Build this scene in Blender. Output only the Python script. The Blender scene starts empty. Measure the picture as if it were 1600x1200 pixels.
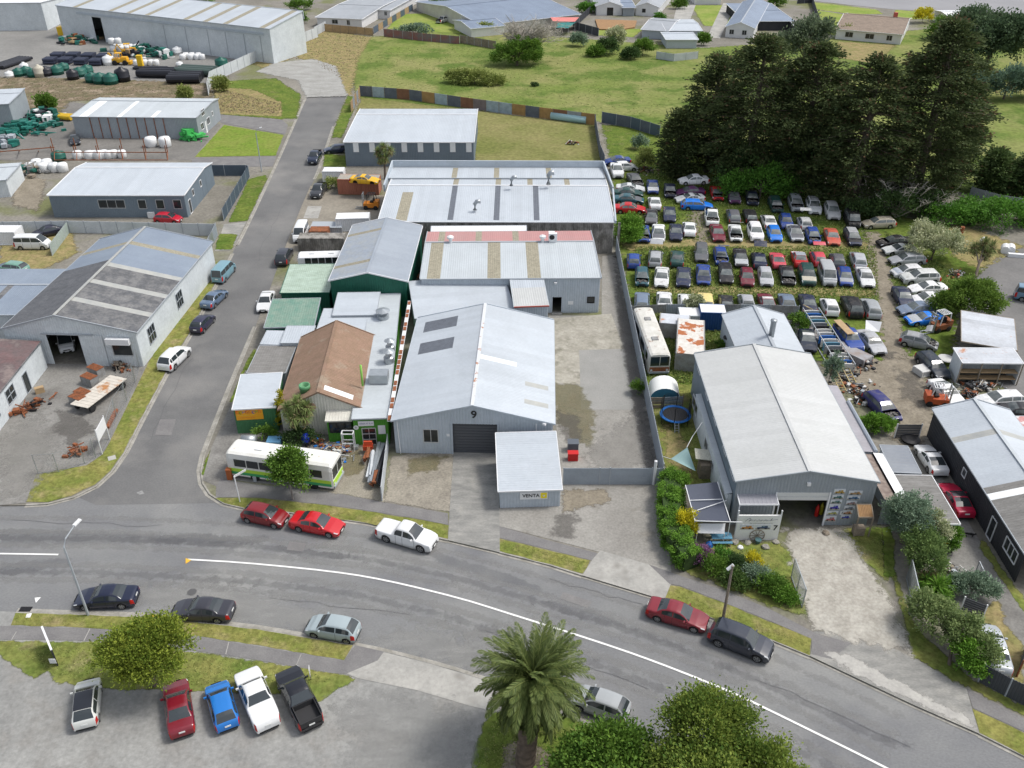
import bpy, math, random
import numpy as np
from mathutils import Vector, Matrix
from mathutils.geometry import tessellate_polygon
random.seed(7)
RNG = np.random.default_rng(11)
S = bpy.context.scene
R = math.radians
# ------------------------------------------------------------ camera
F = 1400.0; TH = R(32.5); H = 52.0
cam_d = bpy.data.cameras.new('camera'); cam = bpy.data.objects.new('camera', cam_d)
S.collection.objects.link(cam); S.camera = cam
cam_d.sensor_width = 36.0; cam_d.lens = 36.0 * F / 1600.0
cam_d.clip_start = 1.0; cam_d.clip_end = 4000.0
cam.location = (0, 0, H); cam.rotation_euler = (math.pi/2 - TH, 0, 0)
# ------------------------------------------------------------ world, sun, exposure
W = bpy.data.worlds.new('World'); S.world = W; W.use_nodes = True
nt = W.node_tree; nt.nodes.clear()
SUN_DIR = Vector((0.52, 0.10, 0.85)).normalized()      # towards the sun
sky = nt.nodes.new('ShaderNodeTexSky'); sky.sky_type = 'NISHITA'; sky.sun_disc = False
sky.sun_elevation = math.asin(SUN_DIR.z); sky.sun_rotation = math.atan2(SUN_DIR.x, SUN_DIR.y)
sky.air_density = 1.0; sky.dust_density = 3.0; sky.ozone_density = 1.0
hs = nt.nodes.new('ShaderNodeHueSaturation'); hs.inputs['Saturation'].default_value = 0.42
bg = nt.nodes.new('ShaderNodeBackground'); bg.inputs['Strength'].default_value = 0.15
ow = nt.nodes.new('ShaderNodeOutputWorld')
nt.links.new(sky.outputs[0], hs.inputs['Color']); nt.links.new(hs.outputs[0], bg.inputs['Color']); nt.links.new(bg.outputs[0], ow.inputs[0])
sd = bpy.data.lights.new('sun', 'SUN'); sd.energy = 1.9; sd.angle = R(12); sd.color = (1.0, 0.96, 0.9)
sun = bpy.data.objects.new('sun', sd); S.collection.objects.link(sun)
sun.rotation_euler = SUN_DIR.to_track_quat('Z', 'Y').to_euler()
S.view_settings.view_transform = 'Standard'; S.view_settings.look = 'None'
S.view_settings.exposure = 0.36; S.view_settings.gamma = 1.0
S.cycles.max_bounces = 6; S.cycles.transparent_max_bounces = 16
# ------------------------------------------------------------ placing
LZ = 0.12                                              # height of the land above the road
_c, _s = math.cos(TH), math.sin(TH)
def P(px, py, h=LZ):
    u = (px-800)/F; v = -(py-600)/F
    d = Vector((u, _c+_s*v, -_s+_c*v)); t = (H-h)/(-d.z)
    return Vector((d.x*t, d.y*t, h))
def Qy(p):
    z = p.y*_c - (p.z-H)*_s
    return 600 - F*(p.y*_s + (p.z-H)*_c)/z
def height_at(x, y, py):
    lo, hi = -1.0, 40.0
    for _ in range(40):
        m = (lo+hi)/2
        if Qy(Vector((x, y, m))) > py: lo = m
        else: hi = m
    return lo
# ------------------------------------------------------------ materials
MC = {}
def lin(c): return tuple(((x/255)/12.92 if x/255 <= .04045 else ((x/255+.055)/1.055)**2.4) for x in c)
def mat(name, c1, c2=None, rough=.85, sc=.5, amt=1.0, fine=8.0, famt=.25, metal=0.0, spec=.4, soft=False, objcol=False,
        var=0.0, bump=0.0, leaf=False, stretch=None, coat=0.0, c3=None, c3sc=.15, c3w=(.55,.65), thr=(.35,.65)):
    if name in MC: return MC[name]
    m = bpy.data.materials.new(name); m.use_nodes = True; MC[name] = m
    t = m.node_tree; t.nodes.clear(); N = t.nodes.new; L = t.links.new
    out = N('ShaderNodeOutputMaterial'); b = N('ShaderNodeBsdfPrincipled')
    b.inputs['Roughness'].default_value = rough; b.inputs['Metallic'].default_value = metal
    b.inputs['Specular IOR Level'].default_value = spec
    if coat: b.inputs['Coat Weight'].default_value = coat; b.inputs['Coat Roughness'].default_value = .06
    geo = N('ShaderNodeNewGeometry'); pos = geo.outputs['Position']
    if stretch:
        mp = N('ShaderNodeMapping'); mp.inputs['Rotation'].default_value = (0, 0, R(stretch[3]) if len(stretch) > 3 else 0)
        mp.inputs['Scale'].default_value = stretch[:3]; L(pos, mp.inputs[0]); pos2 = mp.outputs[0]
    else: pos2 = pos
    def noise(scale, detail=5, src=None, rgh=.6):
        n = N('ShaderNodeTexNoise'); n.inputs['Scale'].default_value = scale; n.inputs['Detail'].default_value = detail
        n.inputs['Roughness'].default_value = rgh; L(src or pos2, n.inputs['Vector']); return n.outputs['Fac']
    def rng(f, a, bb, lo=0., hi=1.):
        r = N('ShaderNodeMapRange'); r.inputs['From Min'].default_value = a; r.inputs['From Max'].default_value = bb
        r.inputs['To Min'].default_value = lo; r.inputs['To Max'].default_value = hi; L(f, r.inputs['Value']); return r.outputs[0]
    def mix(f, A, B, bt='MIX'):
        x = N('ShaderNodeMix'); x.data_type = 'RGBA'; x.blend_type = bt
        for s_, v in ((x.inputs[0], f), (x.inputs[6], A), (x.inputs[7], B)):
            if hasattr(v, 'node') : L(v, s_)
            else: s_.default_value = v if not isinstance(v, tuple) else (*v[:3], 1)
        return x.outputs[2]
    if objcol:
        oi = N('ShaderNodeObjectInfo'); col = oi.outputs['Color']
    elif leaf:
        a = N('ShaderNodeAttribute'); a.attribute_name = 'v'
        col = mix(a.outputs['Fac'], tuple(c1), tuple(c2))
    else: col = None
    if col is None:
        if c2: col = mix(rng(noise(sc), thr[0], thr[1], 0, amt), tuple(c1), tuple(c2))
        else:
            q = N('ShaderNodeRGB'); q.outputs[0].default_value = (*c1, 1); col = q.outputs[0]
    elif objcol and c2:
        col = mix(rng(noise(sc), thr[0], thr[1], 0, amt), col, tuple(c2))
    if c3: col = mix(rng(noise(c3sc, 4, pos), c3w[0], c3w[1], 0, 1), col, tuple(c3))
    if famt:
        f = rng(noise(fine, 3), .25, .75, 1-famt, 1+famt)
        v = N('ShaderNodeCombineColor'); [L(f, v.inputs[i]) for i in range(3)]
        col = mix(1.0, col, v.outputs[0], 'MULTIPLY')
    if var:
        oi2 = N('ShaderNodeObjectInfo'); f = rng(oi2.outputs['Random'], 0, 1, 1-var, 1+var)
        v = N('ShaderNodeCombineColor'); [L(f, v.inputs[i]) for i in range(3)]
        col = mix(1.0, col, v.outputs[0], 'MULTIPLY')
    L(col, b.inputs['Base Color'])
    if bump:
        bn = N('ShaderNodeBump'); bn.inputs['Strength'].default_value = bump; bn.inputs['Distance'].default_value = .05
        L(noise(fine*1.5, 4), bn.inputs['Height']); L(bn.outputs[0], b.inputs['Normal'])
    sh = b.outputs[0]
    if leaf:
        tr = N('ShaderNodeBsdfTranslucent'); L(col, tr.inputs[0]); ms = N('ShaderNodeMixShader'); ms.inputs[0].default_value = .3
        L(sh, ms.inputs[1]); L(tr.outputs[0], ms.inputs[2]); sh = ms.outputs[0]
    if soft:
        a = N('ShaderNodeAttribute'); a.attribute_name = 'm'
        ad = N('ShaderNodeMath'); ad.operation = 'ADD'; L(a.outputs['Fac'], ad.inputs[0])
        L(rng(noise(1.1, 6, pos, .7), .2, .8, -.5, .5), ad.inputs[1])
        al = rng(ad.outputs[0], .38, .62, 0, soft if isinstance(soft, float) else 1.0)
        tp = N('ShaderNodeBsdfTransparent'); ms = N('ShaderNodeMixShader'); L(al, ms.inputs[0]); L(tp.outputs[0], ms.inputs[1]); L(sh, ms.inputs[2]); sh = ms.outputs[0]
    L(sh, out.inputs[0]); return m
def plain(name, c, rough=.6, **k): return mat(name, c, rough=rough, famt=k.pop('famt', .06), **k)
# ------------------------------------------------------------ objects
COL = S.collection; WO = {}
def clean(o, loc):
    WO[o.name] = Vector(loc)
def tag(o, label=None, cat=None, group=None, kind=None):
    if label: o['label'] = label
    if cat: o['category'] = cat
    if group: o['group'] = group
    if kind: o['kind'] = kind
    return o
def thing(name, label, cat, loc, group=None, rz=0):
    o = bpy.data.objects.new(name, None); COL.objects.link(o); o.location = loc; o.rotation_euler.z = rz
    o.empty_display_size = .3; clean(o, loc); return tag(o, label, cat, group)
def mesh(name, vs, fs, m=None, mi=None, smooth=False):
    me = bpy.data.meshes.new(name); me.from_pydata([tuple(v) for v in vs], [], fs)
    for x in (m if isinstance(m, (list, tuple)) else [m]):
        if x: me.materials.append(x)
    if mi: me.polygons.foreach_set('material_index', mi)
    if smooth: me.polygons.foreach_set('use_smooth', [True]*len(me.polygons))
    me.update(); return me
def put(name, me, parent=None, loc=(0, 0, 0), rot=None, mtx=None):
    o = bpy.data.objects.new(name, me); COL.objects.link(o)
    if parent: o.parent = parent
    if mtx is not None: o.matrix_basis = mtx
    else:
        o.location = loc
        if rot is not None: o.rotation_euler = rot
    return o
def obj(name, vs, fs, m, parent=None, mi=None, smooth=False, local=False):
    """mesh given in world coordinates; stored relative to the parent's origin (or its own centre foot when top-level)"""
    vs = [Vector(v) for v in vs]
    if local: off = Vector((0, 0, 0))
    elif parent: off = WO.get(parent.name, Vector((0, 0, 0)))
    else:
        off = Vector((sum(v.x for v in vs)/len(vs), sum(v.y for v in vs)/len(vs), min(v.z for v in vs)))
    me = mesh(name, [v-off for v in vs], fs, m, mi, smooth)
    o = put(name, me, parent, (0, 0, 0) if (parent or local) else off)
    if parent and not local: WO[o.name] = off
    else: WO[o.name] = off
    return o
class MB:
    def __init__(s): s.v = []; s.f = []; s.mi = []
    def add(s, vs, fs, mi=0):
        n = len(s.v); s.v += [Vector(v) for v in vs]; s.f += [tuple(i+n for i in f) for f in fs]; s.mi += [mi]*len(fs); return s
    def box(s, c, size, rz=0, mi=0, M4=None):
        x, y, z = size[0]/2, size[1]/2, size[2]/2
        vs = [Vector((a*x, b*y, d*z)) for d in (-1, 1) for b in (-1, 1) for a in (-1, 1)]
        if rz: q = Matrix.Rotation(rz, 3, 'Z'); vs = [q @ v for v in vs]
        vs = [v+Vector(c) for v in vs]
        if M4 is not None: vs = [M4 @ v for v in vs]
        return s.add(vs, [(0, 2, 3, 1), (4, 5, 7, 6), (0, 1, 5, 4), (2, 6, 7, 3), (1, 3, 7, 5), (0, 4, 6, 2)], mi)
    def beam(s, a, b, w, h=None, mi=0, up=Vector((0, 0, 1))):
        a, b = Vector(a), Vector(b); h = h or w; d = (b-a)
        if d.length < 1e-5: return s
        d.normalize(); x = d.cross(up)
        if x.length < 1e-3: x = Vector((1, 0, 0))
        x.normalize(); y = x.cross(d); x = x*w/2; y = y*h/2
        vs = [a-x-y, a+x-y, a+x+y, a-x+y, b-x-y, b+x-y, b+x+y, b-x+y]
        return s.add(vs, [(0, 1, 2, 3), (7, 6, 5, 4), (0, 4, 5, 1), (1, 5, 6, 2), (2, 6, 7, 3), (3, 7, 4, 0)], mi)
    def tube(s, pts, rad, n=8, mi=0, cap=True):
        pts = [Vector(p) for p in pts]; rs = rad if isinstance(rad, (list, tuple)) else [rad]*len(pts)
        base = len(s.v); ref = Vector((0, 0, 1))
        for i, p in enumerate(pts):
            d = (pts[min(i+1, len(pts)-1)]-pts[max(i-1, 0)]).normalized()
            x = d.cross(ref)
            if x.length < .05: x = d.cross(Vector((1, 0, 0)))
            x.normalize(); y = d.cross(x)
            for k in range(n):
                a = 2*math.pi*k/n; s.v.append(p+(x*math.cos(a)+y*math.sin(a))*rs[i])
        for i in range(len(pts)-1):
            for k in range(n):
                a = base+i*n+k; b = base+i*n+(k+1) % n; s.f.append((a, b, b+n, a+n)); s.mi.append(mi)
        if cap:
            s.f.append(tuple(base+k for k in range(n))[::-1]); s.mi.append(mi)
            s.f.append(tuple(base+(len(pts)-1)*n+k for k in range(n))); s.mi.append(mi)
        return s
    def lathe(s, c, prof, n=16, mi=0, axis='Z'):
        base = len(s.v); c = Vector(c)
        for r, z in prof:
            for k in range(n):
                a = 2*math.pi*k/n
                v = Vector((r*math.cos(a), r*math.sin(a), z))
                if axis == 'X': v = Vector((v.z, v.x, v.y))
                if axis == 'Y': v = Vector((v.x, v.z, v.y))
                s.v.append(c+v)
        for i in range(len(prof)-1):
            for k in range(n):
                a = base+i*n+k; b = base+i*n+(k+1) % n; s.f.append((a, b, b+n, a+n)); s.mi.append(mi)
        s.f.append(tuple(base+k for k in range(n))[::-1]); s.mi.append(mi)
        s.f.append(tuple(base+(len(prof)-1)*n+k for k in range(n))); s.mi.append(mi)
        return s
    def obj(s, name, m, parent=None, smooth=False, local=False):
        return obj(name, s.v, s.f, m, parent, s.mi, smooth, local)
def np_mesh(name, verts, quads, m, attr=None, smooth=False):
    me = bpy.data.meshes.new(name); k = quads.shape[1]
    me.vertices.add(len(verts)); me.vertices.foreach_set('co', verts.astype(np.float32).ravel())
    me.loops.add(quads.size); me.loops.foreach_set('vertex_index', quads.astype(np.int32).ravel())
    me.polygons.add(len(quads)); me.polygons.foreach_set('loop_start', np.arange(0, quads.size, k, dtype=np.int32))
    if m: me.materials.append(m)
    if attr is not None:
        nm, dom, arr = attr; a = me.attributes.new(nm, 'FLOAT', dom); a.data.foreach_set('value', arr.astype(np.float32))
    if smooth: me.polygons.foreach_set('use_smooth', [True]*len(quads))
    me.update(calc_edges=True); return me
# ------------------------------------------------------------ ground helpers
ZI = [0]
def zi(z):
    ZI[0] += 1; return z+.0002*ZI[0]
def sheet(name, pts, m, z, skirt=0.0, jit=0.0, world=False, kind='structure', label=None, cat=None):
    """flat polygon; pts are photo pixels turned into points of the ground, or world points"""
    z = zi(z) if not skirt else z
    w = [Vector((p[0], p[1], 0)) if world else P(p[0], p[1], z) for p in pts]
    if jit:
        o = []
        for i, a in enumerate(w):
            b = w[(i+1) % len(w)]; n = max(1, int((b-a).length/.7))
            for k in range(n):
                q = a.lerp(b, k/n); o.append(q+Vector((random.uniform(-jit, jit), random.uniform(-jit, jit), 0)))
        w = o
    w = [Vector((p.x, p.y, z)) for p in w]
    if sum(w[i].x*w[(i+1) % len(w)].y-w[(i+1) % len(w)].x*w[i].y for i in range(len(w))) < 0: w = w[::-1]
    fs = [t if (w[t[1]]-w[t[0]]).cross(w[t[2]]-w[t[0]]).z > 0 else t[::-1] for t in tessellate_polygon([w])]
    vs = list(w); n = len(w)
    if skirt:
        vs += [v-Vector((0, 0, skirt)) for v in w]
        fs += [(i, i+n, (i+1) % n+n, (i+1) % n) for i in range(n)]
    o = obj(name, vs, fs, m)
    if kind: o['kind'] = kind
    if label: tag(o, label, cat)
    return o
def sdist(X, Y, poly):
    d = np.full(X.shape, 1e9); ins = np.zeros(X.shape, bool); n = len(poly)
    for i in range(n):
        ax, ay = poly[i]; bx, by = poly[(i+1) % n]; ex, ey = bx-ax, by-ay
        t = np.clip(((X-ax)*ex+(Y-ay)*ey)/(ex*ex+ey*ey+1e-9), 0, 1)
        d = np.minimum(d, np.hypot(X-ax-t*ex, Y-ay-t*ey))
        c = ((ay > Y) != (by > Y)) & (X < (bx-ax)*(Y-ay)/((by-ay) if abs(by-ay) > 1e-9 else 1e-9)+ax); ins ^= c
    return np.where(ins, d, -d)
def patch(name, pts, m, z, feather=.8, res=.5, kind='structure', world=False):
    """ground cover with a worn, feathered edge (the material's edge breaks up with noise)"""
    z = zi(z)
    w = [(p[0], p[1]) if world else tuple(P(p[0], p[1], z)[:2]) for p in pts]
    xs = [p[0] for p in w]; ys = [p[1] for p in w]
    x = np.arange(min(xs)-feather-res, max(xs)+feather+2*res, res); y = np.arange(min(ys)-feather-res, max(ys)+feather+2*res, res)
    X, Y = np.meshgrid(x, y); D = sdist(X, Y, w); A = np.clip(.5+.5*D/feather, 0, 1)
    nx = len(x); i, j = np.meshgrid(np.arange(nx-1), np.arange(len(y)-1)); a = (j*nx+i).ravel()
    q = np.stack([a, a+1, a+nx+1, a+nx], 1); Af = A.ravel(); keep = Af[q].max(1) > 0.0; q = q[keep]
    used = np.unique(q); mp = np.zeros(X.size, int); mp[used] = np.arange(len(used))
    cx, cy = (min(xs)+max(xs))/2, (min(ys)+max(ys))/2
    V = np.stack([X.ravel()[used]-cx, Y.ravel()[used]-cy, np.zeros(len(used))], 1)
    o = put(name, np_mesh(name, V, mp[q], m, ('m', 'POINT', Af[used])), None, (cx, cy, z)); o['kind'] = kind; return o
def ribbon(name, pts, wid, z, m, off=0.0, h=0.0, kind='structure', world=False):
    """strip along a line, wid to its left from offset off; h gives it a height below z"""
    z = zi(z)
    w = [Vector((p[0], p[1], z)) if world else P(p[0], p[1], z) for p in pts]
    sm = []
    for i in range(len(w)-1):
        p0, p1, p2, p3 = w[max(i-1, 0)], w[i], w[i+1], w[min(i+2, len(w)-1)]
        n = max(1, int((p2-p1).length/1.5))
        for k in range(n):
            t = k/n; sm.append(.5*((2*p1)+(p2-p0)*t+(2*p0-5*p1+4*p2-p3)*t*t+(3*p1-p0-3*p2+p3)*t*t*t))
    sm.append(w[-1]); A = []; B = []
    for i, p in enumerate(sm):
        d = (sm[min(i+1, len(sm)-1)]-sm[max(i-1, 0)]); d.z = 0; d.normalize(); nrm = Vector((-d.y, d.x, 0))
        A.append(p+nrm*off); B.append(p+nrm*(off+wid))
    n = len(sm); vs = A+B; fs = [(i, i+1, n+i+1, n+i) for i in range(n-1)]
    if h:
        vs += [v-Vector((0, 0, h)) for v in A+B]
        fs += [(i+2*n, i+2*n+1, i+1, i) for i in range(n-1)]+[(n+i, n+i+1, 3*n+i+1, 3*n+i) for i in range(n-1)]
        fs += [(0, n, 3*n, 2*n), (n-1, 3*n-1, 4*n-1, 2*n-1)]
    if vs and wid < 0: fs = [f[::-1] for f in fs]
    o = obj(name, vs, fs, m); o['kind'] = kind; return o
# ============================================================ GROUND
m_road = mat('asphalt', (.205, .208, .205), (.155, .158, .165), rough=.9, sc=.11, fine=5, famt=.16, bump=.25, stretch=(1, 1.6, 1, 25), c3=(.25, .25, .24), c3sc=.07, c3w=(.5, .68))
m_street = mat('asphalt_street', (.165, .165, .162), (.125, .125, .125), rough=.9, sc=.15, fine=6, famt=.14, bump=.25, c3=(.21, .205, .195), c3sc=.09, c3w=(.5, .7))
m_lot = mat('asphalt_lot', (.30, .30, .285), (.20, .20, .192), rough=.92, sc=.12, fine=3.5, famt=.2, bump=.3, c3=(.24, .235, .22), c3sc=.3, c3w=(.5, .6))
m_path = mat('footpath_asphalt', (.16, .155, .155), (.20, .195, .19), rough=.9, sc=.7, fine=7, famt=.16, bump=.2)
m_conc = mat('concrete_pale', (.40, .39, .36), (.29, .285, .265), rough=.9, sc=.35, fine=4, famt=.14, bump=.15, c3=(.22, .21, .19), c3sc=.5, c3w=(.58, .72))
m_conc2 = mat('concrete_worn', (.29, .285, .265), (.19, .19, .18), rough=.9, sc=.5, fine=5, famt=.2, bump=.2, stretch=(1, 3, 1), c3=(.34, .33, .30), c3sc=.25, c3w=(.52, .66))
m_gravel = mat('gravel', (.27, .25, .215), (.20, .185, .16), rough=.95, sc=.3, fine=5, famt=.3, bump=.5, c3=(.155, .145, .13), c3sc=.2, c3w=(.56, .7))
m_yard = mat('yard_surface', (.24, .235, .22), (.17, .163, .15), rough=.95, sc=.2, fine=5, famt=.22, bump=.4, c3=(.13, .125, .118), c3sc=.25, c3w=(.58, .72))
m_grass = mat('grass', (0.138, 0.170, 0.038), (0.222, 0.211, 0.065), rough=1, sc=.35, fine=3.2, famt=.4, bump=.8, spec=.1, c3=(.28, .235, .115), c3sc=.5, c3w=(.5, .72))
GR = dict(rough=1, bump=.8, spec=.1)
m_grass_s = mat('grass_soft', (0.120, 0.164, 0.036), (0.204, 0.205, 0.063), sc=.4, fine=2.6, famt=.42, soft=True, c3=(.24, .21, .11), c3sc=.35, c3w=(.56, .74), **GR)
m_lush_s = mat('grass_lush', (0.084, 0.135, 0.023), (0.138, 0.175, 0.037), sc=.35, fine=2.4, famt=.42, soft=True, c3=(.16, .16, .06), c3sc=.3, c3w=(.56, .7), **GR)
m_dry_s = mat('grass_dry', (.30, .235, .12), (.20, .19, .075), sc=.6, fine=3, famt=.35, soft=True, **GR)
m_field = mat('field_grass', (0.144, 0.193, 0.044), (0.228, 0.228, 0.089), sc=.06, fine=1.2, famt=.28, soft=True, c3=(.10, .15, .032), c3sc=.09, c3w=(.48, .6), **GR)
m_field2 = mat('paddock_grass', (0.156, 0.170, 0.053), (0.228, 0.211, 0.089), sc=.12, fine=1.6, famt=.3, soft=True, **GR)
m_dirt_s = mat('dirt_soft', (.255, .225, .175), (.19, .165, .125), sc=.6, fine=4, famt=.28, soft=True, rough=1, bump=.4)
m_pale_s = mat('pale_gravel', (.46, .44, .39), (.34, .32, .28), sc=.7, fine=4, famt=.22, soft=.92, rough=1, bump=.35)
m_dark_s = mat('dark_stain_shade', (.09, .085, .078), (.13, .12, .11), sc=1.2, fine=4, famt=.3, soft=.42, rough=.9)
m_tar_s = mat('tar_patch', (.105, .11, .125), (.14, .142, .15), sc=1.5, fine=6, famt=.15, soft=.2, rough=.85, stretch=(1, 3, 1, 20))
m_scrub = mat('scrub_ground', (.19, .145, .095), (.11, .105, .05), sc=.35, fine=2, famt=.4, soft=True, rough=1, bump=.9, c3=(.28, .22, .16), c3sc=.3, c3w=(.52, .66))
m_moss = mat('moss_soft', (.15, .14, .06), (.19, .16, .075), sc=1, fine=4, famt=.3, soft=.5, rough=1)
m_white = plain('road_paint', (.78, .78, .76), .7, famt=.1)
m_yel = plain('yellow_paint', (.75, .42, .04), .7)
m_kerb = mat('kerb_concrete', (.36, .345, .31), (.24, .23, .2), sc=.8, fine=4, famt=.2)
Z = lambda k: LZ + .004*k
o = sheet('road', [(-900, -60), (900, -60), (900, 330), (-900, 330)], m_road, 0.0, world=True)
KN = [(-260, 792), (-60, 790), (0, 789.5), (40, 789), (75, 787), (115, 777), (150, 760), (175, 737), (195, 708), (222, 655), (262, 580), (300, 517), (332, 455), (362, 396), (400, 322), (440, 236), (478, 150)]
KE = [(541, 150), (522, 197), (500, 262), (470, 325), (440, 400), (415, 470), (385, 545), (360, 605), (335, 668), (318, 712), (313, 735), (316, 755), (327, 772), (350, 787), (385, 795), (450, 801), (545, 813), (600, 822), (700, 844), (780, 863), (860, 883), (910, 899), (1020, 932), (1112, 965), (1205, 1000), (1270, 1027), (1340, 1060), (1425, 1100), (1532, 1147), (1600, 1181), (1700, 1235), (1900, 1345)]
far = [(900, 20), (900, 1200), (-900, 1200), (-900, 62)]
wp = lambda L, z=LZ: [tuple(P(a, b, z)[:2]) for a, b in L]
m_ground = mat('bare_ground', (.24, .225, .195), (.16, .15, .125), rough=1, sc=.08, fine=2.5, famt=.25, bump=.5, c3=(.15, .16, .07), c3sc=.06, c3w=(.52, .64))
sheet('ground', wp(KN)+wp(KE)+far, m_ground, LZ, skirt=.3, world=True)
KS = [(-300, 962), (-60, 957), (0, 955), (25, 956), (137, 960), (225, 963), (300, 971), (400, 982), (475, 995), (550, 1008), (587, 1015), (675, 1037), (750, 1060), (820, 1086), (900, 1119), (1000, 1163), (1100, 1212), (1250, 1290)]
sheet('car_park', wp(KS)+[(60, -60), (-300, -60)], m_lot, LZ, skirt=.3, world=True)
# side street surface and its worn edges
sheet('side_street', [(150, 789), (120, 776), (153, 759), (177, 737), (197, 708), (224, 655), (264, 580), (302, 517), (334, 455), (364, 396), (402, 322), (442, 236), (479, 150), (541, 150), (522, 197), (500, 262), (470, 325), (440, 400), (415, 470), (385, 545), (360, 605), (335, 668), (318, 712), (312, 735), (315, 757), (340, 786)], m_street, .004)
for pl in ([(0, 825), (200, 833), (420, 838), (420, 848), (200, 850), (0, 852)], [(180, 838), (330, 835), (430, 848), (330, 856)], [(985, 975), (1070, 1010), (1075, 1020), (990, 985)],
           [(1120, 1035), (1145, 1042), (1143, 1052), (1120, 1044)], [(1380, 1145), (1430, 1165), (1425, 1172), (1380, 1155)], [(430, 855), (520, 862), (560, 872), (470, 872)], [(0, 880), (110, 872), (110, 885), (0, 900)],
           [(640, 850), (820, 905), (870, 935), (700, 885)], [(820, 930), (930, 955), (1000, 985), (900, 965)], [(1260, 1155), (1275, 1160), (1262, 1172), (1252, 1166)]):
    patch('tar_repair', pl, m_tar_s, .012, .5, .3)
for pl in ([(700, 1000), (830, 960), (900, 1000), (760, 1065), (690, 1045)], [(160, 925), (330, 905), (520, 960), (500, 1000), (330, 968)], [(495, 845), (560, 848), (560, 862), (500, 860)], [(550, 1000), (700, 975), (760, 1060), (600, 1020)]):
    patch('worn_asphalt', pl, mat('worn_pale', (.33, .33, .315), (.26, .26, .25), sc=.5, fine=5, famt=.15, soft=.5, rough=.9, stretch=(1, 4, 1, -30)), .008, 2.0, .5)
CL = [(-160, 864), (0, 866), (150, 867), (293, 874), (400, 881), (560, 899), (700, 930), (800, 960), (950, 1008), (1050, 1044), (1150, 1085), (1250, 1133), (1385, 1200)]
def lane(off, w, m, z, i0=0, i1=None, f=.45):
    c = [P(x, y, 0) for x, y in CL[i0:i1]]; n = [Vector((-(c[min(i+1, len(c)-1)]-c[max(i-1, 0)]).y, (c[min(i+1, len(c)-1)]-c[max(i-1, 0)]).x, 0)).normalized() for i in range(len(c))]
    patch('wheel_track', [tuple((p+q*(off-w))[:2]) for p, q in zip(c, n)]+[tuple((p+q*(off+w))[:2]) for p, q in list(zip(c, n))[::-1]], m, z, f, .3, world=True)
m_trk = mat('track_pale', (.29, .29, .28), (.24, .24, .235), sc=1.5, fine=6, famt=.12, soft=.34, rough=.9, stretch=(.3, 3, 1, 15)); m_trd = mat('track_dark', (.13, .13, .135), (.16, .16, .165), sc=2, fine=6, famt=.12, soft=.26, rough=.85, stretch=(.3, 3, 1, 15))
for o_, w_, m_ in ((1.1, .3, m_trk), (2.8, .3, m_trk), (-1.2, .3, m_trk), (-2.9, .3, m_trk), (1.95, .28, m_trd), (-2.05, .28, m_trd), (4.6, .25, m_trk)): lane(o_, w_, m_, .014)
rc = random.Random(4); m_crk = plain('crack_seal', (.10, .10, .105), .8)
for a_, b_ in (((20, 815), (250, 822)), ((760, 985), (1010, 1075)), ((420, 935), (640, 962)), ((1180, 1060), (1420, 1165)), ((225, 700), (300, 560)), ((395, 420), (455, 300)), ((860, 905), (1000, 945))):
    k = [P(a_[0]+(b_[0]-a_[0])*i/9+rc.uniform(-4, 4), a_[1]+(b_[1]-a_[1])*i/9+rc.uniform(-3, 3), 0) for i in range(10)]; ribbon('crack_seal', [tuple(v[:2]) for v in k], .035, .022, m_crk, world=True)
for pl in ([(452, 846), (478, 849), (474, 862), (448, 859)], [(880, 925), (925, 940), (918, 950), (874, 935)], [(250, 655), (275, 655), (268, 680), (242, 680)]): sheet('asphalt_patch', pl, m_path, .018)
mb = MB(); [mb.lathe(P(x, y, .02), [(.36, 0), (.36, .012)], 18) for x, y in ((300, 925),)]; tag(mb.obj('manhole_cover', m_tar_s if 0 else plain('iron', (.09, .09, .09), .6)), kind='structure')
# kerbs: only where there is no crossing
def kerb(a, side=1):
    ribbon('kerb', a, .16*side, LZ+.006, m_kerb, off=-.02*side, h=.14)
    ribbon('gutter', a, -.34*side, .016, m_kerb, off=-.03*side)
kerb(KN[3:11]); kerb(KN[10:14]); kerb([(370, 383), (400, 322), (440, 236), (478, 150)])
kerb([(400, 510), (385, 545), (360, 605), (335, 668), (318, 712), (313, 735), (316, 755), (327, 772), (350, 787), (385, 795), (450, 801), (545, 813), (600, 822), (700, 844)])
kerb([(780, 863), (860, 883), (910, 899)]); kerb([(1038, 938), (1112, 965), (1205, 1000), (1266, 1025)]); kerb([(1530, 1146), (1600, 1181), (1700, 1235)])
kerb([(522, 197), (500, 262), (492, 280)]);
kerb([(25, 956), (137, 960), (225, 963), (300, 971), (400, 982), (475, 995), (550, 1008)], -1)
kerb([(820, 1086), (900, 1119), (1000, 1163), (1100, 1212)], -1)
ribbon('gutter', [(700, 844), (780, 863)], -.3, .016, m_kerb); ribbon('gutter', [(910, 899), (1020, 932), (1038, 938)], -.3, .016, m_kerb)
ribbon('gutter', [(1266, 1025), (1340, 1060), (1425, 1100), (1530, 1146)], -.3, .016, m_kerb); ribbon('gutter', [(550, 1008), (587, 1015), (675, 1037), (750, 1060), (820, 1086)], .3, .016, m_kerb)
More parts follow.
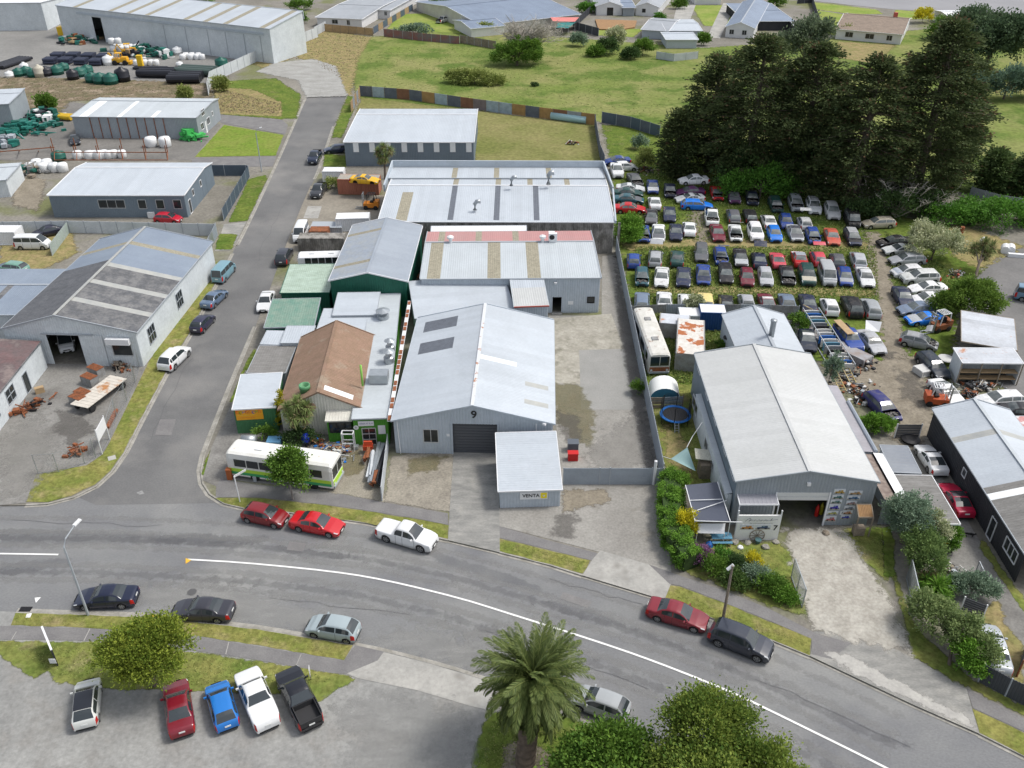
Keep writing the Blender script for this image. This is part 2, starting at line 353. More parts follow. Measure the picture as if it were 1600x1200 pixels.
# painted lines
ribbon('centre_line', [(293, 874), (400, 881), (560, 899), (700, 930), (800, 960), (950, 1008), (1050, 1044), (1150, 1085), (1250, 1133), (1385, 1200), (1500, 1262)], .17, .024, m_white, off=-.08)
ribbon('centre_line', [(-200, 863), (0, 865), (91, 866.5)], .17, .024, m_white, off=-.08)
sheet('painted_arrow', [(290, 872), (299, 875), (290, 881)], m_yel, .028); sheet('painted_triangle', [(54, 934), (64, 933), (56, 942)], m_white, .02)
sheet('yellow_kerb_mark', [(236, 960), (252, 961), (252, 965), (238, 964)], m_yel, Z(4))
sheet('road_mark', [(213, 770), (222, 766), (226, 772), (218, 773)], mat('faded_paint', (.30, .30, .29), (.2, .2, .2), sc=6, famt=.1), .012)
sheet('white_cover', [(42, 959), (50, 958), (47, 965), (40, 965)], m_white, Z(5))
# south verge, path, lawn
sheet('grass_verge', [(25, 957), (137, 961), (225, 964), (300, 972), (400, 983), (475, 996), (551, 1009), (537, 1031), (400, 1008), (290, 990), (130, 980), (17, 977)], m_grass, Z(1), jit=.05)
sheet('footpath', [(-200, 978), (17, 978), (130, 981), (290, 991), (400, 1009), (537, 1032), (555, 1008), (600, 1018), (590, 1032), (540, 1053), (520, 1052), (400, 1031), (300, 1016), (150, 1001), (0, 999), (-200, 998)], m_path, Z(2))
for a, b in (((25, 987), (17, 1000)), ((140, 982), (130, 1002)), ((305, 993), (297, 1013)), ((357, 1003), (352, 1022)), ((470, 1022), (462, 1040))): ribbon('path_joint', [a, b], .06, Z(3), m_conc)
patch('lawn', [(-60, 1003), (0, 1002), (150, 1003), (300, 1018), (400, 1033), (545, 1056), (553, 1063), (520, 1080), (498, 1098), (460, 1085), (370, 1083), (260, 1078), (200, 1077), (90, 1067), (75, 1047), (54, 1062), (30, 1045), (0, 1024), (-60, 1000)], m_grass_s, Z(1), .3, .25)
patch('lawn', [(765, 1118), (748, 1150), (738, 1190), (730, 1260), (1000, 1290), (1130, 1260), (1060, 1200), (960, 1150), (880, 1118), (820, 1100)], m_lush_s, Z(2), .35, .3)
patch('bare_earth', [(790, 1165), (830, 1155), (860, 1180), (850, 1230), (785, 1230)], m_dirt_s, Z(3), .5, .3)
sheet('crossing', [(552, 1009), (587, 1016), (675, 1038), (750, 1061), (818, 1087), (775, 1112), (735, 1103), (650, 1078), (560, 1060), (541, 1052)], m_conc, Z(1))
patch('worn_asphalt', [(500, 1110), (600, 1080), (720, 1110), (740, 1180), (700, 1260), (520, 1230), (560, 1150)], MC['worn_pale'], Z(2), 2, .5)
# north verges and paths
sheet('grass_verge', [(337, 778), (400, 778), (450, 783), (537, 793), (650, 811), (701, 821), (700, 842), (640, 829), (560, 815), (450, 800), (385, 794), (350, 786)], m_grass, Z(1), jit=.05)
sheet('footpath', [(338, 760), (345, 748), (400, 757), (497, 765), (597, 784), (700, 802), (700, 820), (650, 810), (537, 792), (450, 782), (400, 777), (337, 777)], m_path, Z(2))
sheet('footpath', [(780, 822), (860, 845), (940, 866), (925, 876), (860, 859), (780, 840)], m_path, Z(2))
sheet('grass_verge', [(780, 841), (922, 876), (911, 896), (860, 882), (779, 861)], m_grass, Z(1), jit=.05)
sheet('crossing', [(925, 875), (938, 860), (1014, 882), (1052, 903), (1038, 938), (1020, 932), (910, 899)], m_conc, Z(2))
sheet('grass_verge', [(1044, 914), (1062, 916), (1120, 938), (1200, 970), (1268, 998), (1265, 1024), (1205, 999), (1112, 964), (1038, 936)], m_grass, Z(1), jit=.05)
sheet('footpath', [(1014, 882), (1062, 899), (1125, 920), (1200, 950), (1272, 988), (1330, 1005), (1300, 1030), (1268, 1022), (1268, 998), (1200, 969), (1120, 937), (1062, 915), (1046, 912)], m_path, Z(3))
sheet('crossing', [(1272, 986), (1345, 990), (1425, 1026), (1510, 1075), (1530, 1146), (1425, 1100), (1340, 1060), (1266, 1025)], m_conc2, Z(2))
patch('worn_concrete', [(1285, 1020), (1320, 1020), (1420, 1075), (1510, 1120), (1520, 1138), (1425, 1095), (1330, 1050)], mat('pale_conc_s', (.43, .42, .385), (.33, .32, .3), sc=.8, fine=5, famt=.15, soft=True), Z(4), .5, .3)
sheet('footpath', [(1510, 1075), (1600, 1122), (1700, 1172), (1690, 1190), (1600, 1143), (1520, 1106)], m_path, Z(3))
sheet('grass_verge', [(1520, 1107), (1600, 1145), (1700, 1195), (1700, 1234), (1600, 1180), (1532, 1146)], m_grass, Z(1), jit=.05)
patch('grass_strip', [(1395, 880), (1420, 960), (1440, 990), (1520, 1062), (1620, 1112), (1620, 1128), (1510, 1073), (1425, 1025), (1412, 960), (1395, 905)], m_grass_s, Z(5), .35, .25)
patch('grass_strip', [(315, 742), (321, 718), (340, 684), (345, 686), (331, 716), (320, 745)], m_lush_s, Z(1), .15, .2)
patch('grass_strip', [(359, 628), (378, 580), (396, 545), (401, 547), (388, 585), (367, 628)], m_lush_s, Z(1), .15, .2)
# yards
sheet('concrete_driveway', [(709, 706), (779, 706), (781, 863), (700, 844), (703, 790)], m_conc2, Z(3))
patch('gravel_yard', [(612, 712), (710, 707), (703, 800), (600, 783)], mat('yard_gravel_soft', (.30, .275, .225), (.22, .20, .165), sc=.5, fine=5, famt=.3, soft=True, bump=.4), Z(2), .3, .3)
patch('dirt', [(640, 715), (700, 712), (680, 735), (640, 742)], m_moss, Z(4), .8, .3)
patch('gravel_yard', [(497, 765), (540, 715), (560, 690), (604, 690), (600, 784)], mat('cobble_gravel', (.31, .285, .235), (.235, .215, .17), sc=.7, fine=7, famt=.3, soft=True, bump=.6), Z(2), .3, .3)
patch('weeds', [(535, 715), (560, 700), (570, 735), (545, 745), (520, 740)], m_moss, Z(4), .6, .3)
sheet('side_yard', [(345, 748), (338, 760), (316, 750), (330, 700), (362, 630), (384, 578), (540, 690), (520, 740), (495, 764)], m_yard, Z(1))
sheet('drive_yard', [(857, 493), (940, 493), (941, 400), (962, 398), (1030, 735), (1050, 900), (935, 862), (780, 822), (780, 795), (880, 765), (862, 600)], mat('drive_surface', (.30, .29, .265), (.23, .22, .20), rough=.95, sc=.25, fine=5, famt=.2, bump=.4, c3=(.19, .175, .15), c3sc=.3, c3w=(.58, .72)), Z(1))
sheet('concrete_slab', [(860, 498), (955, 490), (975, 545), (905, 547), (907, 600), (862, 598)], mat('slab', (.38, .36, .31), (.28, .265, .22), sc=.4, fine=3, famt=.2, c3=(.20, .19, .15), c3sc=.5, c3w=(.55, .68)), Z(2))
sheet('asphalt_patch', [(905, 547), (975, 545), (985, 600), (990, 640), (908, 640)], mat('patch_a', (.25, .25, .235), (.29, .285, .27), sc=.4, fine=6, famt=.12), Z(3))
patch('mud', [(862, 600), (905, 600), (930, 650), (925, 700), (900, 690), (866, 655)], m_moss, Z(4), .9, .3)
patch('mud', [(866, 640), (900, 650), (912, 690), (880, 690)], m_dark_s, Z(5), .9, .3)
patch('mud', [(880, 765), (945, 765), (955, 785), (900, 795), (880, 800)], m_dirt_s, Z(4), .6, .3)
patch('mud', [(870, 805), (900, 803), (895, 845), (865, 840)], m_dark_s, Z(5), .9, .3)
patch('dark_stain_shade', [(960, 400), (985, 500), (1028, 733), (1010, 733), (985, 610), (965, 500)], m_dark_s, Z(6), .7, .3)  # soft shade beside the tall fence, painted on the drive as a dark band
patch('pale_gravel_strip', [(922, 700), (1000, 640), (1015, 720), (985, 735), (925, 735)], mat('driveg', (.30, .29, .265), (.24, .23, .21), sc=.6, fine=5, famt=.15, soft=.7), Z(4), 2, .4)
# right-hand gallery drive
patch('gravel_drive', [(1225, 826), (1318, 826), (1345, 865), (1385, 930), (1425, 1022), (1345, 1003), (1270, 985), (1250, 920)], m_pale_s, Z(6), 1.0, .3)
patch('lawn', [(1218, 850), (1235, 860), (1258, 925), (1262, 965), (1215, 950), (1060, 890), (1060, 850), (1140, 845)], m_grass_s, Z(5), .5, .3)
patch('lawn', [(1290, 828), (1380, 822), (1385, 905), (1350, 880), (1320, 860)], m_grass_s, Z(5), .6, .3)
patch('lawn', [(1378, 822), (1395, 822), (1400, 900), (1382, 900)], m_lush_s, Z(7), .3, .25)
patch('garden_lawn', [(1012, 595), (1090, 590), (1120, 700), (1150, 780), (1062, 760), (1040, 735)], m_grass_s, Z(3), .3, .3)
patch('garden_lawn', [(988, 480), (1175, 480), (1100, 600), (1012, 600)], m_lush_s, Z(3), .4, .4)
patch('bare_earth', [(1035, 660), (1075, 690), (1080, 740), (1045, 720)], m_dry_s, Z(5), 1.2, .4)
sheet('driveway', [(1395, 745), (1470, 742), (1545, 870), (1620, 960), (1620, 1130), (1560, 1080), (1500, 960), (1470, 880), (1400, 800)], m_yard, Z(2))
patch('lawn', [(1535, 838), (1560, 880), (1620, 960), (1620, 985), (1590, 940), (1530, 855)], m_grass_s, Z(4), .3, .3)
patch('dry_grass', [(1510, 965), (1560, 940), (1570, 975), (1600, 1010), (1600, 1090), (1560, 1060)], m_dry_s, Z(5), .5, .3)
# wrecking yard
patch('yard_grass', [(940, 195), (1150, 205), (1360, 330), (1480, 350), (1560, 390), (1500, 470), (1480, 640), (1450, 660), (1270, 560), (1240, 490), (988, 478), (962, 375), (955, 250)], m_lush_s, Z(1), 1.2, .6)
patch('dry_track', [(972, 380), (1100, 370), (1250, 378), (1370, 378), (1380, 390), (1250, 391), (1100, 384), (985, 392)], m_dry_s, Z(3), 1.2, .5)
patch('dry_track', [(1010, 446), (1200, 448), (1365, 452), (1370, 464), (1200, 460), (1010, 457)], m_dry_s, Z(3), 1.2, .5)
patch('dry_track', [(1085, 318), (1110, 322), (1108, 375), (1088, 378), (1078, 345)], m_dirt_s, Z(4), 1.5, .5)
patch('dirt_track', [(1352, 360), (1375, 365), (1392, 420), (1402, 480), (1415, 530), (1425, 600), (1450, 650), (1390, 650), (1370, 600), (1378, 545), (1372, 470), (1362, 420)], m_dirt_s, Z(4), 1.4, .5)
patch('dirt_track', [(1380, 560), (1440, 555), (1470, 640), (1440, 700), (1400, 690), (1390, 640), (1300, 600), (1320, 560)], m_dirt_s, Z(5), 1.4, .5)
patch('dark_stain_shade', [(1375, 545), (1400, 550), (1396, 562), (1370, 558)], m_dark_s, Z(7), .8, .4); patch('dark_stain_shade', [(1400, 575), (1440, 590), (1450, 640), (1410, 620)], m_dark_s, Z(7), 1.8, .4)
sheet('turning_yard', [(1600, 385), (1570, 395), (1520, 440), (1500, 470), (1525, 560), (1600, 640), (1760, 640), (1760, 385)], mat('rear_asphalt', (.19, .185, .18), (.14, .138, .135), sc=.15, fine=4, famt=.15), Z(2))
patch('dry_grass', [(1500, 350), (1600, 385), (1570, 400), (1530, 420), (1490, 400), (1470, 360)], m_dry_s, Z(3), 1.2, .5)
# fields
patch('field', [(560, 60), (700, 45), (900, 60), (1100, 75), (1300, 60), (1450, 45), (1800, 80), (1800, 400), (1600, 330), (1500, 300), (1100, 250), (1050, 200), (930, 190), (560, 155), (548, 120)], m_field, Z(1), 1.5, 1.2)
patch('field', [(565, 152), (930, 195), (945, 255), (742, 255), (742, 200), (540, 225)], m_field2, Z(2), .6, .6)
patch('dry_bank', [(395, 100), (450, 70), (500, 45), (580, 58), (560, 90), (548, 150), (530, 148), (520, 110), (460, 88), (420, 108)], m_dry_s, Z(3), 1.5, .8)
patch('gravel_turnaround', [(400, 112), (430, 98), (490, 92), (525, 103), (543, 150), (478, 152), (465, 125)], mat('turn_gravel', (.36, .36, .34), (.28, .275, .255), sc=.25, fine=2.5, famt=.18, soft=.95, stretch=(1, 2, 1)), Z(4), .8, .5)
patch('grass_strip', [(543, 150), (560, 152), (535, 215), (518, 215), (530, 180)], m_lush_s, Z(4), .6, .4)
patch('grass_strip', [(507, 240), (540, 243), (541, 262), (505, 260)], m_lush_s, Z(4), .3, .4)
sheet('lawn', [(305, 245), (350, 195), (443, 211), (431, 243)], mat('bright_grass', (0.144, 0.222, 0.032), (0.198, 0.234, 0.053), sc=.3, fine=2, famt=.3, **GR), Z(3), jit=.06)
patch('bank', [(334, 128), (380, 125), (430, 122), (470, 148), (463, 185), (440, 186), (335, 178)], m_lush_s, Z(2), .8, .5)
patch('dry_scrub', [(334, 135), (395, 140), (440, 160), (440, 182), (336, 178)], m_dry_s, Z(3), .8, .5)
sheet('driveway', [(335, 178), (440, 187), (450, 195), (446, 210), (345, 192)], m_path, Z(4)); sheet('driveway', [(300, 247), (432, 244), (426, 260), (300, 262)], m_path, Z(3))
patch('grass_strip', [(357, 347), (389, 280), (415, 273), (417, 280), (386, 345)], m_lush_s, Z(3), .25, .4); patch('grass_strip', [(336, 390), (344, 365), (371, 366), (362, 390)], m_lush_s, Z(3), .25, .4)
sheet('grass_verge', [(41, 784), (75, 784), (113, 774), (148, 757), (173, 735), (193, 706), (220, 653), (260, 578), (298, 515), (330, 453), (352, 409), (322, 409), (310, 427), (275, 492), (229, 572), (200, 628), (175, 683), (160, 710), (135, 727), (57, 741)], m_grass, Z(1), jit=.06)
sheet('crossing', [(350, 350), (336, 392), (362, 391), (385, 347)], m_conc2, Z(1))
sheet('yard', [(-200, 792), (0, 789), (40, 786), (57, 740), (135, 727), (160, 710), (175, 683), (229, 572), (-200, 560)], m_yard, Z(1))
patch('dark_stain_shade', [(90, 640), (130, 650), (150, 670), (110, 700), (85, 670)], m_dark_s, Z(3), 1.0, .3)
patch('pale_wear', [(0, 690), (60, 640), (80, 700), (50, 770), (0, 780)], mat('wear2', (.29, .28, .26), (.24, .235, .215), sc=.6, fine=5, famt=.15, soft=.6), Z(3), 2.5, .5)
sheet('industrial_yard', [(-400, 30), (90, 30), (430, 60), (410, 85), (325, 135), (250, 135), (0, 122), (-400, 110)], mat('ind_asphalt', (.25, .245, .23), (.185, .182, .172), sc=.08, fine=2, famt=.15), Z(1))
patch('scrub_bank', [(-100, 118), (100, 122), (330, 130), (335, 152), (110, 158), (90, 180), (-100, 175)], m_scrub, Z(3), 1.5, .8)
sheet('industrial_yard', [(-200, 175), (115, 160), (330, 190), (345, 195), (300, 250), (-200, 250)], mat('ind_asphalt2', (.20, .19, .175), (.14, .135, .125), sc=.12, fine=2.5, famt=.2), Z(2))
patch('dry_grass', [(0, 352), (110, 352), (120, 395), (60, 425), (0, 428)], m_dry_s, Z(3), 1, .5)
patch('dry_grass', [(20, 275), (72, 280), (60, 330), (20, 320)], m_dirt_s, Z(3), 1, .5)
sheet('forecourt', [(485, 290), (520, 305), (600, 305), (590, 345), (545, 360), (520, 385), (452, 395), (440, 400), (470, 325)], mat('forecourt_s', (.27, .245, .2), (.21, .19, .155), sc=.3, fine=3, famt=.2), Z(2))
sheet('concrete_pad', [(481, 322), (503, 322), (497, 341), (474, 341)], m_conc, Z(3))
# far streets and lawns among the houses
sheet('far_street', [(1180, -30), (1260, 0), (1330, 8), (1400, 15), (1600, 22), (1800, 30), (1800, -60), (1180, -60)], mat('far_asphalt', (.27, .27, .28), (.23, .23, .24), sc=.05, famt=.08), Z(2))
BG_ = mat('bright_lawn', (0.180, 0.257, 0.047), (0.264, 0.292, 0.084), sc=.15, fine=1.5, famt=.2, soft=True, **GR)
for pl in ([(625, 22), (700, 20), (725, 30), (722, 52), (605, 45)], [(1268, 3), (1370, 15), (1380, 22), (1330, 22), (1270, 14)], [(1400, 15), (1450, 20), (1450, 30), (1395, 30)], [(1080, 8), (1200, 8), (1200, 45), (1100, 40)], [(930, 45), (1005, 45), (990, 58), (930, 55)], [(1270, 15), (1330, 24), (1330, 60), (1280, 50)]):
    patch('far_lawn', pl, BG_, Z(4), .8, .7)
patch('dry_lawn', [(1310, 65), (1400, 70), (1370, 100), (1310, 90)], m_dry_s, Z(6), 1, .7)
sheet('far_driveway', [(1060, 0), (1090, 0), (1075, 40), (1050, 40)], m_conc, Z(5)); sheet('far_driveway', [(1130, 5), (1150, 5), (1125, 60), (1105, 58)], m_conc, Z(5))
sheet('far_driveway', [(715, 22), (760, 5), (790, 5), (740, 40)], m_conc, Z(5))
# ============================================================ BUILDINGS
def roofm(name, c, c2=None, **k): return mat(name, c, c2, rough=k.pop('rough', .45), sc=k.pop('sc', .25), fine=k.pop('fine', 3), famt=k.pop('famt', .05), var=k.pop('var', .035), spec=.45, **k)
m_zinc = roofm('roof_white_zinc', (.465, .505, .545), (.43, .47, .51), c3=(.405, .44, .475), c3sc=.13, c3w=(.52, .7)); m_zinc2 = roofm('roof_pale_zinc', (.47, .51, .535), (.43, .465, .485))
m_cream = roofm('roof_off_white', (.485, .495, .49), (.45, .46, .45)); m_bluegrey = roofm('roof_blue_grey', (.23, .275, .335), (.20, .24, .30))
m_bluegrey2 = roofm('roof_grey_steel', (.30, .335, .38), (.26, .295, .34)); m_redroof = roofm('roof_red_paint', (.46, .215, .205), (.42, .235, .22))
m_greenroof = roofm('roof_green_paint', (.13, .25, .195), (.21, .29, .23), sc=1.2, fine=5, famt=.15); m_palegreen = roofm('roof_faded_green', (.40, .50, .42), (.30, .38, .30), sc=.8, famt=.12, stretch=(1, 4, 1))
m_skyl = mat('skylight_lichen', (.33, .305, .23), (.25, .23, .17), rough=.7, sc=2.5, fine=8, famt=.3); m_skylb = roofm('skylight_dark', (.13, .145, .17), (.10, .11, .13), sc=2)
m_skylg = roofm('skylight_grey', (.40, .40, .37), (.33, .34, .33), sc=1); m_skyw = roofm('skylight_white', (.80, .82, .82))
m_asb = mat('fibro_roof_grey', (.105, .108, .115), (.175, .175, .175), rough=.9, sc=.8, fine=4, famt=.25, thr=(.42, .6), var=.08); m_asb2 = mat('fibro_roof_shaded', (.095, .10, .11), (.13, .135, .145), rough=.9, sc=1, fine=4, famt=.18, var=.06)  # second fibro is a darker copy: the garage's left-slope shade put into colour
m_brownroof = mat('roof_brown_tin', (.225, .15, .10), (.265, .17, .12), rough=.85, sc=1.2, fine=6, famt=.14, var=.05, c3=(.29, .225, .165), c3sc=.5, c3w=(.58, .7))
m_rustroof = mat('roof_rusty_maroon', (.16, .10, .10), (.12, .105, .105), rough=.9, sc=.4, fine=4, famt=.2, var=.06, c3=(.20, .16, .15), c3sc=.4)
m_rust = mat('rust', (.30, .10, .04), (.17, .07, .035), rough=.9, sc=2.5, fine=8, famt=.3); m_rustzinc = mat('rusty_zinc', (.50, .53, .57), (.44, .46, .49), rough=.6, sc=.7, fine=4, famt=.1, var=.12, c3=(.40, .18, .09), c3sc=.45, c3w=(.58, .66))
m_shingle = mat('felt_roof', (.225, .22, .21), (.175, .17, .16), rough=.95, sc=.8, fine=5, famt=.15, var=.05, stretch=(1, 3, 1)); m_stripe = mat('roof_red_white', (.62, .60, .60), (.50, .24, .23), rough=.7, sc=1.2, thr=(.46, .54), famt=.1)
m_housebl = roofm('roof_house_blue', (.20, .25, .33), (.17, .21, .28)); m_housegr = roofm('roof_house_grey', (.33, .35, .375), (.28, .30, .32)); m_housebr = mat('roof_house_brown', (.21, .165, .13), (.26, .205, .16), rough=.9, sc=.6, fine=2, famt=.18)
m_wgrey = mat('wall_pale_blue', (.455, .505, .555), (.41, .46, .505), rough=.6, sc=.5, fine=3, famt=.06); m_wwhite = mat('wall_white_paint', (.62, .66, .68), (.54, .58, .60), rough=.7, sc=.5, fine=3, famt=.1)
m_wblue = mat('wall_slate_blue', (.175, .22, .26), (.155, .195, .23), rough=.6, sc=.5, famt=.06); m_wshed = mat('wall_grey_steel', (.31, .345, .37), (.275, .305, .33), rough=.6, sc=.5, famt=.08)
m_wgreen = mat('wall_bottle_green', (.012, .115, .075), (.01, .09, .06), rough=.6, sc=.6, famt=.08); m_wlime = mat('wall_bright_green', (.075, .27, .028), (.06, .22, .025), rough=.7, sc=.8, famt=.12)
m_wshop = mat('wall_shop_green', (.06, .19, .08), (.045, .15, .065), rough=.7, sc=.8, famt=.12); m_block = mat('concrete_block', (.30, .285, .26), (.15, .14, .125), rough=.95, sc=1.1, fine=5, famt=.25, thr=(.45, .6), stretch=(1, 1, .5))
m_wdark = mat('wall_charcoal', (.045, .046, .052), (.035, .036, .04), rough=.8, famt=.1); m_wbeige = mat('wall_cream', (.60, .59, .53), (.52, .50, .45), rough=.8, famt=.1)
m_whouse = mat('wall_house_white', (.70, .70, .69), (.64, .64, .64), rough=.8, famt=.04); m_trim = plain('trim_white', (.72, .73, .74), .5); m_trimg = plain('trim_grey', (.36, .39, .42), .5)
m_frame = plain('frame_aluminium', (.55, .57, .58), .4, metal=.3); m_glass = plain('window_glass', (.02, .026, .03), .06, spec=.6, famt=0); m_dark = plain('dark_opening', (.012, .012, .014), .9)
m_rdoor = plain('roller_door_grey', (.085, .09, .10), .5, famt=.05); m_rdoorw = plain('roller_door_white', (.60, .61, .60), .5); m_redcap = plain('red_cap', (.45, .10, .07), .6); m_black = plain('black_plastic', (.014, .014, .016), .5)
m_steel = mat('galvanised', (.42, .45, .47), (.36, .39, .41), rough=.4, metal=.6, sc=2, famt=.08); m_timber = mat('weathered_timber', (.30, .25, .19), (.20, .17, .135), rough=.9, sc=2, fine=6, famt=.2, var=.12); m_wood = mat('new_timber', (.42, .30, .17), (.34, .24, .135), rough=.85, sc=2, famt=.15, var=.1)
m_wood2 = mat('ply_door', (.34, .20, .09), (.26, .15, .07), rough=.8, sc=1.5, famt=.12)

SHC = {}
def sheet_mesh(l, w, m, ribs=3, h=.014, th=.0):
    key = (round(l, 2), round(w, 3), m.name, ribs, h)
    if key in SHC: return SHC[key]
    xs = [0.0]; zs = [0.0]; p = w/ribs
    for i in range(ribs):
        x0 = i*p
        for dx, z in ((.30, 0), (.42, h), (.58, h), (.70, 0)): xs.append(x0+p*dx); zs.append(z)
    xs.append(w); zs.append(0)
    n = len(xs); vs = [(xs[i], 0, zs[i]) for i in range(n)]+[(xs[i], l, zs[i]) for i in range(n)]
    me = mesh('sheet_mesh', vs, [(i, i+1, i+1+n, i+n) for i in range(n-1)], m); SHC[key] = me; return me
def slope(parent, A, B, C, m, w=.8, special=None, name='roof_sheet', ribs=3, h=.014, up=None):
    """roof plane: sheets side by side along A->B, each running from that line down to C's distance; special = {index or range: (material, t0, t1, name)}"""
    A, B, C = Vector(A), Vector(B), Vector(C); U = (B-A); LU = U.length; U.normalize(); V = C-A; V = V-U*V.dot(U); lv = V.length; V.normalize()
    Nn = U.cross(V)
    if (Nn.z < 0) if up is None else (Nn.dot(up) < 0): A, B = B, A; U = -U; Nn = -Nn; flip = True
    else: flip = False
    n = max(1, round(LU/w)); ww = LU/n; off = WO[parent.name]
    for i in range(n):
        k = n-1-i if flip else i; q = A+U*(ww*i)-off; t = (k+.5)/n; mm = m(t) if callable(m) else m; segs = [(0, lv, mm, name)]
        for (a, b, ms, t0, t1) in (special or []):
            if a <= t < b:
                segs = []
                if t0 > 0: segs.append((0, lv*t0, mm, name))
                segs.append((lv*t0, lv*t1, ms, 'skylight_sheet'))
                if t1 < 1: segs.append((lv*t1, lv, mm, name))
        for s0, s1, ms, nm in segs:
            M4 = Matrix((( U.x, V.x, Nn.x, 0), (U.y, V.y, Nn.y, 0), (U.z, V.z, Nn.z, 0), (0, 0, 0, 1)))
            pos = q+V*s0; M4.translation = pos
            put(nm, sheet_mesh(s1-s0, ww, ms, ribs, h), parent, mtx=M4)
def wall(parent, A, B, zA, zB=None, apex=None, m=None, ops=(), ribs=.28, h=.025, z0=LZ, sheets=0.0, name='wall', inside=None):
    """clad wall from A to B seen from its right-hand side; heights zA, zB, optional apex (distance share, z); openings (x0, x1, z0, z1) in metres from A"""
    A = Vector((A[0], A[1], 0)); B = Vector((B[0], B[1], 0)); U = B-A; Lw = U.length; U.normalize(); Nn = Vector((U.y, -U.x, 0)); zB = zA if zB is None else zB
    def top(x):
        t = x/Lw
        if apex:
            a, za = apex
            return zA+(za-zA)*t/a if t < a else za+(zB-za)*(t-a)/(1-a)
        return zA+(zB-zA)*t
    xs = {0.0, Lw}
    if apex: xs.add(apex[0]*Lw)
    prof = {}
    if ribs:
        n = max(1, round(Lw/ribs)); p = Lw/n
        for i in range(n):
            for dx, z in ((.15, 0), (.3, h), (.7, h), (.85, 0)): x = (i+dx)*p; xs.add(x); prof[x] = z
    for o in ops: xs.add(max(0, o[0])); xs.add(min(Lw, o[1]))
    xs = sorted(xs); groups = {}
    def off(x):
        if x in prof: return prof[x]
        i = 0
        return 0.0
    for a, b in zip(xs[:-1], xs[1:]):
        if b-a < 1e-4: continue
        mid = (a+b)/2; segs = [(z0, None)]
        for o in ops:
            if o[0] <= mid <= o[1]:
                new = []
                for s0, s1 in segs:
                    new.append((s0, o[2]+z0)) if o[2] > .01 else None
                    new.append((o[3]+z0, s1))
                segs = new
        g = int(mid/sheets) if sheets else 0
        mb = groups.setdefault(g, MB())
        pa = A+U*a+Nn*off(a); pb = A+U*b+Nn*off(b)
        for s0, s1 in segs:
            ta = top(a) if s1 is None else s1; tb = top(b) if s1 is None else s1
            if ta-s0 < .01 and tb-s0 < .01: continue
            mb.add([(pa.x, pa.y, s0), (pb.x, pb.y, s0), (pb.x, pb.y, tb), (pa.x, pa.y, ta)], [(0, 1, 2, 3)])
    for mb in groups.values():
        if mb.v: mb.obj('wall_sheet' if sheets else name, m, parent)
    return A, U, Nn
def window(parent, A, U, Nn, x0, x1, z0, z1, bars=1, m=None, hbars=0, name='window', z=LZ, glass=None):
    """frame with a pane behind it, standing in an opening of the wall"""
    A = Vector((A.x, A.y, z)); up = Vector((0, 0, 1)); f = MB(); q = lambda x, zz, d=0: A+U*x+up*zz+Nn*d
    e = .03; w = .07
    f.beam(q(x0, z0, e), q(x1, z0, e), .09, w, up=up); f.beam(q(x0, z1, e), q(x1, z1, e), .09, w, up=up)
    f.beam(q(x0, z0, e), q(x0, z1, e), w, .09, up=Nn); f.beam(q(x1, z0, e), q(x1, z1, e), w, .09, up=Nn)
    for i in range(1, bars): x = x0+(x1-x0)*i/bars; f.beam(q(x, z0, e), q(x, z1, e), .05, .06, up=Nn)
    for i in range(1, hbars): zz = z0+(z1-z0)*i/hbars; f.beam(q(x0, zz, e), q(x1, zz, e), .06, .05, up=up)
    o = f.obj(name, m or m_frame, parent)
    obj('pane', [q(x0, z0), q(x1, z0), q(x1, z1), q(x0, z1)], [(0, 1, 2, 3)], glass or m_glass, o); return o
def roller(parent, A, U, Nn, x0, x1, z0, z1, m, d=-.12, sl=.3, name='roller_door'):
    mb = MB(); n = max(1, int((z1-z0)/sl)); A = Vector((A.x, A.y, LZ)); up = Vector((0, 0, 1))
    for i in range(n):
        a = z0+(z1-z0)*i/n; b = z0+(z1-z0)*(i+1)/n
        mb.beam(A+U*x0+up*((a+b)/2)+Nn*d, A+U*x1+up*((a+b)/2)+Nn*d, .06, (b-a)*.86, up=up)
    mb.add([A+U*x0+up*z0+Nn*(d-.01), A+U*x1+up*z0+Nn*(d-.01), A+U*x1+up*z1+Nn*(d-.01), A+U*x0+up*z1+Nn*(d-.01)], [(0, 1, 2, 3)])
    o = mb.obj(name, m, parent); return o
def plate(parent, A, U, Nn, x0, x1, z0, z1, m, name='sign', d=.05, th=.03, z=LZ):
    A = Vector((A.x, A.y, z)); up = Vector((0, 0, 1)); mb = MB()
    mb.beam(A+U*x0+up*((z0+z1)/2)+Nn*d, A+U*x1+up*((z0+z1)/2)+Nn*d, th, z1-z0, up=up); return mb.obj(name, m, parent)
def text(s, size, origin, U, upv, m, parent=None, name='lettering', align='CENTER', shear=0.0, sx=1.0, bold=.0):
    cu = bpy.data.curves.new(name, 'FONT'); cu.body = s; cu.size = size; cu.align_x = align; cu.align_y = 'CENTER'; cu.extrude = .008; cu.shear = shear; cu.offset = bold
    tmp = bpy.data.objects.new('t', cu); me = bpy.data.meshes.new_from_object(tmp); bpy.data.objects.remove(tmp); bpy.data.curves.remove(cu)
    me.materials.clear(); me.materials.append(m); o = bpy.data.objects.new(name, me); COL.objects.link(o)
    U = U.normalized(); upv = upv.normalized(); n = U.cross(upv); off = WO[parent.name] if parent else Vector((0, 0, 0))
    M4 = Matrix(((U.x*sx, upv.x, n.x, 0), (U.y*sx, upv.y, n.y, 0), (U.z*sx, upv.z, n.z, 0), (0, 0, 0, 1))); M4.translation = Vector(origin)-off
    if parent: o.parent = parent
    o.matrix_basis = M4; return o
class Gable: pass
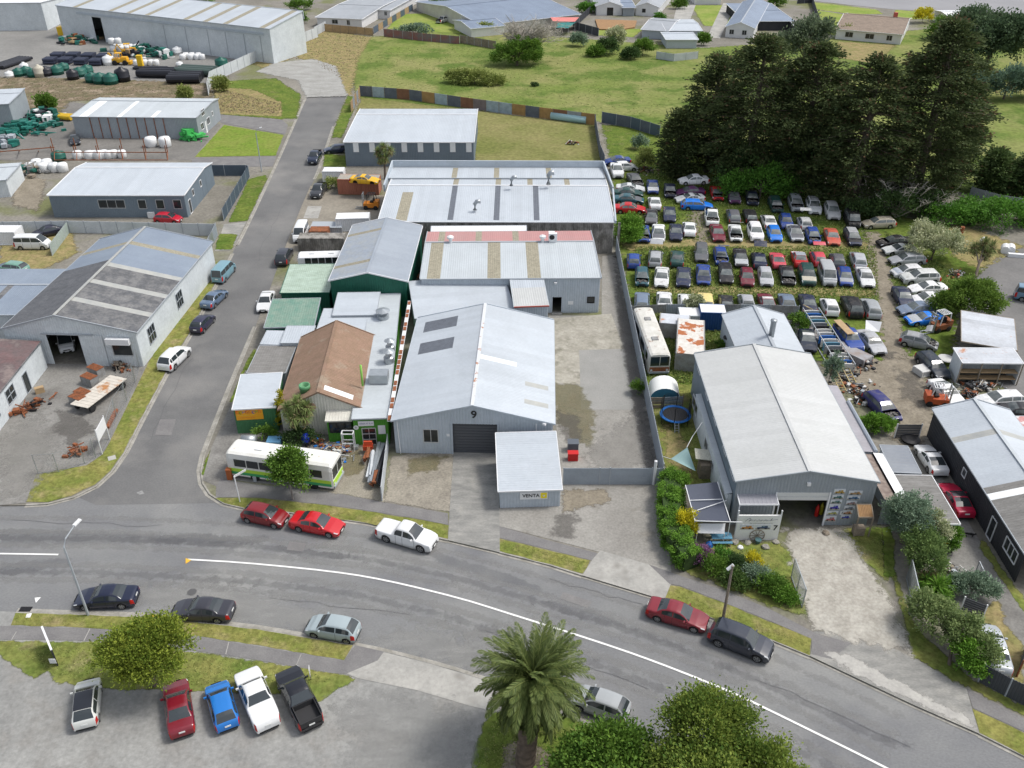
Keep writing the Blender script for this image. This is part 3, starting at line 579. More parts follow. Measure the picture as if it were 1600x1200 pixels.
def gable(label, cat, O, Wp, Lp, he, apex_y=None, hr=None, roof=m_zinc, roof2=None, wallm=m_wgrey, sw=.8, over=.2, spec1=None, spec2=None, walls='abcd', ops=None, sheets=0.0,
          ridge=.5, cap=m_trimg, name='shed', ribs=3, wribs=.28, z0=LZ, gutter=None, he2=None, endover=.12, group=None):
    """O, Wp: the eave corners of the gable end towards the viewer (pixels at height he); Lp: a far eave corner. Walls: a = gable end O-W, b = side at W, c = far end, d = side at O.
       slope 1 is on O's side, slope 2 on W's; sheets are numbered from the near end to the far end"""
    g = Gable(); he2 = he if he2 is None else he2
    o = P(*O, he); w = P(*Wp, he2); l = P(*Lp, he); o.z = w.z = l.z = 0
    U = (w-o); Wd = U.length; U.normalize(); V = Vector((-U.y, U.x, 0))
    if (l-o).dot(V) < 0: V = -V
    Ld = abs((l-o).dot(V))
    if hr is None: m_ = o+U*Wd*ridge; hr = height_at(m_.x, m_.y, apex_y)
    root = thing(name, label, cat, ((o+w)/2+V*Ld/2).to_tuple()[:2]+(z0,), group); g.root = root
    z = lambda v, h: Vector((v.x, v.y, h))
    r0, r1 = z(o+U*Wd*ridge, hr), z(o+U*Wd*ridge+V*Ld, hr)
    slope(root, r0, r1, z(o, he), roof, sw, spec1, ribs=ribs); slope(root, r0, r1, z(w, he2), roof2 or roof, sw, spec2, ribs=ribs)
    mb = MB(); mb.beam(r0+Vector((0, 0, .05)), r1+Vector((0, 0, .05)), .34, .05); mb.obj('ridge_cap', cap, root)
    for q in (0, 1):
        for p_, h_ in ((o, he), (w, he2)): mb = MB(); mb.beam(z(p_+V*(Ld*q), h_), r0+V*Ld*q, .1, .16); mb.obj('barge_board', gutter or cap, root)
    for c, hh in ((o, he), (w, he2)):
        mb = MB(); mb.beam(z(c, hh-.06), z(c+V*Ld, hh-.06), .14, .12); mb.obj('gutter', gutter or cap, root)
    oi = o+U*over+V*endover; wi = w-U*over+V*endover; of = oi+V*(Ld-2*endover); wf = wi+V*(Ld-2*endover)
    dz = (hr-he)*over/(Wd*ridge); dz2 = (hr-he2)*over/(Wd*(1-ridge)); ops = ops or {}
    ccw = U.cross(V).z > 0
    g.o, g.w, g.U, g.V, g.W, g.L, g.he, g.hr, g.of, g.wf, g.oi, g.wi = o, w, U, V, Wd, Ld, he, hr, of, wf, oi, wi
    def do(k, a, b, za, zb, ap=None):
        if k not in walls: return None
        if not ccw: a, b, za, zb = b, a, zb, za; ap = (1-ap[0], ap[1]) if ap else None
        g.__dict__['w'+k] = wall(root, a, b, za-.02, zb-.02, ap, wallm.get(k) if isinstance(wallm, dict) else wallm, ops.get(k, ()), wribs, sheets=sheets if k in 'ab' else 0, z0=z0)
    rr = (Wd*ridge-over)/(Wd-2*over)
    do('a', oi, wi, he+dz, he2+dz2, (rr, hr-.02)); do('b', wi, wf, he2+dz2, he2+dz2); do('c', wf, of, he2+dz2, he+dz, (1-rr, hr-.02)); do('d', of, oi, he+dz, he+dz)
    return g
def skillion(label, cat, A, B, C, hA, hC, roof=m_zinc, wallm=m_wgrey, sw=.8, special=None, walls='abcd', ops=None, name='lean_to', z0=LZ, over=.12, hB=None, along='AB', parent=None, edge=m_trimg, sheets=0.0, group=None, wribs=.28):
    """single-pitch roof: A, B near edge pixels at height hA, C far-left pixel at height hC; sheets run from the AB edge to the far edge (or across it)"""
    a = P(*A, hA); b = P(*B, hA); c = P(*C, hC); U = (b-a); U.z = 0; Wd = U.length; U.normalize(); V = Vector((-U.y, U.x, 0))
    d = (c-a).dot(V)
    if d < 0: V = -V; d = -d
    z = lambda v, h: Vector((v.x, v.y, h)); c = z(a+V*d, hC); dd = z(b+V*d, hC); g = Gable()
    root = parent or thing(name, label, cat, ((a+b)/2+V*d/2).to_tuple()[:2]+(z0,), group); g.root = root
    if along == 'AB': slope(root, a, b, c, roof, sw, special)
    else: slope(root, a, c, b, roof, sw, special)
    mb = MB(); [mb.beam(p-Vector((0, 0, .05)), q-Vector((0, 0, .05)), .07, .14) for p, q in ((a, b), (b, dd), (dd, c), (c, a))]; mb.obj('fascia', edge, root)
    ai, bi = a+U*over+V*over, b-U*over+V*over; ci, di = a+U*over+V*(d-over), b-U*over+V*(d-over); ops = ops or {}; ccw = U.cross(V).z > 0
    sl = (hC-hA)/d
    for k, p, q, zp, zq in (('a', ai, bi, hA, hA), ('b', bi, di, hA, hC), ('c', di, ci, hC, hC), ('d', ci, ai, hC, hA)):
        if k in walls:
            if not ccw: p, q, zp, zq = q, p, zq, zp
            g.__dict__['w'+k] = wall(root, p, q, zp-.03, zq-.03, None, wallm, ops.get(k, ()), wribs, sheets=sheets if k == 'a' else 0, z0=z0)
    g.a, g.b, g.c, g.U, g.V, g.W, g.L = a, b, c, U, V, Wd, d; return g

def ink_strokes(parent, O, U, x0, x1, z0, z1, m, name='lettering'):
    rr = random.Random(int(x1*100)); mb = MB(); x = x0; up = Vector((0, 0, 1)); Nn = Vector((U.y, -U.x, 0)); t = (z1-z0)*.17
    while x < x1:
        w = (z1-z0)*rr.uniform(.4, .7); h = z1 if rr.random() < .35 else z0+(z1-z0)*.7
        mb.beam(O+U*x+up*z0, O+U*x+up*h, t, .01, up=Nn)
        if rr.random() < .8: mb.beam(O+U*x+up*h, O+U*(x+w)+up*(h if rr.random() < .5 else z0), t, .01, up=Nn)
        if rr.random() < .6: mb.beam(O+U*(x+w)+up*z0, O+U*(x+w)+up*(z0+(h-z0)*.9), t, .01, up=Nn)
        x += w*1.7 if rr.random() > .15 else w*2.8
    return mb.obj(name, m, parent)
# ---- number 9: the white workshop in the middle
w9 = gable('large pale workshop with the number 9 over its dark roller door', 'workshop', (611, 658), (867, 663), (639, 496), 3.9, apex_y=634, name='workshop', sheets=.84,
  spec1=[(.79, .91, m_skylb, .38, .86), (.575, .695, m_skylb, .38, .86)], spec2=[(.43, .47, m_skyw, 0, .5), (.265, .31, m_skylg, .62, .92), (.105, .15, m_skylg, .62, .92)],
  ops={'a': [(5.55, 9.75, 0, 3.55), (2.75, 4.15, 1.35, 2.85)]}, cap=mat('cap_rusty', (.60, .62, .64), (.42, .22, .14), rough=.7, sc=1.5, thr=(.58, .64), famt=.05), gutter=m_wgrey)
A, U, Nn = w9.wa
roller(w9.root, A, U, Nn, 5.55, 9.75, 0, 3.55, m_rdoor, -.25)
window(w9.root, A, U, Nn, 2.75, 4.15, 1.35, 2.85, 2); plate(w9.root, A, U, Nn, 4.95, 5.25, 2.1, 2.4, m_trim, 'notice')
mb = MB(); mb.beam(A+U*5.45+Vector((0, 0, LZ))+Nn*.05, A+U*5.45+Vector((0, 0, LZ+3.6))+Nn*.05, .12, .1, up=Nn); mb.beam(A+U*9.85+Vector((0, 0, LZ))+Nn*.05, A+U*9.85+Vector((0, 0, LZ+3.6))+Nn*.05, .12, .1, up=Nn); mb.obj('door_frame', m_wgrey, w9.root)
text('9', 1.15, A+U*7.6+Nn*.06+Vector((0, 0, 4.75)), U, Vector((0, 0, 1)), m_black, w9.root, 'number', bold=.02)
for x in (.35, 13.4):
    mb = MB(); mb.tube([A+U*x+Nn*.12+Vector((0, 0, 3.9)), A+U*(x+.1)+Nn*.12+Vector((0, 0, .15))], .05, 6); mb.obj('downpipe', m_trim, w9.root)
mb = MB(); mb.beam(A+U*14.0+Nn*.1+Vector((0, 0, 3.95)), A+U*14.3+Nn*.3+Vector((0, 0, 3.95)), .2); mb.obj('flood_light', m_trim, w9.root)
# little office in front of it with the sale sign
an = skillion('small pale office block under a ribbed white roof beside the roller door', 'office', (778, 768), (879, 765), (776, 676), 2.15, 3.55, m_zinc, m_wgrey, .8, along='AC', name='office_annex', over=.18, edge=m_trim, sheets=.84)
A, U, Nn = an.wa
plate(an.root, A, U, Nn, 1.75, 4.2, .95, 1.75, m_trim, 'sign_board', .06)
tA = A+Nn*.09; up = Vector((0, 0, 1))
text('VENTA', .5, tA+U*2.72+up*(LZ+1.36), U, up, m_black, an.root, 'lettering', sx=.95, bold=.008)
mb = MB(); mb.beam(tA+U*3.58+up*(LZ+1.36), tA+U*4.12+up*(LZ+1.36), .02, .6, up=up); mb.obj('sign_badge', plain('badge_yellow', (.85, .70, .02), .6), an.root)
text('v', .45, tA+Nn*.02+U*3.85+up*(LZ+1.36), U, up, m_trim, an.root, 'logo', bold=.015)
# red-and-white roofed building behind
def yridge(label, cat, FL, FR, BL, he, ridge_y, rshare, roof, roof2, wallm, name='workshop', spec1=None, spec2=None, ops=None, sw=.8, sheets=0.0, walls='abcd', cap=m_trimg, heb=None, over=.15, group=None, z0=LZ, gutter=None):
    """building whose ridge runs across the view: FL, FR front eave corners, BL back-left eave corner"""
    a = P(*FL, he); b = P(*FR, he); heb = he if heb is None else heb; c = P(*BL, heb); U = b-a; U.z = 0; Wd = U.length; U.normalize(); V = Vector((-U.y, U.x, 0)); D = (c-a).dot(V)
    z = lambda v, h: Vector((v.x, v.y, h)); m_ = a+U*Wd*.5+V*D*rshare; hr = height_at(m_.x, m_.y, ridge_y); g = Gable()
    root = thing(name, label, cat, (a+U*Wd/2+V*D/2).to_tuple()[:2]+(z0,), group); g.root = root
    r0, r1 = z(a+V*D*rshare, hr), z(b+V*D*rshare, hr)
    slope(root, r0, r1, a, roof, sw, spec1); slope(root, r0, r1, z(a+V*D, heb), roof2, sw, spec2)
    mb = MB(); mb.beam(r0+Vector((0, 0, .05)), r1+Vector((0, 0, .05)), .3, .05); mb.obj('ridge_cap', cap, root)
    mb = MB(); mb.beam(a-Vector((0, 0, .06)), b-Vector((0, 0, .06)), .14, .13); mb.obj('gutter', gutter or cap, root)
    for e in (a, b):
        for p_, q_ in ((e, z(e+V*D*rshare, hr)), (z(e+V*D*rshare, hr), z(e+V*D, heb))): mb = MB(); mb.beam(p_, q_, .1, .16); mb.obj('barge_board', gutter or cap, root)
    ai, bi, ci, di = a+U*over+V*over, b-U*over+V*over, a+U*over+V*(D-over), b-U*over+V*(D-over); ops = ops or {}
    for k, p, q, zp, zq, ap in (('a', ai, bi, he, he, None), ('b', bi, di, he, heb, (rshare, hr-.03)), ('c', di, ci, heb, heb, None), ('d', ci, ai, heb, he, (1-rshare, hr-.03))):
        if k in walls: g.__dict__['w'+k] = wall(root, p, q, zp-.03, zq-.03, ap, wallm.get(k, m_wgrey) if isinstance(wallm, dict) else wallm, ops.get(k, ()), .28, sheets=sheets if k == 'a' else 0, z0=z0)
    g.a, g.b, g.c, g.U, g.V, g.W, g.L, g.hr, g.r0, g.r1 = a, b, c, U, V, Wd, D, hr, r0, r1; return g
mid = yridge('long shed with pale front roof, red back roof and brown skylight strips', 'workshop', (656, 436), (940, 434), (672, 362), 4.9, 378, .70, m_zinc2, m_redroof, m_wgrey,
  spec1=[(.045, .105, m_skyl, 0, 1), (.375, .43, m_skyl, 0, 1), (.61, .66, m_skyl, 0, 1)], spec2=[(.06, .11, m_skyl, 0, 1), (.29, .34, m_skyl, 0, 1), (.52, .56, m_skyl, 0, 1), (.74, .77, m_skyw, 0, 1)], ops={'a': [(15.85, 16.95, 0, 2.15), (20.1, 20.95, 1.35, 2.15)]}, sheets=.84)
A, U, Nn = mid.wa
window(mid.root, A, U, Nn, 20.1, 20.95, 1.35, 2.15, 1, m_black); plate(mid.root, A, U, Nn, 17.75, 18.4, 1.15, 1.6, m_trim, 'notice')
mb = MB(); mb.box(A+U*16.4+Nn*.3+Vector((0, 0, LZ+.06)), (1.3, .7, .12)); mb.obj('doorstep', m_conc2, mid.root)
mb = MB(); mb.beam(A+U*16.0+Nn*.25+up*4.3, A+U*16.3+Nn*.25+up*4.3, .3, .2); mb.obj('flood_light', m_trim, mid.root)
for x in (.15, .695):   # roof vents on the ridge
    q = mid.r0.lerp(mid.r1, x); mb = MB(); mb.lathe(q, [(.22, -.2), (.22, .5), (.42, .55), (.42, .8), (.15, .95)], 14); mb.obj('roof_vent', m_trim, mid.root)
q = mid.r0.lerp(mid.r1, .755)
mb = MB(); mb.box(q+Vector((0, -.1, .75)), (1.1, .5, .95)); mb.box(q+Vector((0, -.1, .15)), (.9, .4, .3)); o = mb.obj('heat_pump', m_trim, mid.root)
mb = MB(); mb.lathe(q+Vector((-.12, -.37, .75)), [(.34, -.01), (.34, .01)], 18, axis='Y'); mb.obj('fan_grille', m_black, o)
lo = skillion('low white flat-roofed link between the two workshops', 'lean-to', (648, 498), (805, 485), (657, 438), 3.4, 4.2, m_zinc, m_wgrey, .8, name='link_building', along='AC', walls='ad')
lo2 = skillion('narrow white box-roofed porch standing above the link building', 'porch', (803, 480), (858, 478), (804, 427), 4.2, 4.9, lambda t: m_zinc, m_wgrey, .8, name='porch', special=[(0, 1, m_cream, 0, .55)], walls='abd', edge=m_zinc2)
mb = MB(); a_, b_ = P(803, 480, 4.2), P(858, 478, 4.2); mb.beam(a_+Vector((0, -.05, .02)), b_+Vector((0, -.05, .02)), .1, .14); mb.obj('red_gutter', m_redcap, lo2.root)
# white gutter box between
lb = skillion('narrow white steel canopy behind the red roof', 'canopy', (673, 362), (823, 361), (676, 353), 4.3, 4.7, m_trim, m_wwhite, .8, name='canopy', walls='a')
# ---- the big white shed
big = yridge('largest white shed, parapet behind and dark skylight strips in front', 'shed', (590, 346), (961, 347), (600, 268), 4.8, 290, .62, m_zinc, m_zinc, {'a': m_block, 'b': m_wgrey, 'd': m_wgrey, 'c': m_wgrey}, 'big_shed',
  spec1=[(.085, .11, m_skyl, .2, .98), (.285, .31, m_skylb, 0, .96), (.495, .52, m_skylb, 0, .96), (.65, .675, m_skylb, 0, .96)], spec2=[(.30, .325, m_skyl, 0, .9), (.495, .52, m_skyl, 0, .9), (.645, .67, m_skyl, 0, .9), (.81, .83, m_skyl, 0, .7)], cap=m_trim)
A, U, Nn = big.wa
mb = MB()
for i in range(1, 12): mb.beam(A+U*(i*3.0)+Nn*.06+up*LZ, A+U*(i*3.0)+Nn*.06+up*4.7, .35, .15, up=Nn)
mb.obj('pier', m_block, big.root)
# rear bay with parapet
rb = yridge('white rear bay of the big shed, ringed by a steel parapet', 'shed', (606, 278), (945, 278), (618, 257), 5.3, 262, .8, m_zinc, m_zinc, m_wgrey, 'shed_bay', spec1=[(.29, .315, m_skyl, 0, 1), (.49, .515, m_skyl, 0, 1), (.72, .745, m_skyl, 0, 1)], walls='abd')
mb = MB(); q1, q2, q3, q4 = P(600, 289, 5.4), P(613, 251, 6.2), P(943, 252, 6.2), P(958, 292, 5.4)
for a_, b_ in ((q1, q2), (q2, q3), (q3, q4)): mb.beam(a_-up*.5, b_-up*.5, .22, 1.1)
mb.beam(q4-up*.4, P(962, 347, 4.85), .22, .4); mb.obj('parapet', m_wgrey, rb.root)
def bent_vent(base, h, parent, m=m_steel, r=.28, side=1, name='roof_vent'):
    b = Vector(base); mb = MB(); mb.tube([b-up*.3, b+up*h, b+up*(h+.35)+Vector((.25*side, 0, 0)), b+up*(h+.4)+Vector((.8*side, 0, 0))], [r, r, r, r*1.15], 10); mb.obj(name, m, parent, smooth=True)
bent_vent(P(742, 325, 5.5), .6, big.root); bent_vent(P(799, 287, 6.2), .6, big.root); bent_vent(P(857, 285, 6.2), 1.1, big.root, r=.35)
# ---- blue shed with white window strips
bs = yridge('slate-blue shed with eight white translucent wall strips', 'shed', (536, 222), (741, 222), (549, 170), 4.4, 179, .78, m_zinc, m_zinc, m_wblue, 'shed', cap=m_trim, ops=None)
A, U, Nn = bs.wa
for i in range(8):
    x = 1.95+i*2.78
    plate(bs.root, A, U, Nn, x-.47, x+.47, 2.5, 4.3, m_skyw, 'wall_strip', .04)
# ---- green workshop
gw = gable('green-walled workshop with grey roof and rusty skylight strips', 'workshop', (513, 439), (637, 440), (546, 352), 4.9, apex_y=426, roof=roofm('roof_weathered_blue', (.30, .34, .40), (.33, .35, .36), sc=.9, famt=.12), roof2=m_bluegrey2, wallm=m_wgreen, name='workshop', spec1=[(.19, .235, m_skyl, 0, 1), (.46, .50, m_skyl, 0, 1), (.75, .79, m_skyl, 0, 1)], cap=m_bluegrey2, gutter=m_trim)
gl = skillion('low green lean-to with streaky pale green roof on the kerb side', 'lean-to', (437, 458), (515, 457), (452, 413), 2.9, 3.4, m_palegreen, m_wgreen, .8, name='lean_to', edge=m_wgreen)
gr2 = skillion('mid-green tin roofed shed nearest the side street', 'shed', (412, 512), (491, 510), (430, 467), 2.7, 3.2, m_greenroof, m_wgreen, .8, name='shed')
skillion('small white flat roof below the green roofed shed', 'lean-to', (406, 538), (440, 539), (413, 516), 2.5, 2.7, m_zinc, m_wwhite, .8, name='lean_to')
skillion('blue-white square roof left of the brown roofed house', 'lean-to', (438, 536), (484, 536), (446, 509), 2.9, 3.1, m_zinc, m_wwhite, .8, name='lean_to')
skillion('white ribbed low roof behind the brown roofed house', 'lean-to', (483, 548), (584, 548), (498, 482), 3.1, 3.4, m_zinc, m_wwhite, .8, name='lean_to', along='AC')
skillion('stepped white ribbed roof against the green gable wall', 'lean-to', (519, 493), (588, 492), (534, 457), 3.6, 3.9, m_zinc, m_wwhite, .8, name='lean_to', along='AC')
sr = skillion('long narrow shopfront wing with pale roof and bright green front', 'shop', (549, 655), (607, 653), (588, 459), 3.3, 3.3, m_zinc2, m_wlime, .8, name='shop_wing', along='AC', z0=LZ, ops={'a': [(.75, 2.05, 0, 2.0)]})
A, U, Nn = sr.wa
window(sr.root, A, U, Nn, .75, 2.05, .02, 2.0, 2, hbars=3, name='glass_door')
plate(sr.root, A, U, Nn, .45, 1.95, 2.3, 2.85, m_trim, 'sign_board', .06)
ink_strokes(sr.root, A+Nn*.09+up*LZ, U, .6, 1.8, 2.5, 2.68, plain('ink_grey', (.25, .24, .42), .7))
plate(sr.root, A, U, Nn, 2.3, 3.0, 1.3, 2.3, m_trim, 'notice_board', .06)
mb = MB(); mb.lathe(A+U*.22+Nn*.07+up*(LZ+2.15), [(.25, -.01), (.25, .01)], 18, axis='Y'); mb.obj('number_disc', m_trim, sr.root); text('71', .26, A+U*.22+Nn*.1+up*(LZ+2.15), U, up, m_black, sr.root, 'number')
# rusty edge beam of the wing
mb = MB(); a_, b_ = P(608, 657, 3.6), P(640, 470, 3.6)
for i in range(24):
    if i % 3 != 1 or i % 5 == 0: mb.beam(a_.lerp(b_, i/24), a_.lerp(b_, (i+.8)/24), .32, .1)
mb.obj('rusty_capping', m_rust, sr.root)
mb = MB(); mb.beam(a_-up*.06, b_-up*.06, .4, .12); mb.obj('parapet_capping', m_trim, sr.root)
# ---- brown roofed house
bh = gable('brown tin roofed house with a green chimney pot and lime flue', 'house', (434, 641), (567, 638), (462, 527), 3.2, apex_y=613, roof=m_brownroof, wallm=m_wbeige, name='house', cap=m_brownroof, spec2=[(.045, .10, m_skyw, .1, .75)])
q = P(477, 612, 4.3); mb = MB(); mb.lathe(q-up*.4, [(.5, 0), (.5, .8), (.55, .82), (.55, 1.2), (.42, 1.2), (.42, .8)], 20); mb.obj('chimney_pot', plain('pot_green', (.10, .28, .13), .5), bh.root, True)
q = P(566, 596, 4.2); mb = MB(); mb.tube([q-up*.5, q+up*1.9], .11, 10); mb.obj('flue', plain('flue_lime', (.22, .50, .08), .5), bh.root, True)
A, U, Nn = bh.wa
mb = MB(); mb.lathe(A+U*3.1+Nn*.06+up*3.5, [(.42, -.01), (.42, .01)], 18, axis='Y'); mb.obj('gable_emblem', plain('emblem', (.5, .35, .25), .8), bh.root)
# ---- green shop on the corner
cs = skillion('corner shop with white roof and dark green walls, orange sign', 'shop', (362, 640), (431, 636), (378, 585), 3.1, 3.3, m_zinc, m_wshop, .8, name='corner_shop', along='AC', edge=m_trim)
A, U, Nn = cs.wa
plate(cs.root, A, U, Nn, .15, 2.75, 1.65, 2.85, plain('sign_orange', (.85, .38, .02), .6), 'sign_board', .06)
for i, cc in enumerate(((.7, .08, .02), (.12, .30, .02), (.35, .25, .30), (.5, .06, .05), (.6, .15, .05), (.02, .07, .35), (.30, .32, .05), (.7, .15, .03))):
    mb = MB(); x = .3+i*.31; q = A+U*x+Nn*.085+up*(LZ+2.55); k = .16
    mb.beam(q-U*.08-up*k, q-U*.08+up*k, .07, .02, up=Nn); mb.beam(q-U*.08+up*k*(1, -1, 0, 1)[i % 4], q+U*.11+up*k*(1, -1, 0, 1)[i % 4], .07, .02, up=Nn); mb.beam(q+U*.1+up*k*(-1, 1, 1, -1)[i % 4], q+U*.1, .07, .02, up=Nn)
    mb.obj('letter', plain('ink_%d' % i, cc, .6), cs.root)
ink_strokes(cs.root, A+Nn*.085+up*LZ, U, .3, 1.9, 2.15, 2.27, plain('ink_pale', (.75, .6, .1), .7)); ink_strokes(cs.root, A+Nn*.085+up*LZ, U, .3, 1.9, 1.86, 1.98, plain('ink_rust', (.75, .22, .04), .7))
skillion('flat grey felt roof between the corner shop and brown house', 'lean-to', (385, 583), (446, 583), (405, 540), 2.5, 2.5, m_shingle, m_wshed, .8, name='lean_to')

lf_ = skillion('bright green shopfront bay with a wide black window', 'shop', (508, 658), (550, 657), (515, 641), 2.7, 3.0, m_wbeige, m_wlime, .8, name='window_bay', edge=m_wbeige, ops={'a': [(.2, 2.3, 1.15, 2.35)]})
window(lf_.root, *lf_.wa, .2, 2.3, 1.15, 2.35, 3, m_black)
# ---- gallery shed at number 7
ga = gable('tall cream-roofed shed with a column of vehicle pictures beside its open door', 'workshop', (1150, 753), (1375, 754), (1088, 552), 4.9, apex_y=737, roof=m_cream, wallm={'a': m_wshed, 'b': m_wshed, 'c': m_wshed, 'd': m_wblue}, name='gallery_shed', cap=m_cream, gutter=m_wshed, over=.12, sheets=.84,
   ops={'a': [(3.6, 7.9, 0, 3.6)]})
A, U, Nn = ga.wa
roller(ga.root, A, U, Nn, 3.6, 7.9, 2.75, 3.6, m_rdoorw, .02); mb = MB()
for x in (3.5, 8.0): mb.beam(A+U*x+up*LZ+Nn*.04, A+U*x+up*3.75+Nn*.04, .14, .1, up=Nn)
mb.obj('door_frame', m_trim, ga.root)
mb = MB(); mb.box(A+U*6.0+Nn*.12+up*4.7, (.3, .2, .3)); mb.obj('flood_light', m_trim, ga.root)
def vehicle_picture(parent, O, U, x, z, w, h, col, sky=(.6, .63, .66), gnd=(.33, .30, .24)):
    """printed board: pale sky, ground band and the silhouette of a machine"""
    Nn = Vector((U.y, -U.x, 0)); mb = MB(); q = lambda a, b, d=0: O+U*(x+a*w)+up*(z+b*h)+Nn*(.05+d)
    mb.beam(q(-.5, .5), q(.5, .5), .04, h, mi=0, up=up)
    R_ = lambda a0, b0, a1, b1, d, k: mb.add([q(a0, b0, d), q(a1, b0, d), q(a1, b1, d), q(a0, b1, d)], [(0, 1, 2, 3)], k)
    R_(-.48, .03, .48, .3, .023, 1); R_(-.38, .22, .3, .52, .026, 2); R_(-.1, .5, .3, .78, .026, 2); R_(.3, .2, .42, .42, .026, 2)
    for a in (-.28, .18): mb.add([q(a+.09*math.cos(t), .2+.13*math.sin(t), .029) for t in [i*math.pi/4 for i in range(8)]], [tuple(range(8))], 3)
    R_(-.04, .55, .12, .72, .029, 4)
    return mb.obj('picture_board', [plain('print_sky', sky, .5), plain('print_ground', gnd, .5), plain('print_%.2f_%.2f_%.2f' % col, col, .5), m_black, plain('print_window', (.2, .3, .36), .5)], parent)
B_ = A+up*LZ
for i, (z, c) in enumerate(((3.5, (.42, .27, .05)), (2.95, (.06, .14, .12)), (2.45, (.08, .16, .14)), (1.75, (.04, .03, .32)), (1.2, (.35, .36, .1)), (.45, (.42, .12, .12)))):
    vehicle_picture(ga.root, B_, U, 8.75-.04*i, z, .95, (.52, .45, .42, .62, .42, .6)[i], c)
for i, (z, c) in enumerate(((3.4, (.35, .22, .1)), (2.88, (.06, .13, .24)), (2.3, (.3, .2, .2)), (1.75, (.18, .19, .22)), (1.25, (.42, .20, .08)), (.75, (.05, .07, .42)))):
    vehicle_picture(ga.root, B_, U, 10.1-.06*i, z, (1.15, 1.1, .9, .9, .85, .85)[i], .44, c)
plate(ga.root, A, U, Nn, 9.25, 9.55, 1.2, 1.6, m_trim, 'number_board'); text('7', .36, A+U*9.4+Nn*.08+up*(LZ+1.4), U, up, m_black, ga.root, 'number')
# tan hood over the notice box
k = skillion('small brown timber canopy on posts in front of the gallery wall', 'canopy', (1342, 808), (1365, 808), (1338, 788), 2.3, 2.9, m_wood2, m_wood2, .4, name='timber_canopy', walls='', edge=m_timber)
mb = MB()
for p in (k.a, k.b): mb.beam(p-up*.05, Vector((p.x, p.y, LZ)), .1)
mb.obj('post', m_timber, k.root); mb = MB(); c_ = (k.a+k.b)/2; mb.box((c_.x-.2, c_.y+.3, LZ+.5), (.9, .6, .8)); mb.obj('chest', m_timber, k.root)
# two-storey side: white lower addition along the left wall
gs_o = thing('side_lean_to', 'long white lean-to wall along the left flank of the cream-roofed shed', 'lean-to', tuple((ga.o-ga.U*.6+ga.V*ga.L*.45)[:2])+(LZ,))
q0, q1 = ga.o-ga.U*.45+ga.V*.6, ga.o-ga.U*.45+ga.V*(ga.L-5)
gso = ((2.0, 3.0, 1.3, 2.0), (5.2, 6.2, 1.3, 2.1), (8.2, 9.4, 1.1, 2.2), (14, 16.5, 1.2, 2.4))
LW = (q1-q0).length; A, U, Nn = wall(gs_o, q1, q0, 3.1, m=m_wwhite, ops=[(LW-b_, LW-a_, c_, d_) for a_, b_, c_, d_ in gso])
for a_, b_, c_, d_ in gso: window(gs_o, A, U, Nn, LW-b_, LW-a_, c_, d_, 2)
wall(gs_o, q0, q0+ga.U*.5, 3.1, m=m_wwhite); wall(gs_o, q1+ga.U*.5, q1, 3.1, m=m_wwhite)
z3 = lambda v, h: Vector((v.x, v.y, h)); slope(gs_o, z3(q0+ga.U*.5, 3.2), z3(q1+ga.U*.5, 3.2), z3(q0-ga.U*.06, 3.12), m_zinc2, .8)
# upper windows of the left flank (frames on the slate wall)
A, U, Nn = ga.wd
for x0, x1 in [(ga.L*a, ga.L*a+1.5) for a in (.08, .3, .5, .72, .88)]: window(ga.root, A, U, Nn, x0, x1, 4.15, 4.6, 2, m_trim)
# sign wall number 7 with translucent canopy
sw = skillion('white roadside sign wall with the number 7 and a clear canopy behind', 'sign wall', (1156, 788), (1217, 788), (1152, 757), 3.3, 3.7, plain('clear_sheet', (.30, .30, .33), .25, spec=.6), m_trim, 1.25, name='sign_wall', walls='', edge=m_trim)
A0, B0 = P(1147, 843), P(1213, 843); U = (B0-A0).normalized(); Nn = Vector((U.y, -U.x, 0)); Lw = (B0-A0).length; mb = MB()
mb.beam(A0+up*1.35, B0+up*1.35, .12, 2.7, up=up); mb.obj('panel', plain('sign_white', (.74, .74, .73), .6), sw.root)
mb = MB()
for p in (A0, B0): mb.beam(p, p+up*3.2, .1)
for p in (sw.a, sw.b): mb.beam(p, Vector((p.x, p.y, LZ)), .08)
mb.obj('post', m_trim, sw.root)
ml = MB(); pts = [(.18, .0), (.23, .16), (.29, .24), (.3, .1), (.26, .0), (.33, .12), (.37, 0), (.41, .12), (.45, 0), (.5, .14), (.53, 0), (.57, .12), (.6, 0), (.66, .14), (.66, .0), (.7, .1), (.76, .02), (.8, .24), (.77, .04), (.84, .1), (.93, .13)]
pts = [A0+U*Lw*a+up*(2.1+b*1.4)+Nn*.08 for a, b in pts]; ml.tube(pts, .018, 4); ml.obj('script_lettering', plain('ink_script', (.16, .17, .17), .6), sw.root)
ink_strokes(sw.root, A0+Nn*.07, U, Lw*.3, Lw*.82, 1.83, 1.92, plain('ink_small', (.35, .36, .38), .6))
vehicle_picture(sw.root, A0+Nn*.02, U, Lw*.25, 1.2, Lw*.33, .52, (.5, .22, .05), (.35, .36, .36)); vehicle_picture(sw.root, A0+Nn*.02, U, Lw*.62, 1.2, Lw*.36, .52, (.05, .08, .16), (.42, .46, .66))
text('7', .75, A0+U*Lw*.91+Nn*.08+up*1.35, U, up, m_black, sw.root, 'number', bold=.01)
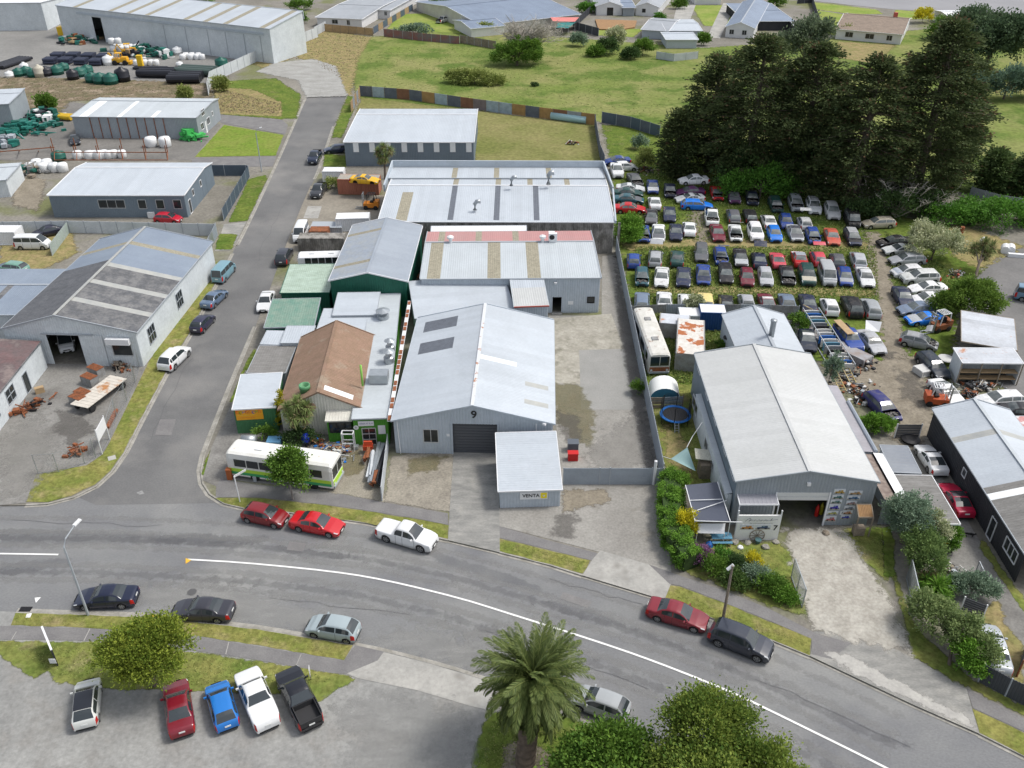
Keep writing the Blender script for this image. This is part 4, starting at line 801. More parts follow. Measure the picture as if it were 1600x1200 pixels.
# shed behind the gallery
gb = gable('small white gabled shed with a steel flue behind the cream-roofed shed', 'shed', (1157, 560), (1262, 560), (1139, 491), 3.6, apex_y=546, roof=m_zinc, name='shed', wallm=m_wgrey, over=.1)
mb = MB(); q = P(1206, 520, 5.0); mb.lathe(q-up*.3, [(.3, -.2), (.3, 1.7), (.36, 1.72), (.36, 1.85), (.1, 1.95)], 14); mb.obj('flue', m_steel, gb.root, True)
# strips of low roof on the right of the gallery
def strip(label, cat, x0, x1, y0, y1, h, roof, wm, name='lean_to'):
    q = lambda x, y, z=h: z3(ga.w+ga.U*x+ga.V*y, z); r = thing(name, label, cat, q((x0+x1)/2, (y0+y1)/2, LZ)); slope(r, q(x0, y0), q(x0, y1), q(x1, y0, h-.1), roof, .76)
    for a_, b_ in ((q(x0, y0), q(x1, y0)), (q(x1, y0), q(x1, y1)), (q(x1, y1), q(x0, y1))): wall(r, a_+Vector((0, .05, 0)), b_+Vector((0, .05, 0)), h-.15, m=wm)
    return r
strip('low purple-grey roof strip along the right flank of the cream-roofed shed', 'lean-to', .12, 2.2, 6.8, 18, 3.1, roofm('roof_mauve', (.33, .32, .35), (.28, .27, .29)), m_wshed)
strip('narrow leaf-littered roof strip between white ribbed strips', 'lean-to', .9, 2.0, .2, 6.7, 2.9, mat('roof_litter', (.30, .25, .215), (.17, .13, .115), rough=.95, sc=3, fine=6, famt=.3), m_wshed)
strip('white ribbed carport strip over a dark opening', 'carport', 2.05, 2.95, .2, 6.7, 3.0, m_trim, m_wdark, 'carport'); mb = MB(); mb.tube([z3(ga.w+ga.U*2.35+ga.V*6.8, 3.0), z3(ga.w+ga.U*2.35+ga.V*15, 3.0)], .22, 8); tag(mb.obj('gutter_pipe', m_bluegrey2), 'fat blue-grey duct beside the purple-grey roof strip', 'duct')
s4 = skillion('flat grey felt carport roof above the red coupe', 'carport', (1438, 818), (1501, 819), (1402, 742), 2.7, 2.7, m_shingle, m_wdark, .8, name='carport', along='AC', walls='acd', edge=m_trim)
s5 = skillion('grey sheet roof of a caravan-sized shelter beside the white coupe', 'shelter', (1394, 738), (1440, 740), (1376, 695), 2.4, 2.4, roofm('roof_slate2', (.24, .26, .285), (.2, .22, .25)), m_wwhite, 1.4, name='shelter', along='AC')
# ---- dark clad house on the right
dh = gable('long charcoal-clad building with white then grey felt roof', 'house', (1602, 866), (1754, 870), (1458, 638), 3.3, hr=4.5, roof=lambda t: m_shingle if t < .41 else m_zinc, wallm=m_wdark, name='dark_house', cap=m_zinc2, spec1=[(.33, .365, m_skyw, 0, 1), (.715, .755, m_skylg, 0, 1)], spec2=[(.715, .755, m_skylg, 0, 1)], walls='bcd', gutter=m_trimg,
   ops={'d': [(14.4, 15.3, 0, 2.1), (17.1, 19.2, 1.1, 2.3), (8.0, 8.7, 1.5, 2.3)]})
A, U, Nn = dh.wd
window(dh.root, A, U, Nn, 14.4, 15.3, .02, 2.1, 1, m_trim, name='door'); window(dh.root, A, U, Nn, 17.1, 19.2, 1.1, 2.3, 3, m_trim); window(dh.root, A, U, Nn, 8.0, 8.7, 1.5, 2.3, 1, m_trim)
dh.dbg = (dh.L, dh.W, dh.he, dh.hr)
rs = skillion('faded red and white striped tin roof behind the charcoal building', 'shed', (1600, 705), (1700, 705), (1567, 650), 2.8, 3.2, m_stripe, m_wshed, .8, name='striped_shed', along='AC')
# ---- rusty sheds of the yard
ry = skillion('open yard shelter with patchy rusty zinc roof, its back to the bush', 'shelter', (1502, 533), (1590, 548), (1473, 480), 2.9, 3.3, m_rustzinc, m_timber, .85, name='yard_shelter', walls='bc', edge=m_timber, along='AC')
ry2 = skillion('workbench shelter with rusty zinc roof and open shelves in front', 'shelter', (1504, 567), (1600, 568), (1487, 543), 2.9, 3.2, m_rustzinc, m_wwhite, .85, name='bench_shelter', walls='bcd', edge=m_trim, along='AC')
mb = MB()
for t in (0, .33, .66, 1): p = ry2.a.lerp(ry2.b, t); mb.beam(p-up*.05, Vector((p.x, p.y, LZ)), .1)
mb.obj('post', m_timber, ry2.root)
for z in (.7, 1.5):
    mb = MB(); a_, b_ = ry2.a+Vector((.2, .5, 0)), ry2.b+Vector((-.2, .5, 0)); a_.z = b_.z = LZ+z; mb.beam(a_, b_, .8, .06); mb.obj('shelf', m_wood, ry2.root)
# ---- left garage
lg = gable('workshop with patched grey fibro roof, van parked inside its open door', 'workshop', (0, 514), (213, 520), (105, 372), 4.5, apex_y=493, name='garage', ridge=.43, sw=.9, roof=lambda t: m_bluegrey if t > .60 else m_asb2, roof2=lambda t: m_bluegrey if t > .57 else m_asb, wallm={'a': m_wwhite, 'b': m_wwhite, 'c': m_wwhite, 'd': m_wwhite}, cap=m_skylg, gutter=m_trimg,
   spec2=[(.14, .17, m_skylg, .0, 1), (.33, .36, m_skylg, 0, 1), (.51, .54, m_skylg, 0, 1), (.78, .81, m_skyl, 0, 1)], spec1=[(.78, .81, m_skyl, 0, 1)], sheets=.84,
   ops={'a': [(4.7, 8.4, 0, 3.95), (11.8, 14.0, 1.4, 2.9)], 'b': [(2.5, 4.3, 1.3, 3.3), (11.0, 12.8, 1.3, 3.3)]})
A, U, Nn = lg.wa
window(lg.root, A, U, Nn, 11.8, 14.0, 1.4, 2.9, 1); plate(lg.root, A, U, Nn, 11.5, 14.1, 3.0, 3.7, m_trim, 'canopy_board', .35, .5)
mb = MB(); mb.beam(A+U*10.0+Nn*.15+up*4.05, A+U*4.2+Nn*.15+up*4.05, .14, .12); mb.obj('door_track', m_trimg, lg.root)
wall(lg.root, A+U*8.4+Nn*.12, A+U*11.0+Nn*.12, 4.0, m=m_wwhite, name='sliding_door')
A, U, Nn = lg.wb
window(lg.root, A, U, Nn, 2.5, 4.3, 1.3, 3.3, 3, m_trimg, 2); window(lg.root, A, U, Nn, 11.0, 12.8, 1.3, 3.3, 3, m_trimg, 2)
lb2 = yridge('low blue-roofed building behind the fibro garage', 'shed', (-120, 492), (62, 492), (-60, 420), 3.4, 445, .6, lambda t: m_bluegrey, m_bluegrey, m_wwhite, spec1=[(.2, .23, m_asb, 0, 1), (.5, .53, m_asb, 0, 1), (.82, .85, m_asb, 0, 1)])
# maroon roofed building at the left edge
mr = skillion('white weatherboard building with maroon rusty roof at the yard side', 'workshop', (-75, 706), (64, 533), (-150, 545), 3.4, 4.6, m_rustroof, m_wwhite, .9, name='side_building', special=[(.2, .25, m_skylg, .1, .5), (.5, .54, m_skylg, .15, .6)], walls='abd',
   ops={'a': [(5.6, 6.5, 1.2, 2.2), (7.6, 8.7, 1.2, 2.4), (10.6, 12.4, 1.1, 2.7), (14.4, 15.5, 0, 2.3)]}, edge=m_asb)
A, U, Nn = mr.wa; mr.dbg = mr.W
for x0, x1, z0, z1 in ((5.6, 6.5, 1.2, 2.2), (7.6, 8.7, 1.2, 2.4), (10.6, 12.4, 1.1, 2.7)): window(mr.root, A, U, Nn, x0, x1, z0, z1, 2, m_trimg, 2)
window(mr.root, A, U, Nn, 14.4, 15.5, .02, 2.3, 1, m_trimg, name='door')
# ---- slate office building
of = yridge('slate-blue office with white roof and a row of aluminium windows', 'office', (73, 305), (288, 305), (100, 254), 3.7, 262, .72, m_zinc, m_zinc, m_wblue, 'office_building', cap=m_trim,
   ops={'a': [(7.2, 11.2, 1.5, 2.8), (13.2, 14.4, 1.4, 2.8), (15.9, 17.1, 1.4, 2.8), (18.5, 19.7, 1.4, 2.8)], 'b': [(1.2, 2.2, 0, 2.2), (3.5, 4.3, 2.0, 3.0), (7.5, 8.3, 2.0, 3.0)]})
A, U, Nn = of.wa
window(of.root, A, U, Nn, 7.2, 11.2, 1.5, 2.8, 3)
for x0 in (13.2, 15.9, 18.5): window(of.root, A, U, Nn, x0, x0+1.2, 1.4, 2.8, 1)
mb = MB(); mb.box(A+U*14.9+Nn*.3+up*(LZ+.5), (1.0, .4, .9)); mb.obj('heat_pump', m_trim, of.root)
A, U, Nn = of.wb
window(of.root, A, U, Nn, 1.2, 2.2, .02, 2.2, 1, m_trim, name='door'); [window(of.root, A, U, Nn, x, x+.8, 2.0, 3.0, 1, m_trim) for x in (3.5, 7.5)]
# ---- grey shed with red door rails
gs2 = yridge('grey shed with rusty vertical door rails and white-framed gable windows', 'shed', (110, 182), (307, 184), (128, 152), 4.2, 158, .72, m_zinc2, m_zinc2, m_wshed, 'rail_shed', spec1=[(.06, .12, m_skyw, 0, 1), (.36, .39, m_skyw, 0, 1), (.64, .67, m_skyw, .6, 1)],
   ops={'b': [(1.5, 3.0, 1.2, 2.4), (3.8, 4.6, 0, 2.1), (5.0, 6.6, 1.2, 2.4), (3.0, 4.6, 3.4, 4.6), (8.2, 9.0, 2.0, 2.8)]})
A, U, Nn = gs2.wa
for i in range(9): mb = MB(); x = gs2.W*(.14+i*.073); mb.beam(A+U*x+Nn*.08+up*.15, A+U*x+Nn*.08+up*4.1, .12, .08, up=Nn); mb.obj('door_rail', m_rust, gs2.root)
A, U, Nn = gs2.wb
for x0, x1, z0, z1 in ((1.5, 3.0, 1.2, 2.4), (5.0, 6.6, 1.2, 2.4), (3.0, 4.6, 3.4, 4.6), (8.2, 9.0, 2.0, 2.8)): window(gs2.root, A, U, Nn, x0, x1, z0, z1, 2, m_trim)
window(gs2.root, A, U, Nn, 3.8, 4.6, .02, 2.1, 1, m_trim, name='door', glass=m_trim)
# ---- long factory
fc = yridge('very long pale factory with striped skylight roof at the top left', 'factory', (86, 8), (421, 45), (460, 28), 8.3, 0, .99, m_zinc, m_zinc, m_wwhite, 'factory', sw=1.6, spec1=[(x, x+.014, m_skyl, 0, 1) for x in (.10, .19, .275, .36, .445, .53, .62, .71, .80, .885, .96)], ops={'a': [(12.5, 15.8, 0, 6.2)]}, cap=m_wgrey)
fa = fc
A, U, Nn = fc.wa
for x in (.52, .62, .72, .80, .88, .95): plate(fc.root, A, U, Nn, fc.W*x, fc.W*x+.25, .2, 6.3, m_trimg, 'door_seam', .04)
mb = MB(); mb.beam(A+U*fc.W*.1+Nn*.1+up*6.9, A+U*fc.W*.97+Nn*.1+up*6.9, .2, .5); mb.obj('door_rail', m_wgrey, fc.root)
lf = yridge('white shed at the far left corner of the industrial yard', 'shed', (-140, 6), (64, 4), (-120, -20), 7.5, -8, .9, m_trim, m_trim, m_wwhite, 'shed', sw=1.6)
ls = yridge('grey steel shed cut by the left edge beside the scrub bank', 'shed', (-110, 168), (14, 162), (-80, 143), 5.2, 148, .7, m_zinc, m_zinc, m_wshed, 'shed', sw=1.2)
ls2 = yridge('pale blue container-like shed at the left edge of the yard', 'shed', (-60, 285), (10, 281), (-40, 258), 3.0, 262, .8, m_zinc2, m_zinc2, m_wwhite, 'shed')
# ---- houses
def house(label, FL, FR, BL, he, ry_, rs_, roof, wallm=m_whouse, ops=None, win=(), name='house', group='houses beyond the paddock', sw=1.2):
    h = yridge(label, 'house', FL, FR, BL, he, ry_, rs_, roof, roof, wallm, name, sw=sw, cap=roof, gutter=m_trim, over=.4, group=group, ops={'a': [w for w in win]})
    A, U, Nn = h.wa
    for w in win: window(h.root, A, U, Nn, *w, bars=2, m=m_trim if wallm is not m_whouse else m_frame, name='door' if w[2] < .1 else 'window')
    return h
house('white house with pale grey roof beyond the timber fence', (492, 27), (566, 30), (520, -6), 2.7, 8, .55, m_housegr, win=[(4.5, 6.3, 1, 2.1), (9.0, 9.9, .8, 2.1)])
house('grey-roofed wing with terrace doors above the timber fence', (560, 14), (610, 16), (572, -25), 2.7, -6, .55, m_housegr, win=[(2.8, 5.6, .02, 2.1), (7.5, 8.3, 1, 2.1)])
house('white cottage with grey roof above the parked flatbed ute', (648, 3), (700, 6), (660, -22), 2.7, -8, .55, m_housegr, win=[(2.5, 3.2, .8, 2.1), (5.6, 6.8, .9, 2.1)])
h3 = house('broad blue-roofed house half hidden by the bare tree', (752, 40), (908, 22), (800, -12), 2.7, 2, .5, m_housebl, wallm=m_wbeige)
house('blue-roofed garden room with a white wall', (735, 45), (790, 40), (745, 28), 2.5, 31, .5, m_housebl)
house('white flat garage beside the blue-roofed house', (722, 31), (745, 30), (730, 18), 2.5, 20, .5, m_trim)
h5 = gable('left white gable of the house with timber deck and black doors', 'house', (931, 10), (974, 10), (940, -14), 2.7, apex_y=3, roof=m_housegr, wallm=m_whouse, name='house', sw=1.2, over=.3, ops={'a': [(3.2, 5.0, .02, 2.2)]}, gutter=m_trim, group='houses beyond the paddock')
window(h5.root, *h5.wa, 3.2, 5.0, .02, 2.2, 2, m_black, name='door')
h6 = gable('right white gable of the deck house with one small window', 'house', (992, 10), (1030, 12), (1000, -14), 2.7, apex_y=4, roof=m_housegr, wallm=m_whouse, name='house', sw=1.2, over=.3, ops={'a': [(2.0, 3.0, 1, 2.0)]}, gutter=m_trim, group='houses beyond the paddock')
window(h6.root, *h6.wa, 2.0, 3.0, 1, 2.0, 1, m_black)
house('recessed grey porch between the two white gables', (972, 12), (994, 12), (975, -2), 2.6, 4, .5, m_housebl, wallm=m_wshed)
house('low grey-roofed sleepout left of the white garages', (1001, 46), (1045, 49), (1012, 27), 2.4, 32, .6, m_housegr, wallm=m_wgrey)
house('white-roofed middle garage with a double pitched roof', (1040, 48), (1098, 48), (1055, 30), 2.4, 36, .5, m_zinc, wallm=m_wgrey)
house('nearest pale garage with flat white roof by the paddock fence', (1040, 62), (1092, 62), (1043, 50), 2.4, 52, .8, m_zinc, wallm=m_wgrey)
h7 = gable('white gabled house with slate-blue roof behind the dark tree', 'house', (1133, 42), (1180, 45), (1150, 2), 2.8, apex_y=35, roof=m_housebl, wallm=m_whouse, name='house', sw=1.2, over=.3, ops={'a': [(1.0, 2.2, .9, 2.1), (4.4, 5.6, .9, 2.1)]}, gutter=m_trim, group='houses beyond the paddock')
for x in (1.0, 4.4): window(h7.root, *h7.wa, x, x+1.2, .9, 2.1, 2)
house('wide blue-roofed house with a recessed dark verandah', (1165, 33), (1243, 33), (1160, 5), 2.7, 16, .6, m_housebl, wallm=m_wdark)
house('low black-roofed shed beside the blue-roofed verandah', (1242, 42), (1274, 42), (1244, 32), 2.4, 34, .5, m_wdark, wallm=m_wdark, sw=3)
h8 = house('cream bungalow with brown hipped roof and brick chimney', (1305, 45), (1412, 54), (1318, 20), 2.8, 25, .55, m_housebr, win=[(2.4, 4.4, .8, 2.1), (7.6, 9.8, .8, 2.1), (13.0, 14.4, .8, 2.1)])
mb = MB(); mb.box(P(1399, 26, 4.6), (.9, .9, 2.2)); mb.obj('chimney', m_redcap, h8.root)
house('white shed roof beyond the yellow-flowering bush', (1488, 30), (1530, 30), (1492, 16), 2.8, 18, .6, m_trim)
sheet('timber_deck', [(930, 30), (995, 32), (992, 42), (970, 46), (935, 45)], m_wood2, .5, skirt=.4, label='curved brown timber deck in front of the white gabled house', cat='deck', kind=None)

house('grey roof behind the dry lawn at the very top of the view', (585, -6), (640, -4), (600, -30), 2.7, -18, .5, m_housegr); house('white-walled roof corner above the blue-roofed house', (790, -8), (850, -10), (800, -34), 2.7, -22, .5, m_housebl); house('pale roof at the top edge between the driveways', (1085, -6), (1130, -6), (1092, -28), 2.7, -18, .5, m_zinc)
# ============================================================ VEHICLES
CARS = {
 #        L     W     H   cowl wsT  reT  rgB  zh   zc   zb  ztr  wf   wr  wheel
 'sedan': (4.65, 1.78, 1.43, 1.30, 2.05, 3.10, 3.78, .70, .93, .92, 1.02, .86, .98, .32),
 'coupe': (4.50, 1.76, 1.30, 1.40, 2.10, 2.80, 3.75, .66, .88, .88, .98, .86, .98, .32),
 'hatch': (4.00, 1.70, 1.50, .98, 1.72, 3.35, 3.86, .76, 1.0, .96, 1.02, .76, .66, .30),
 'wagon': (4.70, 1.76, 1.47, 1.28, 2.02, 4.10, 4.55, .72, .95, .93, .98, .86, .98, .32),
 'suv':   (4.65, 1.86, 1.72, 1.18, 1.90, 4.05, 4.50, .92, 1.12, 1.08, 1.10, .84, .90, .37),
 'van':   (4.80, 1.72, 1.98, .55, 1.35, 4.55, 4.72, .95, 1.18, 1.15, 1.15, .75, .95, .32),
 'ute':   (5.25, 1.86, 1.76, 1.35, 2.05, 3.15, 3.55, .98, 1.14, 1.10, 1.12, .92, 1.10, .39),
}
m_paint = mat('car_paint', (0, 0, 0), objcol=True, rough=.28, famt=0, coat=.6, spec=.5)
m_paintw = mat('wreck_paint', (0, 0, 0), (.17, .15, .12), objcol=True, rough=.5, sc=2.2, thr=(.52, .8), amt=.6, famt=.12, fine=7, coat=.15)
m_glassc = plain('car_glass', (.03, .038, .042), .04, spec=.9, famt=0); m_glassd = mat('dusty_glass', (.06, .075, .078), (.15, .165, .16), rough=.12, sc=1.2, famt=.05, var=.3, spec=.8)
m_tyre = plain('tyre', (.018, .018, .019), .8); m_rim = plain('rim_alloy', (.38, .39, .40), .3, metal=.7); m_seam = plain('seam', (.012, .012, .012), .8)
m_lamp = plain('headlamp', (.62, .64, .66), .08, spec=.8, famt=0); m_tail = plain('tail_lamp', (.42, .015, .012), .15, famt=0); m_plate = plain('number_plate', (.75, .76, .74), .5)
m_engine = mat('engine_bay', (.03, .03, .032), (.16, .15, .14), rough=.6, sc=6, thr=(.4, .6), famt=.3, fine=20)
CM = {}
def car_meshes(kind):
    if kind in CM: return CM[kind]
    L, Wd, Ht, cowl, wst, ret, rgb, zh, zc, zb, ztr, wf, wr, rw = CARS[kind]; w = Wd/2
    prof = [(0, .42), (.02, .60), (.12, zh-.06), (.30, zh), (cowl*.6, (zh+zc)/2+.04), (cowl, zc), ((cowl+wst)/2, (zc+Ht)/2+.035), (wst, Ht-.045), ((wst+ret)/2-.2, Ht), ((wst+ret)/2+.3, Ht), (ret, Ht-.05)]
    if kind == 'ute': prof += [(rgb, ztr+.05), (rgb+.04, ztr), (L-.06, ztr), (L, .62)]
    elif rgb > L-.4: prof += [((ret+rgb)/2, (Ht+ztr)/2+.06), (rgb, ztr), (L-.03, ztr-.12), (L, .5)]
    else: prof += [((ret+rgb)/2, (Ht+ztr)/2+.05), (rgb, ztr+.01), (L-.25, ztr-.02), (L-.05, ztr-.10), (L, .5)]
    px = [p[0] for p in prof]; pz = [p[1] for p in prof]
    wx = (wf, L-wr); ra = rw+.06; az = rw
    pil = [(wst+ret)/2-.02] + ([(ret-.12)] if kind in ('wagon', 'suv', 'van') else [])
    if kind == 'van': pil = [2.2, 3.4]
    doors = {'coupe': [cowl+.25, ret-.1], 'van': [1.0, 2.2, 3.4]}.get(kind, [cowl+.12, (wst+ret)/2-.02, min(ret+.05, (wst+ret)/2+1.0)])
    xs = set(np.round(np.linspace(0, L, 26), 3)) | set(np.round([p for p in px], 3)) | {.06, .34, cowl-.06}
    for c in wx:
        for t in (-1, -.92, -.72, -.4, 0, .4, .72, .92, 1): xs.add(round(c+ra*t, 3))
    for d in doors: xs |= {round(d-.012, 3), round(d+.012, 3)}
    for d in pil: xs |= {round(d-.04, 3), round(d+.04, 3)}
    q0 = cowl+.30*(wst-cowl); q1 = ret+.45*(rgb-ret); xs |= {round(q0, 3), round(q1, 3), round(L-.28, 3)}
    xs = sorted(x for x in xs if 0 <= x <= L); xs2 = [xs[0]]
    for x in xs[1:]:
        if x-xs2[-1] > .008: xs2.append(x)
    xs = xs2
    rows = []
    for x in xs:
        zt = float(np.interp(x, px, pz)); e = abs(x-L/2)/(L/2); hw = w*(1-.02*e**2-.13*max(0, e-.72)/.28*max(0, e-.72)/.28)
        b = min(zb+.02*(x/L), zt-.035); zl = .20+.12*max(0, e-.9)/.1
        for c in wx:
            if abs(x-c) < ra: zl = max(zl, az+math.sqrt(max(0, ra*ra-(x-c)**2))-.01)
        zl = min(zl, b-.06)
        g = max(0, min(1, (zt-b)/.45)); re_ = hw*(.93-.20*g); k = min(1, (zt-b)/.12)
        if kind == 'van': re_ = hw*(.95-.09*g)
        zm = min(max(.52, zl+.05), b-.03)
        pt = [(hw*.90, zl), (hw*.985, zl+.02), (hw, zm), (hw*.99, max(zm+.01, b-.10*k)), (hw*.955, b)]
        ed = (hw*.955, b); top = (re_, zt-.045*g-.012)
        for t in (.10, .88): pt.append((ed[0]+(top[0]-ed[0])*t, ed[1]+(top[1]-ed[1])*t))
        pt += [top, (re_-.075, zt-.004-.006*g), (re_*.5, zt+.008), (0, zt+.014)]
        rows.append(pt)
    nr = 11; V = []; 
    for x, pt in zip(xs, rows):
        for sgn in (1, -1):
            for a, z in pt: V.append((sgn*a, x-L/2, z))
    cls = {}
    def addf(c, f): cls.setdefault(c, []).append(f)
    for i in range(len(xs)-1):
        xm = (xs[i]+xs[i+1])/2
        for s_ in (0, 1):
            for r in range(nr-1):
                a = i*22+s_*11+r; bb = (i+1)*22+s_*11+r; f = (a, bb, bb+1, a+1) if s_ == 0 else (a+1, bb+1, bb, a)
                c = 'body'
                if r == 5 and q0 < xm < q1:
                    c = 'side_window'+str(s_)
                    if any(abs(xm-p) < .045 for p in pil): c = 'body'
                elif 8 <= r <= 9 and cowl < xm < wst+.01: c = 'windscreen'
                elif 8 <= r <= 9 and ret < xm < rgb-.0 and kind != 'van': c = 'rear_window'
                elif 8 <= r <= 9 and ret < xm < L-.05 and kind == 'van': c = 'rear_window'
                elif r >= 7 and .34 < xm < cowl-.02: c = 'bonnet'
                elif 3 <= r <= 6 and .05 < xm < .36: c = 'headlight'+str(s_)
                elif 2 <= r <= 3 and L-.30 < xm: c = 'tail_light'+str(s_)
                elif 1 <= r <= 4 and any(abs(xm-d) < .013 for d in doors): c = 'seam'
                elif kind == 'ute' and r >= 7 and xm > rgb+.02 : c = 'tray'
                addf(c, f)
    addf('body', tuple([i for i in range(11)]+[11+i for i in range(9, -1, -1)]))
    e = (len(xs)-1)*22; addf('body', tuple([e+i for i in range(11)]+[e+11+i for i in range(9, -1, -1)])[::-1])
    out = {}
    def build(name, faces, m, extra=None):
        used = sorted({v for f in faces for v in f}); mp = {v: i for i, v in enumerate(used)}
        vs = [V[v] for v in used]; fs = [tuple(mp[v] for v in f) for f in faces]; mi = [0]*len(fs)
        if extra:
            n = len(vs); vs += [tuple(v) for v in extra.v]; fs += [tuple(i+n for i in f) for f in extra.f]; mi += [1]*len(extra.f)
        me = mesh(name, vs, fs, m, mi, False); me.polygons.foreach_set('use_smooth', [len(f) == 4 and k == 0 for f, k in zip(fs, mi)])
        return me
    # dark parts kept with the body: seams, undertray, grille
    ex = MB(); ex.box((0, 0, .36), (Wd*.78, L*.96, .24)); ex.box((0, -L/2+.0, .40), (Wd*.55, .05, .14)); ex.box((0, -L/2-.005, .60), (Wd*.42, .05, .08)); ex.box((0, L/2, .33), (Wd*.7, .04, .1))
    n0 = len(ex.v); seam = cls.get('seam', []); 
    for f in seam: ex.add([V[v] for v in f], [(0, 1, 2, 3)])
    out['body'] = build('car_body', cls['body'], [m_paint, m_seam], ex)
    for c in ('windscreen', 'rear_window', 'bonnet', 'side_window0', 'side_window1', 'headlight0', 'headlight1', 'tail_light0', 'tail_light1', 'tray'):
        if c in cls: out[c] = build(c, cls[c], {'b': m_paint, 'h': m_lamp, 't': m_tail}.get(c[0], m_glassc) if c != 'tray' else m_paint)
    mb = MB(); mb.lathe((0, 0, 0), [(rw*.6, -.10), (rw*.92, -.10), (rw, -.07), (rw, .07), (rw*.92, .10), (rw*.66, .10), (rw*.64, .07)], 18, axis='X'); out['wheel'] = mesh('tyre_mesh', mb.v, mb.f, m_tyre)
    mb = MB(); mb.lathe((0, 0, 0), [(rw*.68, .0), (rw*.68, .105), (rw*.60, .10), (rw*.58, .05)], 18, axis='X')
    for k in range(5): a = k*2*math.pi/5; mb.beam((.095, 0, 0), (.095, rw*.62*math.cos(a), rw*.62*math.sin(a)), rw*.26, .02, up=Vector((1, 0, 0)))
    out['rim'] = mesh('rim_mesh', mb.v, mb.f, m_rim)
    mb = MB()
    mb.lathe((0, 0, 0), [(rw*.6, -.10), (rw*.92, -.10), (rw, -.07), (rw, .07), (rw*.92, .10), (rw*.62, .10), (rw*.6, .08)], 12, axis='X'); n = len(mb.f); mb.lathe((.085, 0, 0), [(rw*.6, -.01), (rw*.58, .005), (.05, .01)], 10, mi=1, axis='X'); out['wheel_simple'] = mesh('wheel_mesh', mb.v, mb.f, [m_tyre, m_rim], mb.mi)
    for s_ in (0, 1):
        mb = MB(); sg = 1-2*s_; mb.box((sg*(w+.06), cowl+.32-L/2, zb+.05), (.2, .1, .13)); out['mirror%d' % s_] = mesh('mirror_mesh', mb.v, mb.f, m_paint)
    mb = MB(); mb.box((0, L/2+.012, .78 if kind != 'hatch' else .7), (.40, .02, .13)); out['rear_plate'] = mesh('plate_mesh', mb.v, mb.f, m_plate)
    mb = MB(); mb.box((0, -L/2-.03, .45), (.40, .02, .12)); out['front_plate'] = mesh('plate_mesh2', mb.v, mb.f, m_plate)
    mb = MB(); mb.box((0, cowl/2+.1-L/2, zh-.12), (Wd*.74, cowl-.35, .1))
    rr = random.Random(3)
    for _ in range(7): mb.box((rr.uniform(-.5, .5), cowl/2+rr.uniform(-.3, .3)+.1-L/2, zh-.04), (rr.uniform(.15, .45), rr.uniform(.15, .4), rr.uniform(.08, .2)), rz=rr.uniform(0, 1))
    out['engine'] = mesh('engine_mesh', mb.v, mb.f, m_engine)
    out['dims'] = (L, Wd, Ht, wx, rw, rgb, ztr, cowl, zc, ret, wst); CM[kind] = out; return out
WRECKMATS = {}
def as_wreck(me, m):
    key = (me.name, m.name)
    if key not in WRECKMATS: c = me.copy(); c.materials[0] = m; WRECKMATS[key] = c
    return WRECKMATS[key]
